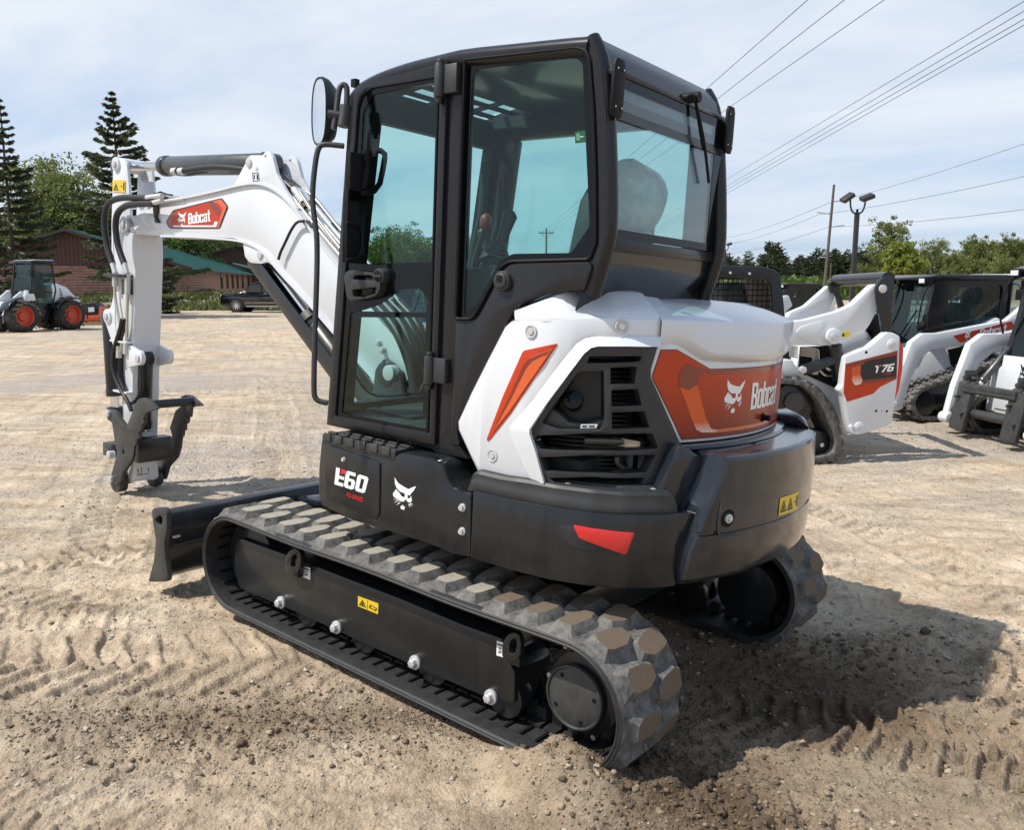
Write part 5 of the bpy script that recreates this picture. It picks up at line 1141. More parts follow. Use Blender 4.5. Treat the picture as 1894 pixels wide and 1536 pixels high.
def make_ctl(name, label, cat, loc, rz, wheels=False, group=None):
    t = thing(name, label, cat, loc, rz, group)
    for s in (1, -1):
        y0, y1 = sorted((s*.50, s*.93))
        if wheels:
            for x in (.52, -.52): wheel(t, x, s*.72, .40, .30, s)
        else:
            o = wrap_track(t, y0, y1, [(.90,.05),(1.02,.25),(.92,.46),(.60,.56),(-.40,.86),(-.72,.86),(-.90,.62),(-1.12,.22),(-1.05,.03),(-.8,.0),(.7,.0)])
            bm = NB()
            for x, z, r in ((.80,.24,.19),(-.95,.22,.17),(-.62,.62,.20),(.35,.14,.10),(0,.14,.10),(-.4,.14,.10)): add_cyl(bm, (x, s*.55, z), (x, s*.90, z), r, n=20)
            add_box(bm, -.7, .6, s*.6, s*.85, .18, .34); obj('track_roller', bm, M_FRAME, o, bev=.006)
    prof('body', t, M_WHITE, [(-1.15,.35),(-1.2,.75),(-1.15,1.25),(-.6,1.45),(.2,1.05),(.75,.85),(.80,.30),(.5,.22),(-1.0,.22)], -.50, .50, .03)
    for s in (1, -1):
        prof('tower', t, M_WHITE, [(-1.28,.40),(-1.32,1.25),(-1.15,1.60),(-.95,1.55),(-.85,1.0),(-.80,.62),(-1.0,.45)], s*.52, s*.60, .015)
        prof('side_screen', t, M_BLACK, [(-.6,.98),(-.5,1.12),(.18,.98),(.10,.75),(-.05,.66),(-.35,.75)], s*.50, s*.515, .0)
        y = s*.70
        prof('lift_arm', t, M_WHITE, [(-1.35,1.62),(-1.25,1.82),(-1.05,1.80),(-.55,1.42),(.55,1.24),(.78,1.24),(.95,1.12),(1.12,.60),(1.20,.22),(1.12,.12),(1.0,.16),(.92,.55),(.80,.86),(.62,1.0),(.2,1.05),(-.6,1.16),(-.95,1.3)], y-.055, y+.055, .02)
        d = prof('arm_decal', t, M_ORANGE, [(.30,1.20),(.18,1.10),(-.75,1.26),(-.62,1.40)] if s > 0 else [(.30,1.20),(.18,1.10),(-.75,1.26),(-.62,1.40)], y+s*.056, y+s*.060, 0)
        if s > 0:
            SW = Wall([(2, y+.062), (-3, y+.062)]); pl, w = word('Bobcat', 0, 0, 1)
            sheet('maker_name', SW, [([(2-(.0)+.0+.12+x*.16, 1.20-.0+x*.028-.04+z*.13+.0) for x, z in a], [[(2+.12+x*.16, 1.16+x*.028+z*.13) for x, z in h] for h in hs]) for a, hs in pl], M_WPRT, d, .001)
            sheet('emblem', SW, [([(2-.12+x*1.0, 1.13+z) for x, z in a], hs) for a, hs in emblem(0, 0, .15)], M_WPRT, d, .001)
        cyl('lift_cylinder', (-.85,y-.12*s,.75), (.0,y-.12*s,1.12), .05, .03, .6, t)
        cyl('tilt_cylinder', (.62,s*.42,1.05), (1.12,s*.42,.45), .045, .028, .62, t)
        prof('arm_boss', t, M_WHITE, [(1.16+.07*math.cos(k*.524),.20+.07*math.sin(k*.524)) for k in range(12)], y-.08, y+.08, .01)
    bm = NB()                                                   # cab
    C0 = [(.62,.92),(.64,1.15),(.36,2.02),(.30,2.06),(-.72,2.04),(-.82,1.95),(-.82,1.10)]
    for s in (1, -1):
        y = s*.45; l3 = [[V((x, z, 0)) for x, z in [(.62,.92),(.40,2.06),(-.74,2.05),(-.83,1.98),(-.83,1.0)]], [V((x, z, 0)) for x, z in [(.26,1.16),(.16,1.90),(-.66,1.92),(-.70,1.86),(-.70,1.24)]]]
        fl = [q for l in l3 for q in l]; A = [bm.verts.new((q.x, y, q.y)) for q in fl]; B = [bm.verts.new((q.x, y-s*.06, q.y)) for q in fl]
        for tr in tessellate_polygon(l3): bm.faces.new([A[i] for i in tr]); bm.faces.new([B[i] for i in tr])
        k = 0
        for l in l3:
            for i in range(len(l)): a, b = k+i, k+(i+1) % len(l); bm.faces.new((A[a], A[b], B[b], B[a]))
            k += len(l)
    add_box(bm, -.83, -.78, -.45, .45, 1.0, 2.0)
    cf = obj('cab_frame', bm, M_CAB, t, smooth=20)
    prof('cab_roof', t, M_CAB, [(.60,1.99),(.60,2.03),(.42,2.07),(-.72,2.07),(-.86,2.0),(-.80,1.98)], -.50, .50, .02)
    bm = NB()                                                   # front door: rounded frame, glass sloped
    def F(u, v): return V((.64-.26*v, u, 1.02+.98*v))
    add_prism(bm, [F(-.44,-.2), F(-.44,.98), F(-.36,.98), F(-.36,-.12)], (-.05,0,0)); add_prism(bm, [F(.36,-.12), F(.36,.98), F(.44,.98), F(.44,-.2)], (-.05,0,0))
    add_prism(bm, [F(-.44,.90), F(.44,.90), F(.44,.98), F(-.44,.98)], (-.05,0,0)); add_prism(bm, [F(-.44,-.2), F(.44,-.2), F(.36,-.08), F(-.36,-.08)], (-.05,0,0)); obj('door_frame', bm, M_CAB, t)
    bm = NB(); add_prism(bm, [F(-.37,-.1), F(.37,-.1), F(.37,.92), F(-.37,.92)], (-.006,0,0)); obj('front_door_glass', bm, M_DKGL, t)
    for s in (1, -1): prof('side_glass', t, M_DKGL, [(.26,1.16),(.16,1.90),(-.66,1.92),(-.70,1.24)], s*.42, s*.424, 0)
    bm = NB()
    for k in range(9): x = .2-.1*k; add_box(bm, x-.004, x+.004, -.405, -.40, 1.22, 1.92); add_box(bm, x-.004, x+.004, .40, .405, 1.22, 1.92)
    for k in range(8): z = 1.25+.09*k; add_box(bm, -.68, .2, -.407, -.399, z-.004, z+.004); add_box(bm, -.68, .2, .399, .407, z-.004, z+.004)
    for k in range(8): y = -.35+.1*k; add_box(bm, -.79, -.785, y-.004, y+.004, 1.1, 1.95); z = 1.15+.1*k; add_box(bm, -.791, -.784, -.42, .42, z-.004, z+.004)
    obj('window_mesh', bm, M_BLACK, t, smooth=0)
    bx('operator_seat', t, M_SEAT, -.45, -.2, -.25, .25, .95, 1.65, bev=.05)
    bm = NB(); add_prism(bm, [(.80,-.34,.36),(.80,.34,.36),(.72,.34,1.0),(.72,-.34,1.0)], (.012,0,0)); pt = obj('front_plate', bm, M_WHITE, t, bev=.004)
    WP = Wall([(.818,-.5),(.765,-.5)]) if False else None
    bm = NB()
    for a, _ in emblem(-.09, .72, .22, 1.0): bm.faces.new([bm.verts.new((.816-(z-.36)*.125, -x, z)) for x, z in a][::1])
    obj('emblem', bm, M_KPRT, pt)
    bm = NB()
    for s in (1, -1):
        add_prism(bm, [(1.20,s*.42-.12,.08),(1.25,s*.42-.12,.10),(1.15,s*.42-.12,.66),(1.08,s*.42-.12,.70)], (0,.24,0)); add_prism(bm, [(1.06,s*.42-.05,.2),(1.16,s*.42-.05,.2),(1.10,s*.42-.05,.78),(1.02,s*.42-.05,.74)], (0,.1,0))
        add_cyl(bm, (1.17, s*.42-.06, .5), (1.24, s*.42-.06, .49), .02, n=8); add_cyl(bm, (1.2, s*.42+.06, .3), (1.26, s*.42+.06, .29), .02, n=8); add_cyl(bm, (1.1, s*.42-.1, .72), (1.1, s*.42+.1, .72), .028, n=8); add_box(bm, 1.04, 1.2, s*.42+.02, s*.42+.05, .70, .82)
    add_cyl(bm, (1.10,-.68,.30), (1.10,.68,.30), .055, n=14); add_cyl(bm, (1.16,-.42,.58), (1.16,.42,.58), .04, n=10); add_box(bm, 1.1, 1.2, -.42, .42, .60, .66); obj('coupler', bm, M_COUP, t, bev=.008)
    for s in (1, -1):
        bm = NB(); add_tube(bm, [(.42,s*.46,1.95),(.62,s*.52,1.9),(.70,s*.52,1.5),(.66,s*.47,1.25)], .012, 6); obj('grab_rail', bm, M_BLACK, t)
        bm = NB(); add_box(bm, .50, .62, s*.42-.08, s*.42+.08, 1.93, 2.03); obj('work_light', bm, [M_BLACK], t, bev=.01); bm = NB(); add_box(bm, .622, .626, s*.42-.06, s*.42+.06, 1.95, 2.01); obj('light_lens', bm, M_LAMP, t)
    for k in range(3):
        bm = NB(); add_tube(bm, [(.70,.50-.03*k,1.12),(.86,.52,1.0-.03*k),(1.0,.50-.04*k,.70),(1.08,.40-.06*k,.55)], .014, 6); obj('hydraulic_hose', bm, M_HOSE, t)
    bm = NB(); add_tube(bm, [(.66,.0,1.1),(.60,.1,1.3),(.52,.22,1.55)], .012, 6); obj('wiper', bm, M_BLACK, t)
    bm = NB(); add_cyl(bm, (.66,.46,1.30), (.60,.56,1.36), .05, n=12); add_box(bm, .56, .62, .48, .62, 1.30, 1.50); obj('mirror', bm, M_BLACK, t, bev=.02)
    return t
CT = make_ctl('track_loader', 'white tracked loader at the right edge, black cat emblem between its front arms', 'track loader', (-1.62,-7.72,0), R(48), group='compact loaders parked in a row')
def other(loc, rz, label, sc=1): return dup(CT, loc, R(rz), label, 'compact loaders parked in a row', sc)
other((.10,-9.15,0), 48, 'white tracked loader between the tailgate loader and the one with the emblem', .88)
other((3.6,-9.6,0), 55, 'white tracked loader mostly hidden behind the loader with the red tailgate', .84)
other((5.2,-17.5,0), 62, 'far white loader in the back row, seen through the gap between front loaders', .84)
CT.scale = (.92,)*3
SK_ = make_ctl('skid_loader', 'small white wheeled loader with red rims half hidden behind the excavator cab', 'skid loader', (9.3,-8.2,0), R(150), True)
q_ = WE.at(1838, 528, 15.5); WL2 = dup(WL, (q_.x, q_.y, 0), R(80), 'white roofed loader in the back row showing above the front row cabs at the right', None, .72)

# ---- the loader parked beside the excavator, its left side towards us
TH = R(45); TQ = V((.08, -4.83, 0)); th_ = V((math.cos(TH), math.sin(TH), 0))
WT = Wall([(TQ+th_*6)[:2], (TQ-th_*6)[:2]], eye=WE)
T76 = thing('track_loader', 'white tracked loader with a red and white tailgate nearest the excavator counterweight', 'track loader', (TQ.x+1.3, TQ.y-.2, 0), 0, 'compact loaders parked in a row')
def Z(l): return [(1440+x/3.938, 490+y/3.938) for x, y in l]
sb = WT.hit(1541, 853)[0]
def tp(name, l, m, d0, d1, par=None, holes=(), bev=.006, r=0): return panel(name, WT, rnd(l, r) if r else l, m, par or T76, holes=holes, d0=d0, d1=d1, bev=bev, dref=d1)
vis = [(1460,701),(1491,706),(1516,726),(1536.5,759),(1554,800),(1559,820),(1555.5,843),(1541.6,853)]
hid = [('s', sb-.15, .0), ('s', sb-1.5, .0), ('s', sb-1.68, .05), ('s', sb-1.78, .2), ('s', sb-1.72,.40), ('s', sb-1.45,.52), ('s', sb-.75,.84)]
vi2 = [(1460,711),(1486,715),(1507,733),(1526,764),(1543,802),(1547,820),(1544,834),(1535,842)]
hi2 = [('s', sb-.2, .05), ('s', sb-1.5, .05), ('s', sb-1.62, .09), ('s', sb-1.7, .22), ('s', sb-1.66,.36), ('s', sb-1.42,.46), ('s', sb-.74,.78)]
o_ = WT.pts(vis+hid); i_ = WT.pts(vi2+hi2)
bm = NB(); rows = []
for a, b in zip(o_+o_[:1], i_+i_[:1]): rows.append([WT.at(a[0], 0, a[1]), WT.at(a[0], -.42, a[1]), WT.at(b[0], -.42, b[1]), WT.at(b[0], 0, b[1])])
add_loft(bm, rows, closed=True); bmesh.ops.remove_doubles(bm, verts=bm.verts, dist=1e-5)
tr_ = obj('track', bm, M_RUB, T76, bev=.008, smooth=30)
bm = NB(); P_ = [V((x, y, 0)) for x, y in o_+o_[:1]]; acc = 0
for a, b in zip(P_, P_[1:]):
    L_ = (b-a).length; k = 0
    while acc < L_:
        p = a.lerp(b, acc/L_); t = (b-a).normalized(); n_ = V((t.y, -t.x, 0)); c_ = sum(P_, V())/len(P_)
        if n_.dot(p-c_) < 0: n_ = -n_
        for q in range(3):
            vs = []
            for du, dh in ((-.03,0),(.03,0),(.024,.022),(-.024,.022)):
                w_ = p+t*du+n_*dh; vs.append((w_.x, w_.y))
            A = [bm.verts.new(WT.at(x, -.01-.14*q, z)) for x, z in vs]; B = [bm.verts.new(WT.at(x, -.12-.14*q, z)) for x, z in vs]
            for i in range(4): bm.faces.new((A[i], A[(i+1)%4], B[(i+1)%4], B[i]))
            bm.faces.new(A); bm.faces.new(B[::-1])
        acc += .10
    acc -= L_
l_ = obj('track_lug', bm, M_RUB, tr_, smooth=0); l_['kind'] = 'stuff'
def ring(px, py, r, d0, d1, m, name, par=None, n=24):
    a, z = WT.hit(px, py, d1); bm = NB(); add_cyl(bm, WT.at(a, d0, z), WT.at(a, d1, z), r, n=n); return obj(name, bm, m, par or T76, bev=.006)
spk = ring(1470,745,.20,-.40,-.10,M_FRAME,'drive_sprocket')
bm = NB(); a, z = WT.hit(1470,745,-.1)
pl = [(a+(.25 if k % 4 < 2 else .20)*math.cos(k*math.pi/30), z+(.25 if k % 4 < 2 else .20)*math.sin(k*math.pi/30)) for k in range(60)]
A = [bm.verts.new(WT.at(x, -.16, y)) for x, y in pl]; B = [bm.verts.new(WT.at(x, -.22, y)) for x, y in pl]; bm.faces.new(A); bm.faces.new(B[::-1])
for i in range(60): bm.faces.new((A[i], A[(i+1)%60], B[(i+1)%60], B[i]))
obj('sprocket_teeth', bm, M_FRAME, spk, smooth=0); ring(1470,745,.10,-.1,-.07,M_COUP,'sprocket_hub',spk)
tp('track_beam', Z([(0,1130),(180,1150),(230,1200),(350,1220),(370,1300),(330,1400),(0,1420)]), M_FRAME, -.40, -.10)
ring(1522,824,.11,-.4,-.12,M_FRAME,'rear_idler'); ring(1521,824,.022,-.1,-.085,M_ZINC,'idler_bolt')
for px, py in ((1490,791),(1491,798),(1482,779),(1491,810)): ring(px,py,.022,-.1,-.085,M_ZINC,'beam_bolt')
CHA = Z([(0,700),(100,690),(130,740),(160,590),(330,585),(640,470),(700,560),(490,640),(460,880),(430,920),(480,1000),(512,1240),(470,1240),(440,1130),(400,1030),(300,900),(180,830),(0,840)])
tp('chassis_side', CHA, M_WHITE, -.60, -.30, bev=.015)
tp('chassis_recess', Z([(160,600),(300,595),(400,580),(470,640),(460,880),(420,900),(240,820),(180,790),(150,740)]), M_BLACK, -.30, -.285, bev=0)
bm = NB()
for k in range(5):
    add_tube(bm, [(lambda h: WT.at(h[0], -.26, h[1]))(WT.hit(*p, -.26)) for p in Z([(160,602+k*14),(255+9*k*0+(-k*8)+30,612+k*14),(290-k*10,640+k*10),(295-k*12,720),(280-k*8,800)])], .009, 6)
add_tube(bm, [(lambda h: WT.at(h[0], -.22, h[1]))(WT.hit(*p, -.22)) for p in Z([(300,770),(340,810),(430,800)])], .014, 6); add_tube(bm, [(lambda h: WT.at(h[0], -.22, h[1]))(WT.hit(*p, -.22)) for p in Z([(320,720),(380,780),(440,760)])], .014, 6)
obj('hydraulic_pipe', bm, M_STEELPIPE, T76)
bm = NB(); c0 = WT.at(*(lambda h: (h[0], -.22, h[1]))(WT.hit(*Z([(110,590)])[0], -.22))); c1 = WT.at(*(lambda h: (h[0], -.22, h[1]))(WT.hit(*Z([(110,700)])[0], -.22)))
hx = [c0.lerp(c1, i/60)+V((math.cos(i*.63)*.035, math.sin(i*.63)*.035, 0)) for i in range(46)]; add_tube(bm, hx, .009, 6, smooth=0); obj('arm_spring', bm, M_LAMP, T76)
arm7 = tp('lift_arm', Z([(-60,440),(45,420),(200,400),(430,340),(540,290),(690,145),(725,138),(735,200),(722,330),(665,440),(620,495),(520,535),(420,560),(330,592),(230,585),(60,588),(-60,590)]), M_WHITE, -.20, -.09, bev=.012, r=4)
tp('arm_emboss', Z([(125,490),(160,450),(320,405),(345,430),(335,500),(300,530),(330,588),(230,572),(150,525)]), M_WHITE, -.1, -.082, arm7, r=4)
tp('arm_reflector', Z([(48,450),(70,446),(88,470),(55,515),(48,510)]), M_RED, -.1, -.085, arm7)
ring(*Z([(410,522)])[0], .075, -.1, -.04, M_WHITE, 'arm_pivot', arm7); ring(*Z([(410,522)])[0], .035, -.04, -.03, M_ZINC, 'pivot_pin', arm7); ring(*Z([(254,474)])[0], .018, -.1, -.084, M_BLACK, 'arm_hole', arm7)
tp('warning_label', Z([(445,497),(520,482),(523,522),(448,530)]), M_YEL, -.1, -.087, arm7, bev=0); tp('printed_mark', Z([(455,505),(480,500),(480,520),(457,525)]), M_KPRT, -.1, -.086, arm7, bev=0)
tp('rear_link', Z([(720,160),(740,110),(800,72),(838,85),(850,140),(828,320),(832,500),(765,505),(745,360),(728,250)]), M_FRAME, -.09, -.03, bev=.012, r=5)
ring(*Z([(763,175)])[0], .040, -.03, -.015, M_ZINC, 'link_pin')
tp('far_lift_arm', Z([(65,380),(90,345),(140,325),(200,300),(370,150),(410,165),(420,205),(365,340),(350,372),(130,405),(70,405)]), M_WHITE, -1.45, -1.35, r=3)
tp('far_rear_link', Z([(370,135),(430,92),(452,110),(445,190),(485,310),(450,320),(425,215),(385,200)]), M_FRAME, -1.34, -1.28)
bm = NB(); h0 = WT.hit(*Z([(800,98)])[0], -.06); h1 = WT.hit(*Z([(420,115)])[0], -1.32); add_cyl(bm, WT.at(h0[0], -.06, h0[1]), WT.at(h1[0], -1.32, h1[1]), .062, n=18); obj('cross_tube', bm, M_CAB, T76)
bm = NB(); h0 = WT.hit(*Z([(180,767)])[0], -.12); h1 = WT.hit(*Z([(420,690)])[0], -.12); add_cyl(bm, WT.at(h0[0],-.12,h0[1]), WT.at(h1[0],-.12,h1[1]), .055, .045, n=16); h2 = WT.hit(*Z([(405,585)])[0], -.12); h3 = WT.hit(*Z([(450,840)])[0], -.12); add_cyl(bm, WT.at(h2[0],-.10,h2[1]), WT.at(h3[0],-.14,h3[1]), .062, n=18); add_cyl(bm, WT.at(h2[0],-.10,h2[1]-.05), WT.at(h2[0],-.10,h2[1]+.05), .03, n=10); obj('lift_cylinder', bm, M_FRAME, T76)
ring(*Z([(183,768)])[0], .035, -.1, -.055, M_ZINC, 'cylinder_pin')
tp('rear_stay', Z([(640,470),(700,350),(745,380),(760,520),(700,560),(690,480)]), M_BLACK, -.5, -.25)
GA = Z([(490,665),(660,600),(790,490),(840,495),(888,520),(882,700),(862,900),(828,1160),(700,1210),(580,1243),(520,1235),(500,1140),(470,960),(440,912),(467,880)])
ga = tp('tailgate', GA, M_WHITE, -.08, .03, bev=.015, r=4)
tp('gate_film', Z([(490,722),(868,626),(860,832),(740,890),(690,940),(500,1000),(474,930)]), M_ORANGE, 0, .033, ga, bev=0, r=2)
tp('gate_stripe', Z([(490,722),(868,626),(867,645),(640,700),(600,735),(596,800),(612,842),(862,812),(860,832),(600,870),(560,880),(535,850),(525,760),(560,735),(490,740)]), M_ORD, 0, .0335, ga, bev=0)
tp('gate_swoosh', Z([(530,750),(600,732),(596,800),(612,845),(600,868),(560,880),(538,850)]), gradmat('gate_swoosh_print', (.75,.6,.52), (.6,.09,.02), 'Z', WT.hit(*Z([(560,878)])[0], .03)[1], WT.hit(*Z([(540,800)])[0], .03)[1]), 0, .034, ga, bev=0, r=2)
tp('badge_panel', Z([(600,740),(640,702),(862,656),(858,815),(615,842),(598,800)]), M_KPRT, 0, .035, ga, bev=0, r=2)
pl, w = word('76', 0, 0, 1, 1.15, .12); sheet('model_badge', WT, skewed(unit(pl, w), WT, Z([(738,728),(832,715),(820,772),(725,782)])), M_WPRT, ga, .0365)
pl, w = word('T', 0, 0, 1, 1.1, .12); sheet('model_badge', WT, skewed(unit(pl, w), WT, Z([(682,735),(725,728),(715,783),(682,786)])), M_WPRT, ga, .0365)
sheet('model_badge', WT, skewed([([(.35,0),(1,0),(1,1),(.3,1)], [])], WT, Z([(700,731),(728,727),(727,738),(700,742)])), M_RPRT, ga, .0372)
t = txt('R-SERIES', 0, 0, 1); mw = max(p[0] for a, _ in t for p in a); sheet('series_mark', WT, skewed(unit(t, mw), WT, Z([(750,788),(806,778),(806,792),(750,802)])), M_RPRT, ga, .0365)
tp('tail_lamp', Z([(885,548),(912,598),(906,750),(882,900),(838,1020),(850,860),(882,700)]), M_RED, -.10, .015, ga, bev=.008)
for p in ((832,580),(588,1185)): ring(*Z([p])[0], .050, 0, .04, M_WHITE, 'gate_boss', ga); ring(*Z([p])[0], .028, .03, .046, M_ZINC, 'gate_bolt', ga)
for p, r in (((640,638),.016),((712,1065),.014),((790,1068),.014),((752,1066),.005)): ring(*Z([p])[0], r, 0, .0325, M_BLACK, 'gate_hole', ga, 12)
tp('gate_hook', Z([(515,1180),(530,1165),(550,1170),(540,1190),(545,1215),(590,1225),(560,1238),(525,1225)]), M_WHITE, .0, .05, ga)
CB = [(1270,492),(1318,491),(1415,494),(1432,499),(1443,507),(1446,530),(1450,561),(1453,597),(1452,640),(1270,640)]
tp('cab_side', CB, M_CAB, -.56, -.50, holes=[rnd([(1285,516),(1316,514),(1408,516),(1420,520),(1427,532),(1430,570),(1428,600),(1285,610)], 5)], bev=.012, r=5)
tp('cab_far_side', [(x-44, y+2) for x, y in CB], M_CAB, -1.46, -1.40, holes=[[(1235,520),(1355,520),(1378,524),(1383,560),(1383,600),(1235,600)]], bev=.01) if False else None
bm = NB(); h0 = WT.hit(1416, 497, -.5); h1 = WT.hit(1443, 510, -.5)
add_loft(bm, [[WT.at(a, d, z) for d in (-.52,-1.42)] for a, z in [WT.hit(*p, -.5) for p in ((1270,493),(1318,492),(1415,495),(1432,500),(1443,508),(1447,535),(1453,600))]]); obj('cab_roof', bm, M_CAB, T76, smooth=30)
bm = NB(); s0, z0 = WT.hit(1290,600,-.55); s1, z1 = WT.hit(1430,515,-.55)
for k in range(16): a = s0+(s1-s0)*k/15; add_tube(bm, [WT.at(a,-.56,z0), WT.at(a,-.56,z1)], .005, 4, smooth=0); add_tube(bm, [WT.at(a,-1.36,z0), WT.at(a,-1.36,z1)], .005, 4, smooth=0)
for k in range(9): z = z0+(z1-z0)*k/8; add_tube(bm, [WT.at(s0,-.56,z), WT.at(s1,-.56,z)], .005, 4, smooth=0); add_tube(bm, [WT.at(s0,-1.36,z), WT.at(s1,-1.36,z)], .005, 4, smooth=0)
obj('window_mesh', bm, M_BLACK, T76, smooth=0)
tp('operator_seat', [(1340,540),(1365,520),(1380,545),(1380,600),(1330,600)], M_SEAT, -1.15, -.75, bev=.03)
for p in ((1351.5,505),(1387,506.5)): ring(*p, .014, -.5, -.485, M_ZINC, 'roof_bolt')
tp('chassis_core', [('s', sb-1.65, 1.05), (1450,610),(1540,612),(1600,650),(1580,790),(1500,800),('s', sb-1.65, .30)], M_WHITE, -1.38, -.62, bev=.03)
tp('engine_cover', Z([(0,560),(60,600),(160,600),(160,800),(0,830)]), M_BLACK, -1.4, -.45, bev=.01)
for c in list(T76.children): c.location -= V(T76.location)

# ---- black pickup, white estate car behind it
def make_car(name, label, cat, loc, rz, body, paint, glassp, wx, wr=.40, half=.98, group=None):
    t = thing(name, label, cat, loc, rz, group)
    prof('body', t, paint, body, -half, half, .035, 40)
    for i, g in enumerate(glassp): prof('window', t, M_CARGL, g, -half*.93 if False else -half-.004, half+.004, .0)
    for x in wx:
        for s in (1, -1):
            bm = NB(); add_cyl(bm, (x, s*(half-.26), wr), (x, s*(half+.012), wr), wr*1.13, n=28); obj('wheel_arch', bm, M_BLACK, t)
            bm = NB(); add_cyl(bm, (x, s*(half-.24), wr), (x, s*(half+.02), wr), wr, n=32); wo = obj('wheel', bm, M_TYRE, t, bev=.03)
            bm = NB(); add_cyl(bm, (x, s*(half+.0), wr), (x, s*(half+.025), wr), wr*.64, n=28, mi=1)
            for k in range(10): a = k*math.pi/5; Mx = Matrix.Translation((x, s*(half+.03), wr)) @ Matrix.Rotation(a, 4, 'Y'); add_box(bm, .04, wr*.62, -.012, .012, -.022, .022, Mx, 0)
            add_cyl(bm, (x, s*(half+.02), wr), (x, s*(half+.045), wr), wr*.16, n=12); obj('rim', bm, [M_ALLOY, M_BLACK], wo)
    return t
fx = WE.on(411, 578, 2, 0); pk_dir = (_w.r*-1.0); pk_a = math.atan2(pk_dir.y, pk_dir.x)-.06
PB = [(2.92,.45),(2.95,.80),(2.90,1.10),(2.55,1.20),(1.55,1.24),(.85,1.80),(.55,1.88),(-.95,1.88),(-1.15,1.84),(-1.28,1.30),(-2.85,1.30),(-2.92,1.25),(-2.92,.55),(-2.5,.42),(2.6,.36)]
PK = make_car('pickup_truck', 'black crew cab pickup truck with alloy wheels parked by the grass bank', 'pickup', (0,0,0), pk_a, PB, M_CARB, [[(1.42,1.27),(.82,1.74),(.30,1.80),(.28,1.26)], [(.20,1.26),(.22,1.80),(-.80,1.80),(-.98,1.28)]], (1.92,-1.78), .41, .98)
PK.location = V((fx.x, fx.y, 0))+V((math.cos(pk_a), math.sin(pk_a), 0))*-2.95+_w.f*V((1,1,0))*.9
bm = NB()
for s in (1, -1):
    for a, b in ((-1.2,-1.05),(.0,.15)): add_box(bm, -.05+a*.5, .12+a*.5, s*.985, s*1.0, 1.16, 1.185)
    add_box(bm, -1.1, 1.35, s*.98, s*.992, .60, .62); add_box(bm, -1.1, 1.3, s*.9, s*1.02, .36, .40)
    add_box(bm, 1.25, 1.42, s*1.0, s*1.14, 1.22, 1.36)
obj('trim', bm, M_ALLOY, PK)
bm = NB(); add_box(bm, 2.86, 2.96, -.9, .9, .92, 1.12); add_box(bm, 2.93, 2.985, -.6, .6, .7, 1.1); obj('headlight', bm, M_LAMP, PK, bev=.01)
SUVB = [(2.35,.5),(2.38,.85),(2.2,1.05),(1.4,1.12),(.7,1.62),(.3,1.72),(-1.7,1.70),(-2.2,1.15),(-2.3,.9),(-2.3,.5),(-2.0,.4),(2.1,.4)]
sx = WE.on(585, 573, 2, 0)
make_car('parked_car', 'white estate car parked behind the black pickup, seen under the boom', 'car', (sx.x+2, sx.y-2.5, 0), pk_a+.15, SUVB, M_CARW, [[(1.25,1.14),(.66,1.56),(.1,1.62),(.1,1.14)], [(.0,1.14),(.0,1.62),(-1.6,1.60),(-1.95,1.16)]], (1.5,-1.45), .36, .9)
# ---- orange-red mowing attachment on a pallet
pa = WE.on(176, 600, 2, 0); pa_ang = pk_a+.25
pal = thing('pallet', 'low wooden pallet under the orange attachment', 'pallet', pa, pa_ang)
bm = NB()
for k in range(7): add_box(bm, -.85+k*.26, -.64+k*.26, -.6, .6, .115, .14)
obj('deck_board', bm, M_WOOD, pal)['kind'] = 'stuff'
for y in (-.55, 0, .55): bm = NB(); add_box(bm, -.88, .95, y-.05, y+.05, 0, .115); obj('stringer', bm, M_WOOD, pal)
att = thing('mower_attachment', 'orange and black mowing attachment standing on a pallet beside the wheel loader', 'attachment', pa+V((0,0,.14)), pa_ang)
prof('deck', att, M_RIM, [(-.95,.02),(-.9,.12),(-.6,.30),(-.45,.62),(-.35,.62),(-.30,.26),(.6,.26),(.75,.1),(.7,.02)], -.5, .5, .02)
prof('cover', att, M_FRAME, [(-.40,.25),(-.36,.66),(-.15,.80),(.25,.78),(.62,.55),(.70,.27)], -.46, .46, .05)
prof('label', att, M_WPRT, [(-.14,.42),(-.14,.62),(.10,.60),(.10,.40)], .462, .466, 0); prof('label', att, M_WPRT, [(-.14,.42),(-.14,.62),(.10,.60),(.10,.40)], -.466, -.462, 0)
bm = NB(); add_prism(bm, [(.30,-.4,.765),(.62,-.4,.575),(.62,.1,.575),(.30,.1,.765)], (0.01,0,.012)); obj('top_plate', bm, M_LAMP, att)
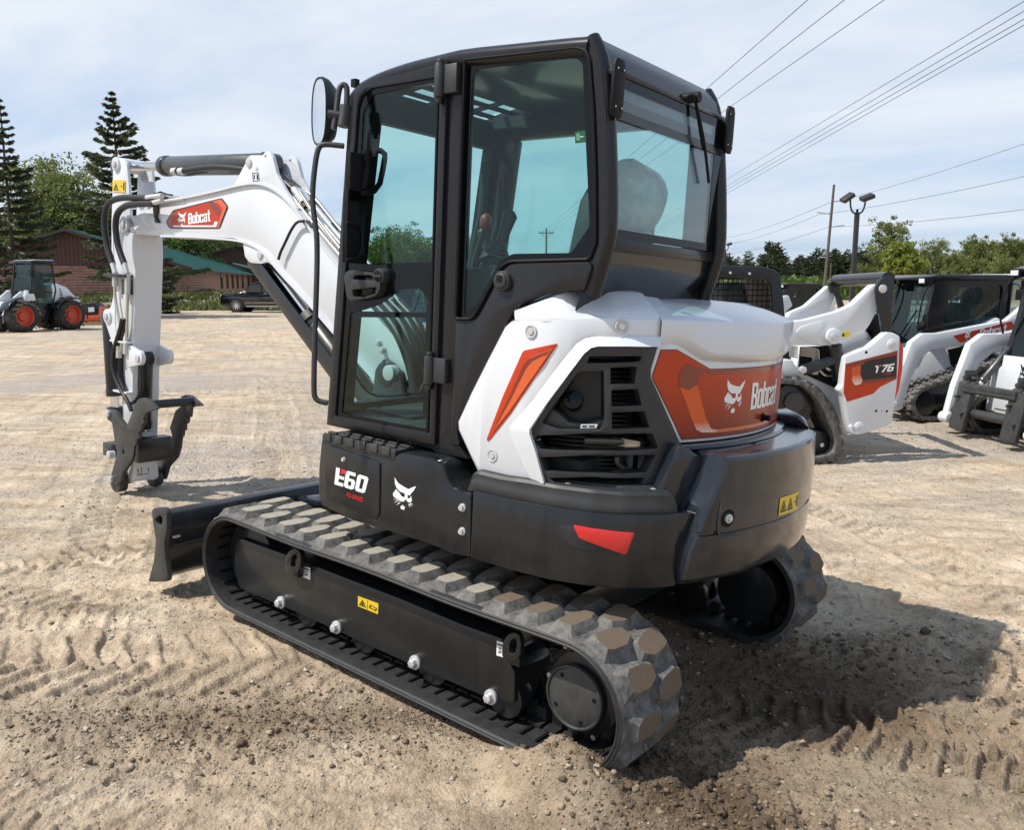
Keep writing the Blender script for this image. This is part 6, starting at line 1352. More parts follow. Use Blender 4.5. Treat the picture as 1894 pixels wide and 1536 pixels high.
# ================================================================= buildings, trees, poles, wires
M_LOG = mat('log_wall', (.33,.18,.13), .7, var=.35, vscale=3)
M_LOGD = mat('brown_gable_cladding', (.10,.046,.036), .7, var=.2)
M_ROOF = mat('green_metal_roof', (.055,.175,.150), .42, var=.10, vscale=.6)
M_TRIM = mat('dark_trim', (.05,.035,.028), .6)
M_WIN = mat('window_glass_dark', (.02,.02,.022), .1)
M_PWOOD = mat('pole_wood', (.11,.085,.065), .85, var=.3, vscale=8)
M_LPOST = mat('lamp_post_bronze', (.022,.020,.018), .5)
M_WIRE = mat('cable', (.035,.035,.038), .6)
def wpx(px, py, depth): return WE.at(px, py, depth)
def log_building(label, ridge0, ang, length, zr, ze, hw, zb, windows, overhang=.7, wall=M_LOG):
    """gable building: ridge starts above ridge0 and runs along ang"""
    t = thing('log_building', label, 'building', (ridge0.x, ridge0.y, 0), ang)
    n = int((ze-zb)/.22)
    bm = NB(); rows = []
    for s in (1, -1):                                           # round log courses
        for k in range(n+1):
            z = zb+.11+k*(ze-zb)/(n+1)
            add_cyl(bm, (0, s*hw, z), (length, s*hw, z), .135, n=8)
    for k in range(n+1):
        z = zb+.11+k*(ze-zb)/(n+1)
        for x in (0, length): add_cyl(bm, (x, -hw-.25, z), (x, hw+.25, z), .135, n=8)
    w_ = obj('log_wall', bm, wall, t, smooth=50)
    bm = NB(); add_prism(bm, [(0.02,-hw,ze-.1),(0.02,hw,ze-.1),(0.02,0,zr-.08)], (.06,0,0)); add_prism(bm, [(length-.08,-hw,ze-.1),(length-.08,hw,ze-.1),(length-.08,0,zr-.08)], (.06,0,0))
    add_box(bm, .1, length-.1, -hw+.1, hw-.1, zb-1, ze)
    for k in range(int(2*hw/.3)):
        y = -hw+.15+k*.3; h = zr-.08-(zr-ze)*abs(y)/hw; add_box(bm, -.02, .03, y-.02, y+.02, ze-.1, max(ze, h-.05))
    obj('gable', bm, M_LOGD, t, smooth=0)
    bm = NB(); sl = (zr-ze)/hw; e = overhang
    for s in (1, -1):
        add_prism(bm, [(-.9, 0, zr+.06), (-.9, s*(hw+e), ze-sl*e+.06), (-.9, s*(hw+e), ze-sl*e-.04), (-.9, 0, zr-.04)], (length+1.8, 0, 0))
        for k in range(int((length+1.8)/.6)):
            x = -.9+.3+k*.6; add_prism(bm, [(x-.02, 0, zr+.062), (x-.02, s*(hw+e), ze-sl*e+.062), (x-.02, s*(hw+e), ze-sl*e+.10), (x-.02, 0, zr+.10)], (.04, 0, 0))
    obj('roof', bm, M_ROOF, t, smooth=0)
    bm = NB()
    for s in (1, -1): add_prism(bm, [(-.93,0,zr+.10),(-.93,s*(hw+e),ze-sl*e+.10),(-.93,s*(hw+e),ze-sl*e-.14),(-.93,0,zr-.14)], (.03,0,0)); add_box(bm, -.9, length+.9, s*(hw+e)-.02, s*(hw+e)+.03, ze-sl*e-.16, ze-sl*e+.02)
    obj('fascia', bm, M_TRIM, t, smooth=0)
    for x, s, wd in windows:
        bm = NB(); y = s*(hw+.13); add_box(bm, x-wd/2, x+wd/2, min(y, y+s*.06), max(y, y+s*.06), zb+.55, ze-.35); f = obj('window_frame', bm, M_TRIM, t)
        bm = NB(); add_box(bm, x-wd/2+.12, x+wd/2-.12, min(y+s*.061, y+s*.066), max(y+s*.061, y+s*.066), zb+.65, ze-.45); obj('window', bm, M_WIN, f)
    return t
bd = R(-41.5); bdir = V((math.cos(bd), math.sin(bd), 0)); bper = V((bdir.y, -bdir.x, 0))     # towards the camera side
r0 = wpx(126, 428, 64); r0.z = 0
LB = log_building('long brown log building with a green metal roof behind the wheel loader', r0, bd, 74, 5.9, 3.15, 8.5, .8, [(x, -1, 1.2) for x in (16,19.6,23.2,26.8,31,36,41)], .6)
g1 = wpx(437, 454, 112); g1.z = 0
log_building('brown gabled wing with dark roof edges behind the long log building', g1, R(-30), 16, 7.0, 4.3, 7.8, .8, [], .5, M_LOGD)
g2 = wpx(468, 497, 106); 
lp = thing('porch_roof', 'small pale green porch roof in front of the brown gabled wing', 'porch', (g2.x, g2.y, 0), bd)
bm = NB(); add_prism(bm, [(-4,-3,2.9),(5.5,-3,2.9),(5.5,1.9,4.3),(-4,1.9,4.3)], (0,0,.08))
for k in range(12): add_prism(bm, [(-3.9+.8*k,-3,2.99),(-3.9+.8*k,1.9,4.39),(-3.84+.8*k,1.9,4.39),(-3.84+.8*k,-3,2.99)], (0,0,.05))
obj('roof', bm, mat('pale_green_roof', (.13,.27,.23), .4), lp, smooth=0)
for x in (-3.6, 5.1): bm = NB(); add_box(bm, x-.12, x+.12, -2.8, -2.5, .3, 2.95); obj('post', bm, M_TRIM, lp)
# ---- trees
def leafmat(name, a, b, trans=.25):
    m = bpy.data.materials.new(name); m.use_nodes = True; nt = m.node_tree; N = nt.nodes; L = nt.links; p = N['Principled BSDF']; p.inputs['Roughness'].default_value = .55; p.inputs['Specular IOR Level'].default_value = .3
    at_ = N.new('ShaderNodeAttribute'); at_.attribute_name = 'tone'; r = N.new('ShaderNodeValToRGB'); r.color_ramp.elements[0].color = (*a, 1); r.color_ramp.elements[1].color = (*b, 1); L.new(at_.outputs['Fac'], r.inputs[0]); L.new(r.outputs[0], p.inputs['Base Color'])
    t = N.new('ShaderNodeBsdfTranslucent'); L.new(r.outputs[0], t.inputs[0]); x = N.new('ShaderNodeMixShader'); x.inputs[0].default_value = trans
    L.new(p.outputs[0], x.inputs[1]); L.new(t.outputs[0], x.inputs[2]); L.new(x.outputs[0], N['Material Output'].inputs[0]); return m
M_BARK = mat('bark', (.085,.065,.05), .9, var=.4, vscale=4)
M_LEAF = leafmat('spring_leaves', (.095,.125,.035), (.25,.28,.085), .38)
M_LEAFD = leafmat('mid_green_leaves', (.045,.085,.014), (.135,.19,.035), .3)
M_LEAFY = leafmat('yellow_green_leaves', (.14,.18,.03), (.29,.33,.07), .4)
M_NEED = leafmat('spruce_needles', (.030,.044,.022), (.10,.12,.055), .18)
M_PINE = leafmat('pine_needles', (.030,.050,.022), (.085,.11,.045), .18)
rng = np.random.default_rng(11)
def leaves(cen, size, tone, m, name, par, stretch=None, dirs=None):
    n = len(cen); a = rng.normal(size=(n,3)); a /= np.linalg.norm(a, axis=1)[:,None]; b = rng.normal(size=(n,3)); b -= a*(a*b).sum(1)[:,None]; b /= np.linalg.norm(b, axis=1)[:,None]
    if dirs is not None: a = dirs/np.linalg.norm(dirs, axis=1)[:,None]; b -= a*(a*b).sum(1)[:,None]; b /= np.linalg.norm(b, axis=1)[:,None]
    s = size[:,None]; A = a*s*(stretch or 1); B = b*s*.55
    v = np.stack([cen-A, cen+B, cen+A, cen-B], 1).reshape(-1, 3)
    o = npobj(name, v, np.arange(4*n).reshape(-1, 4), m, par)
    at_ = o.data.attributes.new('tone', 'FLOAT', 'FACE'); at_.data.foreach_set('value', np.clip(tone, 0, 1).astype(np.float32)); return o
def make_decid(label, loc, h, r, m, n=9000, seed=0, cat='tree', group=None, base=.22, leaf=.16):
    rs = np.random.default_rng(seed); t = thing('deciduous_tree', label, cat, loc, 0, group)
    bm = NB(); tips = []
    top = V((rs.normal()*.3, rs.normal()*.3, h*.8)); add_tube(bm, [(0,0,-.3), (rs.normal()*.1, rs.normal()*.1, h*.3), top], lambda k: h*.016*(1-k*.85)+.02, 7)
    for k in range(22):
        z = h*(base+.1+(.55*k/22)); a = k*2.4+rs.normal()*.3; L_ = r*(.6+.5*rs.random())*(1-.45*k/22)
        p0 = V((0,0,z)); p1 = p0+V((math.cos(a)*L_*.5, math.sin(a)*L_*.5, L_*.35)); p2 = p0+V((math.cos(a)*L_, math.sin(a)*L_, L_*.85)); add_tube(bm, [p0, p1, p2], lambda q: h*.006*(1-q*.8)+.012, 5); tips += [p1, p2, p1.lerp(p2, .5)]
        for j in range(2): q = p1.lerp(p2, rs.random()); q2 = q+V((rs.normal(), rs.normal(), .6+rs.random()))*r*.22; add_tube(bm, [q, q2], .018, 4, smooth=0); tips.append(q2)
    obj('trunk', bm, M_BARK, t)
    C = []
    for p in tips: C.append((p.x, p.y, p.z))
    for k in range(46):
        u = rs.normal(size=3); u /= np.linalg.norm(u); q = rs.random()**.4; z = h*(base+(1-base)*.52)+u[2]*q*h*(1-base)*.48
        w_ = 1-max(0, (z/h-.55))*1.1; C.append((u[0]*q*r*w_, u[1]*q*r*w_, z))
    C = np.array(C); k = rs.integers(0, len(C), n); sz = (r*.20*(.6+.8*rs.random(len(C))))[k]
    d = rs.normal(size=(n,3)); d /= np.linalg.norm(d, axis=1)[:,None]; d *= (rs.random(n)**.45)[:,None]*sz[:,None]; d[:,2] *= .75
    tone = np.clip(rs.random(len(C))[k]*.65+rs.random(n)*.5-.05, 0, 1)
    leaves(C[k]+d, leaf*(.7+.7*rs.random(n)), tone, m, 'crown', t); return t
def make_spruce(label, loc, h, r, seed=0, n_wh=34, m=M_NEED, group=None, name='spruce_tree', base=.06, droop=.35, dens=1., top_pow=.8):
    rs = np.random.default_rng(seed); t = thing(name, label, 'tree', loc, 0, group); bm = NB(); add_tube(bm, [(0,0,-.3),(0,0,h*.5),(0,0,h)], lambda k: h*.014*(1-k)+.012, 8)
    P = []; D = []; S = []; T = []
    for w in range(n_wh):
        f = w/(n_wh-1); z0 = h*(base+(1-base)*f**.92); L0 = r*(1-f)**top_pow*(.85+.3*rs.random())+.10
        for b in range(int(6+4*rs.random())):
            if rs.random() < .16: continue
            a = rs.random()*6.28; L_ = L0*(.45+.7*rs.random()); el = .30*f+.05-droop*(1-f)*.5
            q = []
            for s in range(9):
                u = s/8; q.append(V((math.cos(a)*L_*u, math.sin(a)*L_*u, z0+L_*(el*u-droop*.55*u*u+droop*.55*u**3*1.3))))
            if L_ > .5: add_tube(bm, q[::2], lambda k: .022*(1-k)+.006, 4, smooth=0)
            nn = int((16+L_*46)*dens)
            for i in range(nn):
                u = .12+.88*rs.random()**.7; s = min(7, int(u*8)); p = q[s].lerp(q[s+1], u*8-s); sd = rs.choice((-1,1)); wd = L_*.20*(1.15-u)*(.4+rs.random())*sd
                side = V((-math.sin(a), math.cos(a), 0)); out_ = V((math.cos(a), math.sin(a), 0)); pos = p+side*wd+V((0,0,-abs(wd)*.35-rs.random()*.06))
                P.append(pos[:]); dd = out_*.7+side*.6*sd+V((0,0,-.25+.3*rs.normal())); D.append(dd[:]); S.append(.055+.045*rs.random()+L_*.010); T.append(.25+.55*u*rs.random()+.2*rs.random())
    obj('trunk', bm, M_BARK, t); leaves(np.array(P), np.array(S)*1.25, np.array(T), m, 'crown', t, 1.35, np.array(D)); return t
def gnd(px, depth): p = WE.at(px, 528, depth); return V((p.x, p.y, 0))
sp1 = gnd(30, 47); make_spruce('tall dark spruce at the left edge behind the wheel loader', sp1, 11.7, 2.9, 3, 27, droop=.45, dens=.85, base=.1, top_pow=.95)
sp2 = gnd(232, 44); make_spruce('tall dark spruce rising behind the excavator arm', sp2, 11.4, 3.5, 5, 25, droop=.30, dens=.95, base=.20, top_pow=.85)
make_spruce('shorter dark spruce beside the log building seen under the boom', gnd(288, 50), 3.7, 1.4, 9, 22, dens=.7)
D1 = make_decid('leafy green tree behind the gable between the two spruces', gnd(132, 84), 13.4, 4.8, M_LEAF, 9000, 1)
D2 = make_decid('broad mid green tree behind the log building roof', gnd(345, 105), 9.4, 4.6, M_LEAFD, 8000, 2)
D3 = make_decid('yellow green young tree in the wood at the right', gnd(1668, 76), 5.0, 2.0, M_LEAFY, 8000, 3, group='trees in the wood at the right')
D4 = make_decid('tall thin leafed green tree in the wood at the right', gnd(1640, 96), 9.0, 2.6, M_LEAF, 7500, 4, group='trees in the wood at the right', leaf=.115)
PN = make_spruce('dark pine in the far wood right of the cab', gnd(1420, 150), 9.5, 3.3, 21, 22, M_PINE, 'pines in the far wood', 'pine_tree', .12, .1, .9, .55)
def d_(src, px, depth, label, group=None, sc=1, z=0): p = gnd(px, depth); p.z = z; return dup(src, p, random.uniform(0, 6.28), label, group, sc*random.uniform(.88, 1.12))
TL = 'mid green leafy tree in the belt behind the log building and cab'
for px, dp, sc in ((85,80,1.0),(160,84,1.1),(195,88,1.05),(108,98,1.15),(60,92,.95),(182,98,.9),(8,100,1.0),(395,142,1.0),(245,112,.85),(300,118,.95),(430,144,1.05),(455,148,1.0),(560,130,.8),(610,120,.85),(645,112,.95),(678,118,.9),(712,104,1.05),(742,110,1.15),(775,118,1.12),(805,112,1.0),(840,125,.9),(870,140,.8),(510,135,.75)):
    d_(random.choice((D1, D2, D2)), px, dp, TL, 'trees in the belt behind the log building', sc*(.72 if px > 540 else .8))
for px, dp, sc, src in ((1600,110,.85,D4),(1625,118,.95,D4),(1668,100,.9,D4),(1690,108,1.05,D4),(1722,98,1.05,D1),(1745,104,1.15,D4),(1772,92,.80,D1),(1792,98,1.25,D4),(1815,90,1.15,D4),(1842,94,.85,D1),(1866,84,1.1,D4),(1890,90,1.3,D4),(1915,84,.9,D1),(1760,84,.9,D4),(1850,80,.9,D4),(1585,124,.8,D4),(1940,80,1.2,D4),(1990,84,.9,D1)):
    if src is D1: d_(src, px, dp, 'tall dense green tree in the wood at the right', 'trees in the wood at the right', sc*.47)
    elif src is D3: d_(src, px, dp, 'yellow green young tree in the wood at the right', 'trees in the wood at the right', sc)
    else: d_(src, px, dp, 'tall thin leafed green tree in the wood at the right', 'trees in the wood at the right', sc*.60)
for k in range(80):
    px = 1300+k*4.6+random.uniform(-6, 6); dp = random.uniform(125, 175); hpx = 50+18*math.exp(-((px-1425)/22)**2)+(10 if px > 1500 else 0)+random.uniform(-10, 7)
    d_(PN, px, dp, 'dark pine in the far wood right of the cab', 'pines in the far wood', (hpx*dp/1538+1.7)/9.5)
for k in range(26): px = 860+k*17; d_(PN, px, random.uniform(180, 220), 'dark pine far behind the excavator seen through its cab', 'pines far behind the excavator', random.uniform(.28,.42))
# undergrowth that fills the foot of the woods: one mass of ground cover
n = 16000; u = rng.random(n); px = np.where(u < .4, rng.uniform(1290, 2050, n), np.where(u < .7, rng.uniform(560, 900, n), rng.uniform(-80, 560, n))); dp = np.where(px > 1250, rng.uniform(95, 130, n), rng.uniform(112, 135, n))
f_, r_ = np.array(_w.f*V((1,1,0)).normalized() if False else V((_w.f.x,_w.f.y,0)).normalized()), np.array(_w.r)
cx = np.array(WE.c); g_ = np.stack([cx[i]+f_[i]*dp+r_[i]*(px-947)/1538*dp for i in range(3)], 1); g_[:,2] = rng.random(n)**1.4*2.6+.05
leaves(g_, .35+.3*rng.random(n), rng.random(n)*.7, M_LEAFD, 'undergrowth', None)
tag(bpy.data.objects['undergrowth'], 'green undergrowth at the foot of the woods', 'undergrowth', kind='stuff')
# ---- lamp posts and power poles
def lamp(px, ytop, depth, hh, label):
    p = gnd(px, depth); t = thing('lamp_post', label, 'lamp post', p, math.atan2(_w.r.y, _w.r.x)); bm = NB(); add_box(bm, -.12, .12, -.12, .12, 0, hh); obj('post', bm, M_LPOST, t, bev=.01)
    for s in (-1, 1):
        bm = NB(); add_tube(bm, [(0,0,hh),(s*.28,0,hh+.05),(s*.42,0,hh+.4),(s*.45,0,hh+.8)], .055, 8); add_cyl(bm, (0,0,hh-.05), (0,0,hh+.25), .07, n=10); obj('bracket', bm, M_LPOST, t)
        Mx = Matrix.Translation((s*.58, 0, hh+.92)) @ Matrix.Rotation(R(-20 if s > 0 else -35), 4, 'Y') @ Matrix.Rotation(R(18), 4, 'X')
        bm = NB(); add_box(bm, -.42, .34, -.28, .28, -.10, .15, Mx); hd_ = obj('lamp_head', bm, M_LPOST, t, bev=.05); bm = NB(); add_box(bm, -.34, .26, -.22, .22, -.108, -.101, Mx); obj('lens', bm, M_LAMP, hd_)
lamp(1577, 390, 50, 5.9, 'black lamp post with two floodlights behind the parked loaders'); lamp(1339, 455, 120, 6.6, 'distant black lamp post close to the right edge of the excavator cab')
M_INS = mat('insulator', (.4,.4,.42), .3)
def pole(px, ytop, depth, label, arms=(), lean=0, r=.15, cross=None):
    p = gnd(px, depth); h_ = 1.685+(528-ytop)*depth/1538; t = thing('utility_pole', label, 'utility pole', p, math.atan2(_w.r.y, _w.r.x)); bm = NB(); add_cyl(bm, (0,0,-.3), (lean,0,h_), r*1.2, r*.8, n=10); obj('pole', bm, M_PWOOD, t)
    for s, y in arms:
        z = 1.685+(528-y)*depth/1538; x0 = lean*z/h_; bm = NB(); add_tube(bm, [(x0,0,z-.15),(x0+s*1.2,0,z)], .035, 5, smooth=0); add_cyl(bm, (x0+s*1.0,0,z), (x0+s*1.5,0,z+.05), .07, n=8, mi=1); obj('insulator_arm', bm, [M_PWOOD, M_INS], t)
    for y, wd in (cross or ()):
        z = 1.685+(528-y)*depth/1538; bm = NB(); add_box(bm, -wd, wd, -.06, .06, z-.07, z+.07); add_tube(bm, [(-wd*.7,.05,z),(0,.05,z-.9),(wd*.7,.05,z)], .03, 4, smooth=0)
        for k in (-1,-.5,.5,1): add_cyl(bm, (wd*k*.93,0,z+.07), (wd*k*.93,0,z+.3), .06, n=8, mi=1)
        obj('crossarm', bm, [M_PWOOD, M_INS], t)
    return p, h_
pole(1524, 347, 88, 'tall leaning wooden power pole left of the near lamp post', ((1,375),(-1,397),(1,420)), lean=.45)
pole(1337, 420, 170, 'thin distant power pole behind the far lamp post', ((-1,454),))
pole(1010, 425, 118, 'power pole with a crossarm seen through the excavator cab', cross=((433,1.05),))
pole(1700, 512, 72, 'grey pole with a double crossarm in front of the wood', cross=((516,.55),(523,.5)), r=.10)
pole(1535, 487, 120, 'short pale pole in front of the far pines', r=.12); pole(1418, 490, 120, 'short pale pole left of the leaning power pole', r=.10)
def wire(a, b, label, group, sag=.0, r=.012):
    b = a+(b-a)*(1.5 if sag == 0 else 1)
    bm = NB(); q = [a.lerp(b, i/12)-V((0,0,sag*4*(i/12)*(1-i/12))) for i in range(13)]; add_tube(bm, q, r, 5, smooth=0); o = obj('power_line', bm, M_WIRE, None); tag(o, label, 'power line', group)
for k, ((x0, y0), (x1, y1)) in enumerate((((1016,492),(1500,0)), ((1019,498),(1570,-4)), ((1022,503),(1652,-4)))):
    A_ = wpx(x0, y0-62, 118); B_ = wpx(x0+(x1-x0)*1.25, y0+(y1-y0)*1.25, 22); 
    A_ = wpx(1004+6*k, 430, 118); wire(A_, wpx(x1+60, y1-(60*.98 if k == 0 else 50), 21), 'thin black overhead line running from behind the cab to the top edge', 'upper overhead lines', .0, .011)
for k, (ya, yb) in enumerate(((336,0),(349,18),(355,33),(362,44))):
    A_ = wpx(1180, ya+(ya-yb)*.255+8, 150); wire(A_, wpx(2060, yb-(ya-yb)*.29, 24), 'black overhead line of the bundle crossing the sky at the right', 'lower overhead line bundle', .0, .014)
for k, (y0, y1, y2) in enumerate(((376,258,440),(397,320,452),(420,380,470))):
    P0 = wpx(1532 if k != 1 else 1514, y0, 88); wire(P0, wpx(2100, y1-(y0-y1)*.55, 45), 'thin line running right from the leaning power pole', 'lines on the leaning power pole', .35, .016); wire(P0, wpx(1342, y2, 170), 'thin line running left from the leaning power pole', 'lines on the leaning power pole', .5, .02)
for y0, y1 in ((488,512),(502,520),(530,512)): wire(wpx(1418,492,120), wpx(1600,y1,120), 'pale low line in front of the far pines', 'low lines in front of the far pines', .2, .03)
# ================================================================= the lot: one displaced sheet, finest where the photo looks closest
def vnoise(x, y, seed=0):
    xi, yi = np.floor(x).astype(np.int64), np.floor(y).astype(np.int64); fx, fy = x-xi, y-yi; fx = fx*fx*fx*(fx*(fx*6-15)+10); fy = fy*fy*fy*(fy*(fy*6-15)+10)
    def h(a, b):
        n = (a*374761393+b*668265263+seed*974634777) & 0x7fffffff; n = ((n ^ (n >> 13))*1274126177) & 0x7fffffff; n = (n ^ (n >> 16)) & 0xffff; return n/65535.
    return (h(xi, yi)*(1-fx)+h(xi+1, yi)*fx)*(1-fy)+(h(xi, yi+1)*(1-fx)+h(xi+1, yi+1)*fx)*fy
def fbm(x, y, f, o=4, seed=0, g=.5):
    s = 0; a = 1; t = 0
    for k in range(o):
        c, sn = math.cos(k*1.1+seed), math.sin(k*1.1+seed); s = s+a*vnoise((x*c-y*sn)*f+k*17.3, (x*sn+y*c)*f-k*9.1, seed+k); t += a; a *= g; f *= 2.03
    return s/t-.5
def sst(a, b, x): t = np.clip((x-a)/(b-a), 0, 1); return t*t*(3-2*t)
GC = V((WE.c.x, WE.c.y, 0)); view_a = math.atan2(_w.f.y, _w.f.x)
def strip(x, y, pts, w, pitch, depth, skew, seed, rows=2, soft=.05, berm=.012):
    """a crawler's print: lug ridges across a pressed path"""
    out = np.zeros_like(x); acc = 0; P = smooth_path([V((p[0], p[1], 0)) for p in pts], 2); best = np.full_like(x, 9.); U = np.zeros_like(x); Vv = np.zeros_like(x)
    for a, b in zip(P, P[1:]):
        d = b-a; L_ = d.length; d = d/L_; rx, ry = x-a.x, y-a.y; u = rx*d.x+ry*d.y; v = -rx*d.y+ry*d.x; uc = np.clip(u, 0, L_); dist = np.hypot(u-uc, v); m = dist < best
        best = np.where(m, dist, best); U = np.where(m, acc+uc, U); Vv = np.where(m, v, Vv); acc += L_
    wob = fbm(x, y, 2.3, 4, seed)*.22; V2 = Vv+wob*.35; inside = 1-sst(w/2-.02, w/2+.03, np.abs(V2)); inside = inside*(best < w)*sst(0, .25, U)*(1-sst(acc-.4, acc, U))
    ph = (U+wob*.5)/pitch; half = np.where(V2 > 0, 0., .5)*(rows == 2); q = ph+half+np.abs(V2)*skew/pitch
    fr = q-np.floor(q); wid = .30+fbm(x, y, 6, 2, seed+3)*.3; ridge = sst(0, .16, fr)*(1-sst(wid, wid+.20, fr))
    keep = sst(-.16, .10, fbm(x, y, 1.7, 3, seed+5)+.10)
    edge = np.exp(-((np.abs(V2)-w/2-.03)/.035)**2)*(best < w)*sst(0, .25, U)*(1-sst(acc-.4, acc, U))*(.5+fbm(x, y, 5, 2, seed+7))
    return (-depth*.45*inside+ridge*inside*depth*1.0*(.55+.9*keep)+edge*berm*1.8), inside, ridge*inside
STR = [([(2.9,2.95),(1.7,1.90),(.55,1.03),(.1,.72)], .60, .15, .023, .55, 1), ([(3.2,2.2),(2.2,1.45),(1.5,1.0)], .5, .12, .014, -.5, 2),
       ([(-.85,.10),(-1.5,.06),(-2.1,-.15),(-3,-.7)], .44, .115, .026, .35, 3), ([(-.9,-.80),(-1.5,-.82),(-2.3,-.62),(-3.2,-.1)], .42, .115, .028, .3, 4), ([(-1.0,.78),(-1.7,.82),(-2.6,1.1)], .42, .13, .020, .3, 5),
       ([(-.6,1.95),(.3,2.1),(1.2,2.75)], .4, .10, .010, .2, 6), ([(2.4,-.4),(4.2,-1.5),(7,-3.6),(12,-7)], .45, .145, .016, .4, 7), ([(2.5,1.0),(4.5,-.2),(7.5,-2.0),(13,-5)], .45, .145, .015, .4, 8),
       ([(-2.2,-1.6),(-1.2,-2.6),(.6,-3.9),(3,-5)], .45, .14, .016, .4, 9), ([(-1.9,-.9),(-.6,-1.9),(1.2,-2.9),(4,-4)], .45, .14, .014, -.4, 10), ([(-2.9,.9),(-2.2,.15),(-1.9,-.6),(-2.0,-1.6)], .46, .13, .013, .4, 12), ([(4,3),(3.0,1.2),(2.6,.3)], .4, .12, .014, .4, 13)]
def gauss(x, y, cx_, cy_, sx_, sy_, a=0): c, s = math.cos(a), math.sin(a); u = (x-cx_)*c+(y-cy_)*s; v = -(x-cx_)*s+(y-cy_)*c; return np.exp(-(u/sx_)**2-(v/sy_)**2)
def seg(x, y, a, b):
    dx, dy = b[0]-a[0], b[1]-a[1]; L_ = math.hypot(dx, dy); u = np.clip(((x-a[0])*dx+(y-a[1])*dy)/L_, 0, L_); return np.hypot(x-a[0]-u*dx/L_, y-a[1]-u*dy/L_)
def ground_h(x, y, full=False):
    r = np.hypot(x-GC.x, y-GC.y); near = 1-sst(9, 22, r)
    h = .05*fbm(x, y, .16, 3, 1)+.035*fbm(x, y, .55, 3, 2)-.012
    ca, sa = math.cos(view_a+.25), math.sin(view_a+.25)
    h += .030*fbm((x*ca+y*sa)*2.2, (-x*sa+y*ca)*.35, 1.0, 3, 31)*(.35+near*.65)+.016*fbm((x*.3+y*.95)*.5, (x*.95-y*.3)*3.2, 1.1, 3, 33)
    rough = gauss(x, y, -1.15, -.35, .85, .75)+gauss(x, y, -1.25, .85, .75, .40, -.3)+.8*gauss(x, y, .3, 1.5, 1.1, .35, .65)+.6*gauss(x, y, -1.6, -1.0, 1.2, .5, .5)+.35*gauss(x, y, 2.2, 1.6, 1.6, .7, .6)
    rough = np.clip(rough*(.75+.9*fbm(x, y, 1.5, 3, 41)), 0, 1.2); pr = np.zeros_like(x)
    m = r < 16
    if m.any():
        xs, ys = x[m], y[m]; acc = np.zeros_like(xs); pp = np.zeros_like(xs)
        for pts, w, pitch, dep, sk, sd in STR:
            o, ins, rd = strip(xs, ys, pts, w, pitch, dep, sk, sd); acc += o; pp = np.maximum(pp, rd*min(1, dep/.03))
        h = h.copy(); h[m] += acc; pr[m] = pp
    berm = np.exp(-(seg(x, y, (1.35,2.3), (.49,1.58))/.10)**2)+np.exp(-(seg(x, y, (.49,1.58), (-.2,1.04))/.11)**2); berm = berm*(.7+fbm(x, y, 2.5, 3, 51))
    h += berm*.030
    h += near*(.018*fbm(x, y, 3.2, 3, 11)+.013*fbm(x, y, 11, 3, 12, .6)*(1+1.2*rough))
    cl = fbm(x, y, 17, 3, 13, .55); h += near*(np.maximum(0, cl-.08)*.045*(.5+rough*1.2)+.011*fbm(x, y, 42, 3, 14, .65)+(.022+.05*rough)*np.abs(fbm(x, y, 7.5, 4, 17, .6))+(.014+.02*rough)*np.abs(fbm(x, y, 23, 3, 18, .6)))
    cl2 = fbm(x, y, 6.5, 3, 15, .5); h += near*rough*np.maximum(0, cl2-.04)*.09-near*rough*np.maximum(0, -cl2-.10)*.10
    # where the excavator stands, the ground follows its tilted tracks
    d = np.maximum(np.maximum(-1.05-x, x-1.22), np.abs(y)-1.04); w = 1-sst(.02, .62, d)
    zm_ = RW[2][0]*x+RW[2][1]*y; small = h*.45*sst(-.25, .05, d)
    tgt = zm_-.036+small+.016*np.exp(-((np.abs(y)-1.07)/.07)**2)*(x < 1.1)
    tgt = np.where(x > 1.0, tgt-.03*sst(1.0, 1.3, x), tgt)
    h = h*(1-w)+tgt*w
    h += .05*gauss(x, y, -1.35, .95, .5, .3, -.35)*(1+1.6*fbm(x, y, 4, 3, 63))+.15*gauss(x, y, -.85, 1.02, .21, .14)*(.8+1.2*fbm(x, y, 7, 3, 61))+.05*gauss(x, y, -1.15, .9, .25, .3)*(1+2*fbm(x, y, 5, 3, 62))
    if not full: return h
    damp_shade = np.clip(.85*gauss(x, y, -1.1, -.35, .62, .75)+.95*gauss(x, y, -1.2, .85, .6, .30, -.3)+.45*gauss(x, y, .35, 1.45, 1.2, .28, .65)+.22*berm+.5*gauss(x, y, -1.8, -.2, .9, .8)+.25*fbm(x, y, 1.1, 4, 71)+.20*fbm(x, y, 5, 3, 72), 0, 1)*(1-sst(3, 9, r))  # damp dug soil, plus the excavator's shadow deepened in the soil colour
    damp_shade = np.clip(damp_shade+.18*np.clip(fbm(x, y, .25, 4, 76)+.02, 0, 1)*2, 0, 1)
    grav = np.clip(fbm(x, y, .45, 5, 73, .6)*3.2+.15+.5*fbm(x, y, 3.3, 3, 74), 0, 1)*(1-.7*damp_shade)
    return h, damp_shade, grav, rough, pr
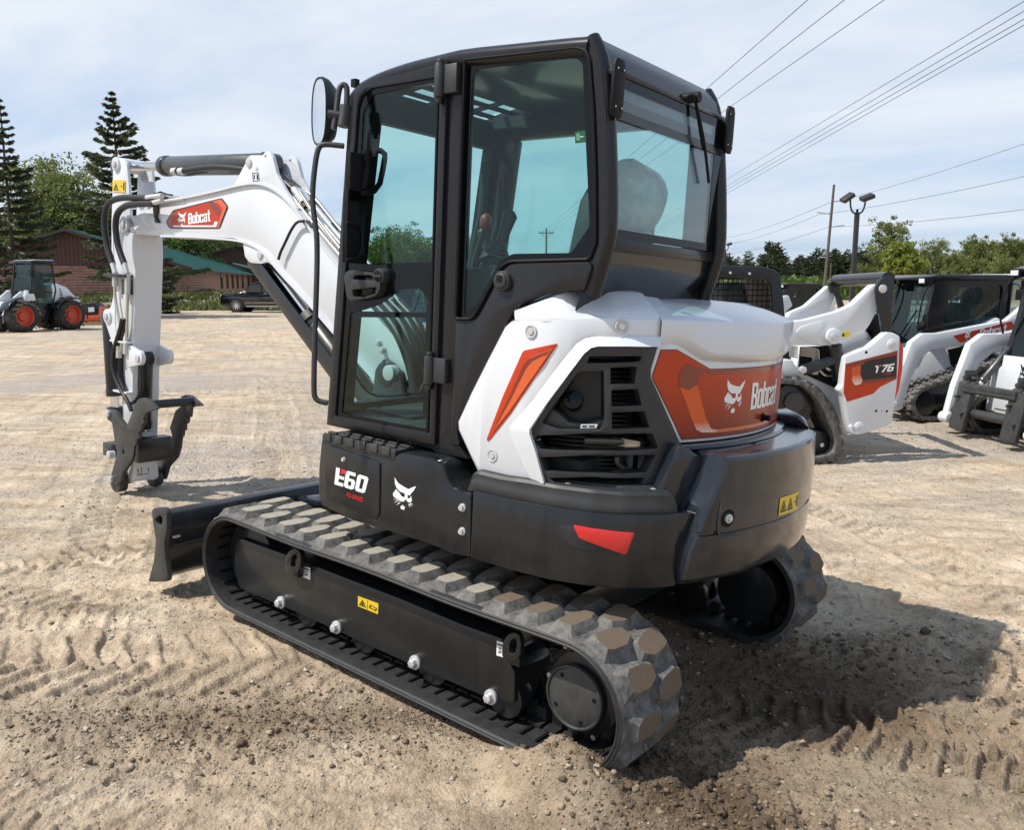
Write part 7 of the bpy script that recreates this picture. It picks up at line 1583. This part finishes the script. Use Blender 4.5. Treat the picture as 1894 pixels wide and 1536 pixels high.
def build_ground():
    fine = np.linspace(-.80, .80, 1000); co = np.concatenate([np.linspace(-math.pi, -.80, 70)[:-1], fine, np.linspace(.80, math.pi, 70)[1:-1]])
    rad = np.concatenate([[.02, .3, .7, 1.1], np.geomspace(1.5, 9, 700), np.geomspace(9, 45, 190)[1:], np.geomspace(45, 1500, 34)[1:]])
    A, Rr = np.meshgrid(view_a+co, rad); x = GC.x+np.cos(A)*Rr; y = GC.y+np.sin(A)*Rr; n, m = x.shape
    h, damp_shade, grav, rough, pr = ground_h(x.ravel(), y.ravel(), True)
    v = np.stack([x.ravel(), y.ravel(), h], 1); i = np.arange(n*m).reshape(n, m); j = np.roll(i, -1, 1)
    f = np.stack([i[:-1], j[:-1], j[1:], i[1:]], -1).reshape(-1, 4)[:, ::-1]
    o = npobj('ground', v, f, M_SAND, None, True)
    for nm, a in (('damp_shade', damp_shade), ('gravel', grav)):
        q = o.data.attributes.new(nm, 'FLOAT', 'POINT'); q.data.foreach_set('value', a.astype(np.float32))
    tag(o, None, None, kind='structure'); return o
def sandmat():
    m = bpy.data.materials.new('sand_and_gravel'); m.use_nodes = True; nt = m.node_tree; N = nt.nodes; L = nt.links; p = N['Principled BSDF']; p.inputs['Roughness'].default_value = .95; p.inputs['Specular IOR Level'].default_value = .2
    tc = N.new('ShaderNodeTexCoord')
    def noise(s, d=6, r=.6): n = N.new('ShaderNodeTexNoise'); n.inputs['Scale'].default_value = s; n.inputs['Detail'].default_value = d; n.inputs['Roughness'].default_value = r; L.new(tc.outputs['Object'], n.inputs['Vector']); return n
    def ramp(i, stops):
        r = N.new('ShaderNodeValToRGB'); e = r.color_ramp.elements
        while len(e) < len(stops): e.new(.5)
        for q, (a, c) in zip(e, stops): q.position = a; q.color = (*c, 1)
        L.new(i, r.inputs[0]); return r.outputs[0]
    def mix(f, a, b, mode='MIX'):
        x = N.new('ShaderNodeMix'); x.data_type = 'RGBA'; x.blend_type = mode
        for s, v in ((x.inputs[0], f), (x.inputs[6], a), (x.inputs[7], b)):
            if isinstance(v, (int, float)): s.default_value = v
            elif isinstance(v, tuple): s.default_value = (*v, 1)
            else: L.new(v, s)
        return x.outputs[2]
    sand = ramp(noise(1.3, 8, .65).outputs[0], [(.28, (.40,.31,.21)), (.5, (.52,.415,.30)), (.72, (.61,.515,.39))])
    grain = ramp(noise(210, 3, .7).outputs[0], [(.30, (.42,.40,.38)), (.46, (1,1,1)), (.70, (1.22,1.2,1.16))]); sand = mix(.75, sand, grain, 'MULTIPLY')
    for ang, sx_, sy_, lo_ in ((view_a+1.35, .5, 5.5, .70), (view_a+1.9, .35, 3.2, .76), (view_a+.3, .6, 7., .80)):
        mp2 = N.new('ShaderNodeMapping'); mp2.inputs['Rotation'].default_value = (0, 0, -ang); L.new(tc.outputs['Object'], mp2.inputs[0]); mp3 = N.new('ShaderNodeMapping'); mp3.inputs['Scale'].default_value = (sx_, sy_, 1); L.new(mp2.outputs[0], mp3.inputs[0])
        n2 = N.new('ShaderNodeTexNoise'); n2.inputs['Scale'].default_value = 1; n2.inputs['Detail'].default_value = 7; n2.inputs['Roughness'].default_value = .68; L.new(mp3.outputs[0], n2.inputs['Vector'])
        sand = mix(1., sand, ramp(n2.outputs[0], [(.36, (lo_, lo_*.985, lo_*.97)), (.52, (1,1,1)), (.70, (1.10,1.10,1.10))]), 'MULTIPLY')
    sand = mix(.8, sand, ramp(noise(28, 5, .75).outputs[0], [(.34, (.62,.60,.58)), (.48, (1,1,1)), (.68, (1.12,1.11,1.10))]), 'MULTIPLY')
    vo = N.new('ShaderNodeTexVoronoi'); vo.inputs['Scale'].default_value = 85; L.new(tc.outputs['Object'], vo.inputs['Vector'])
    peb = ramp(vo.outputs['Color'], [(.0, (.16,.14,.125)), (.45, (.29,.262,.228)), (.8, (.43,.395,.35)), (1, (.56,.53,.50))])
    ga = N.new('ShaderNodeAttribute'); ga.attribute_name = 'gravel'; da = N.new('ShaderNodeAttribute'); da.attribute_name = 'damp_shade'
    gm = N.new('ShaderNodeMath'); gm.operation = 'MULTIPLY'; gm.inputs[1].default_value = .80; L.new(ga.outputs['Fac'], gm.inputs[0])
    c = mix(gm.outputs[0], sand, peb)
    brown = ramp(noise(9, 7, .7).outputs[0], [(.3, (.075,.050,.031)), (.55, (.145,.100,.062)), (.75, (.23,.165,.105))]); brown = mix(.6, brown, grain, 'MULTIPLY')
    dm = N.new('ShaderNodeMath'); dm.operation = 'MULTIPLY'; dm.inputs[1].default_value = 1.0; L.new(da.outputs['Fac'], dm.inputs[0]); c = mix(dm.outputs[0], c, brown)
    L.new(c, p.inputs['Base Color'])
    b1 = N.new('ShaderNodeBump'); b1.inputs['Strength'].default_value = .9; b1.inputs['Distance'].default_value = .008; L.new(noise(95, 6, .75).outputs[0], b1.inputs['Height'])
    b2 = N.new('ShaderNodeBump'); b2.inputs['Strength'].default_value = .6; b2.inputs['Distance'].default_value = .006; L.new(vo.outputs['Distance'], b2.inputs['Height']); L.new(b1.outputs[0], b2.inputs['Normal']); L.new(b2.outputs[0], p.inputs['Normal']); return m
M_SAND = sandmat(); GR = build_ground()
# loose stones and crumbs, uncountable: one object
def stones(name, n, smin, smax, pw_, dens, label, seed, oct_=True, rmax=13.):
    rs = np.random.default_rng(seed); a = view_a+rs.uniform(-.70, .70, n*3); r = 1.7+rmax*rs.random(n*3)**1.8; x = GC.x+np.cos(a)*r; y = GC.y+np.sin(a)*r
    _, damp_shade, grav, rough, _p = ground_h(x, y, True); berm = np.exp(-(seg(x, y, (1.35,2.3), (-.2,1.04))/.14)**2)
    pk = dens(grav, rough, berm); ok = rs.random(n*3) < pk; x, y, r, damp_shade = x[ok][:n], y[ok][:n], r[ok][:n], damp_shade[ok][:n]; k = len(x)
    s = smin+(smax-smin)*rs.random(k)**pw_; s *= (1+.07*np.maximum(0, r-3)); z = ground_h(x, y)
    if oct_: bv = np.array([(1,0,0),(-1,0,0),(0,1,0),(0,-1,0),(0,0,1),(0,0,-1)], float); bf = np.array([(0,2,4),(2,1,4),(1,3,4),(3,0,4),(2,0,5),(1,2,5),(3,1,5),(0,3,5)])
    else:
        ico = NB(); bmesh.ops.create_icosphere(ico, subdivisions=2, radius=1); bv = np.array([v.co[:] for v in ico.verts]); bf = np.array([[v.index for v in f.verts] for f in ico.faces]); ico.free()
    nv = len(bv); th = rs.random(k)*6.28; V_ = bv[None]*(1+.22*rs.normal(size=(k, nv, 1)))*s[:,None,None]*np.stack([rs.uniform(.7, 1.3, k), rs.uniform(.7, 1.3, k), rs.uniform(.45, .9, k)], 1)[:,None]
    c_, s_ = np.cos(th)[:,None], np.sin(th)[:,None]; V_ = np.stack([V_[...,0]*c_-V_[...,1]*s_, V_[...,0]*s_+V_[...,1]*c_, V_[...,2]], -1)+np.stack([x, y, z+s*.2], 1)[:,None]
    F_ = bf[None]+(np.arange(k)*nv)[:,None,None]; o = npobj(name, V_.reshape(-1,3), F_.reshape(-1,3), M_STONE, None, name == 'pebbles')
    q = o.data.attributes.new('tone', 'FLOAT', 'FACE'); q.data.foreach_set('value', np.repeat(np.clip(rs.random(k)**1.3*.85+.18-.75*damp_shade-(.45 if smax > .02 else 0), 0, 1), len(bf)).astype(np.float32)); tag(o, label, name.split('_')[-1], kind='stuff')
def gravel():
    stones('loose_gravel', 90000, .0024, .0068, 2.4, lambda g, ro, be: (.06+.75*g+.55*ro+.8*be)/1.3, 'fine loose gravel scattered over the sandy lot', 5)
    stones('pebbles', 1500, .005, .011, 3.5, lambda g, ro, be: (.12+.5*g+.5*ro+1.0*be)/1.6, 'rounded pebbles lying on the sandy lot', 6, False, 9.)
    stones('soil_crumbs', 9000, .003, .013, 3.2, lambda g, ro, be: np.clip(ro*1.2-.15, 0, 1), 'crumbs of dug soil around the tracks of the excavator', 7, False, 5.)
    stones('soil_clods', 600, .010, .024, 2.2, lambda g, ro, be: np.clip(ro*1.6-.9, 0, 1), 'larger clods of dug soil behind the near track', 8, False, 4.)
def stonemat():
    m = bpy.data.materials.new('loose_stone'); m.use_nodes = True; N = m.node_tree.nodes; L = m.node_tree.links; p = N['Principled BSDF']; p.inputs['Roughness'].default_value = .9
    a = N.new('ShaderNodeAttribute'); a.attribute_name = 'tone'; r = N.new('ShaderNodeValToRGB'); e = r.color_ramp.elements; e[0].color = (.10,.068,.042,1); e[1].color = (.50,.46,.41,1); q = e.new(.45); q.color = (.34,.265,.185,1); L.new(a.outputs['Fac'], r.inputs[0]); L.new(r.outputs[0], p.inputs['Base Color']); return m
M_STONE = stonemat(); gravel()
# grass bank between the lot and the log building
def bank():
    px = np.linspace(-120, 640, 150); dp = np.linspace(57, 74, 34); P_, D_ = np.meshgrid(px, dp); f_ = np.array(V((_w.f.x,_w.f.y,0)).normalized()); r_ = np.array(_w.r)
    x = WE.c.x+f_[0]*D_+r_[0]*(P_-947)/1538*D_; y = WE.c.y+f_[1]*D_+r_[1]*(P_-947)/1538*D_; h = .95*sst(57.5, 66, D_+1.5*fbm(x, y, .2, 3, 81)*4)+.5*fbm(x, y, .35, 4, 82)*sst(57.5, 62, D_)+.02
    n, m = x.shape; i = np.arange(n*m).reshape(n, m); f = np.stack([i[:-1,:-1], i[:-1,1:], i[1:,1:], i[1:,:-1]], -1).reshape(-1, 4)
    mt = mat('bank_soil', (.20,.17,.12), .95, var=.4, vscale=.5); o = npobj('grass_bank', np.stack([x.ravel(), y.ravel(), h.ravel()], 1), f, mt, None, True); tag(o, None, None, kind='structure')
    k = 17000; q = rng.integers(0, n*m, k); gx = x.ravel()[q]+rng.normal(size=k)*.3; gy = y.ravel()[q]+rng.normal(size=k)*.3; gz = h.ravel()[q]; keep = (fbm(gx, gy, .25, 3, 83) > -.06); c = np.stack([gx, gy, gz+.10], 1)[keep]; d = rng.normal(size=(len(c),3))*.5; d[:,2] = 1
    g = leaves(c, .14+.12*rng.random(len(c)), np.clip(.15+.9*fbm(c[:,0], c[:,1], .4, 3, 84)+.3*rng.random(len(c)), 0, 1), leafmat('dry_grass', (.12,.12,.05), (.20,.24,.07), .3), 'bank_grass', None, 1.2, d); tag(g, 'rough green grass on the bank below the log building', 'grass', kind='stuff')
bank()
# ================================================================= camera, sun, sky
cd = bpy.data.cameras.new('camera'); cam = bpy.data.objects.new('camera', cd); COL.objects.link(cam)
cd.sensor_fit = 'HORIZONTAL'; cd.sensor_width = 36; cd.lens = 36*FL/IW; cd.clip_start = .05; cd.clip_end = 6000
Mc = Matrix((WE.r, WE.u, -WE.f)).transposed().to_4x4(); Mc.translation = WE.c; cam.matrix_world = Mc
SC.camera = cam
SUN = V((1.1, 1.37, 2.55)).normalized()
sl = bpy.data.lights.new('sun', 'SUN'); sl.energy = 4.7; sl.angle = R(.5); sl.color = (1, .95, .87); so = bpy.data.objects.new('sun', sl); COL.objects.link(so)
so.rotation_euler = SUN.to_track_quat('Z', 'Y').to_euler()
w = bpy.data.worlds.new('World'); SC.world = w; w.use_nodes = True; nt = w.node_tree; N = nt.nodes; L = nt.links
bg = N['Background']; sk_ = N.new('ShaderNodeTexSky'); sk_.sky_type = 'NISHITA'; sk_.sun_disc = False
sk_.sun_elevation = math.asin(SUN.z); sk_.sun_rotation = math.atan2(SUN.x, SUN.y); sk_.air_density = 1.0; sk_.dust_density = 1.0; sk_.ozone_density = 1.2
bg.inputs[1].default_value = .12
# thin cloud: streaks and veils laid out on a high flat layer, so they bunch up towards the horizon
tc = N.new('ShaderNodeTexCoord'); sp = N.new('ShaderNodeSeparateXYZ'); L.new(tc.outputs['Generated'], sp.inputs[0])
zm = N.new('ShaderNodeMath'); zm.operation = 'MAXIMUM'; zm.inputs[1].default_value = 0.0; L.new(sp.outputs[2], zm.inputs[0])
za = N.new('ShaderNodeMath'); za.operation = 'ADD'; za.inputs[1].default_value = .13; L.new(zm.outputs[0], za.inputs[0])
dv = N.new('ShaderNodeVectorMath'); dv.operation = 'DIVIDE'; cb = N.new('ShaderNodeCombineXYZ')
for i in range(3): L.new(za.outputs[0], cb.inputs[i])
L.new(tc.outputs['Generated'], dv.inputs[0]); L.new(cb.outputs[0], dv.inputs[1])
mp_ = N.new('ShaderNodeMapping'); mp_.inputs['Rotation'].default_value = (0, 0, R(38)); mp_.inputs['Scale'].default_value = (.55, 1.0, 0); L.new(dv.outputs[0], mp_.inputs[0])
n1 = N.new('ShaderNodeTexNoise'); n1.inputs['Scale'].default_value = 1.1; n1.inputs['Detail'].default_value = 9; n1.inputs['Roughness'].default_value = .58; n1.inputs['Distortion'].default_value = .5; L.new(mp_.outputs[0], n1.inputs[0])
r1 = N.new('ShaderNodeValToRGB'); r1.color_ramp.elements[0].position = .36; r1.color_ramp.elements[1].position = .74; L.new(n1.outputs[0], r1.inputs[0])
hz = N.new('ShaderNodeMapRange'); hz.inputs[1].default_value = 0; hz.inputs[2].default_value = .42; hz.inputs[3].default_value = .15; hz.inputs[4].default_value = .95; L.new(zm.outputs[0], hz.inputs[0])
cov = N.new('ShaderNodeMath'); cov.operation = 'MULTIPLY_ADD'; cov.inputs[1].default_value = .75; cov.use_clamp = True
L.new(r1.outputs[0], cov.inputs[0])
fd = N.new('ShaderNodeMapRange'); fd.inputs[1].default_value = .30; fd.inputs[2].default_value = .62; fd.inputs[3].default_value = 1; fd.inputs[4].default_value = .12; L.new(zm.outputs[0], fd.inputs[0]); cm = N.new('ShaderNodeMath'); cm.operation = 'MULTIPLY'; L.new(cov.outputs[0], cm.inputs[0]); L.new(fd.outputs[0], cm.inputs[1])
hz2 = N.new('ShaderNodeMath'); hz2.operation = 'MULTIPLY'; hz2.inputs[1].default_value = .8; L.new(hz.outputs[0], hz2.inputs[0]); L.new(hz2.outputs[0], cov.inputs[2])
mx = N.new('ShaderNodeMix'); mx.data_type = 'RGBA'; L.new(cm.outputs[0], mx.inputs[0]); sb_ = N.new('ShaderNodeMix'); sb_.data_type = 'RGBA'; sb_.inputs[0].default_value = .55; L.new(sk_.outputs[0], sb_.inputs[6]); sb_.inputs[7].default_value = (3.0, 4.5, 6.9, 1); L.new(sb_.outputs[2], mx.inputs[6]); mx.inputs[7].default_value = (6.0, 6.45, 7.1, 1)
L.new(mx.outputs[2], bg.inputs[0])
SC.view_settings.view_transform = 'Standard'; SC.view_settings.look = 'None'; SC.view_settings.gamma = 1; SC.view_settings.exposure = .18
SC.render.engine = 'CYCLES'; SC.cycles.max_bounces = 12; SC.cycles.transparent_max_bounces = 24; SC.cycles.caustics_reflective = False; SC.cycles.caustics_refractive = False
SC.cycles.use_denoising = True
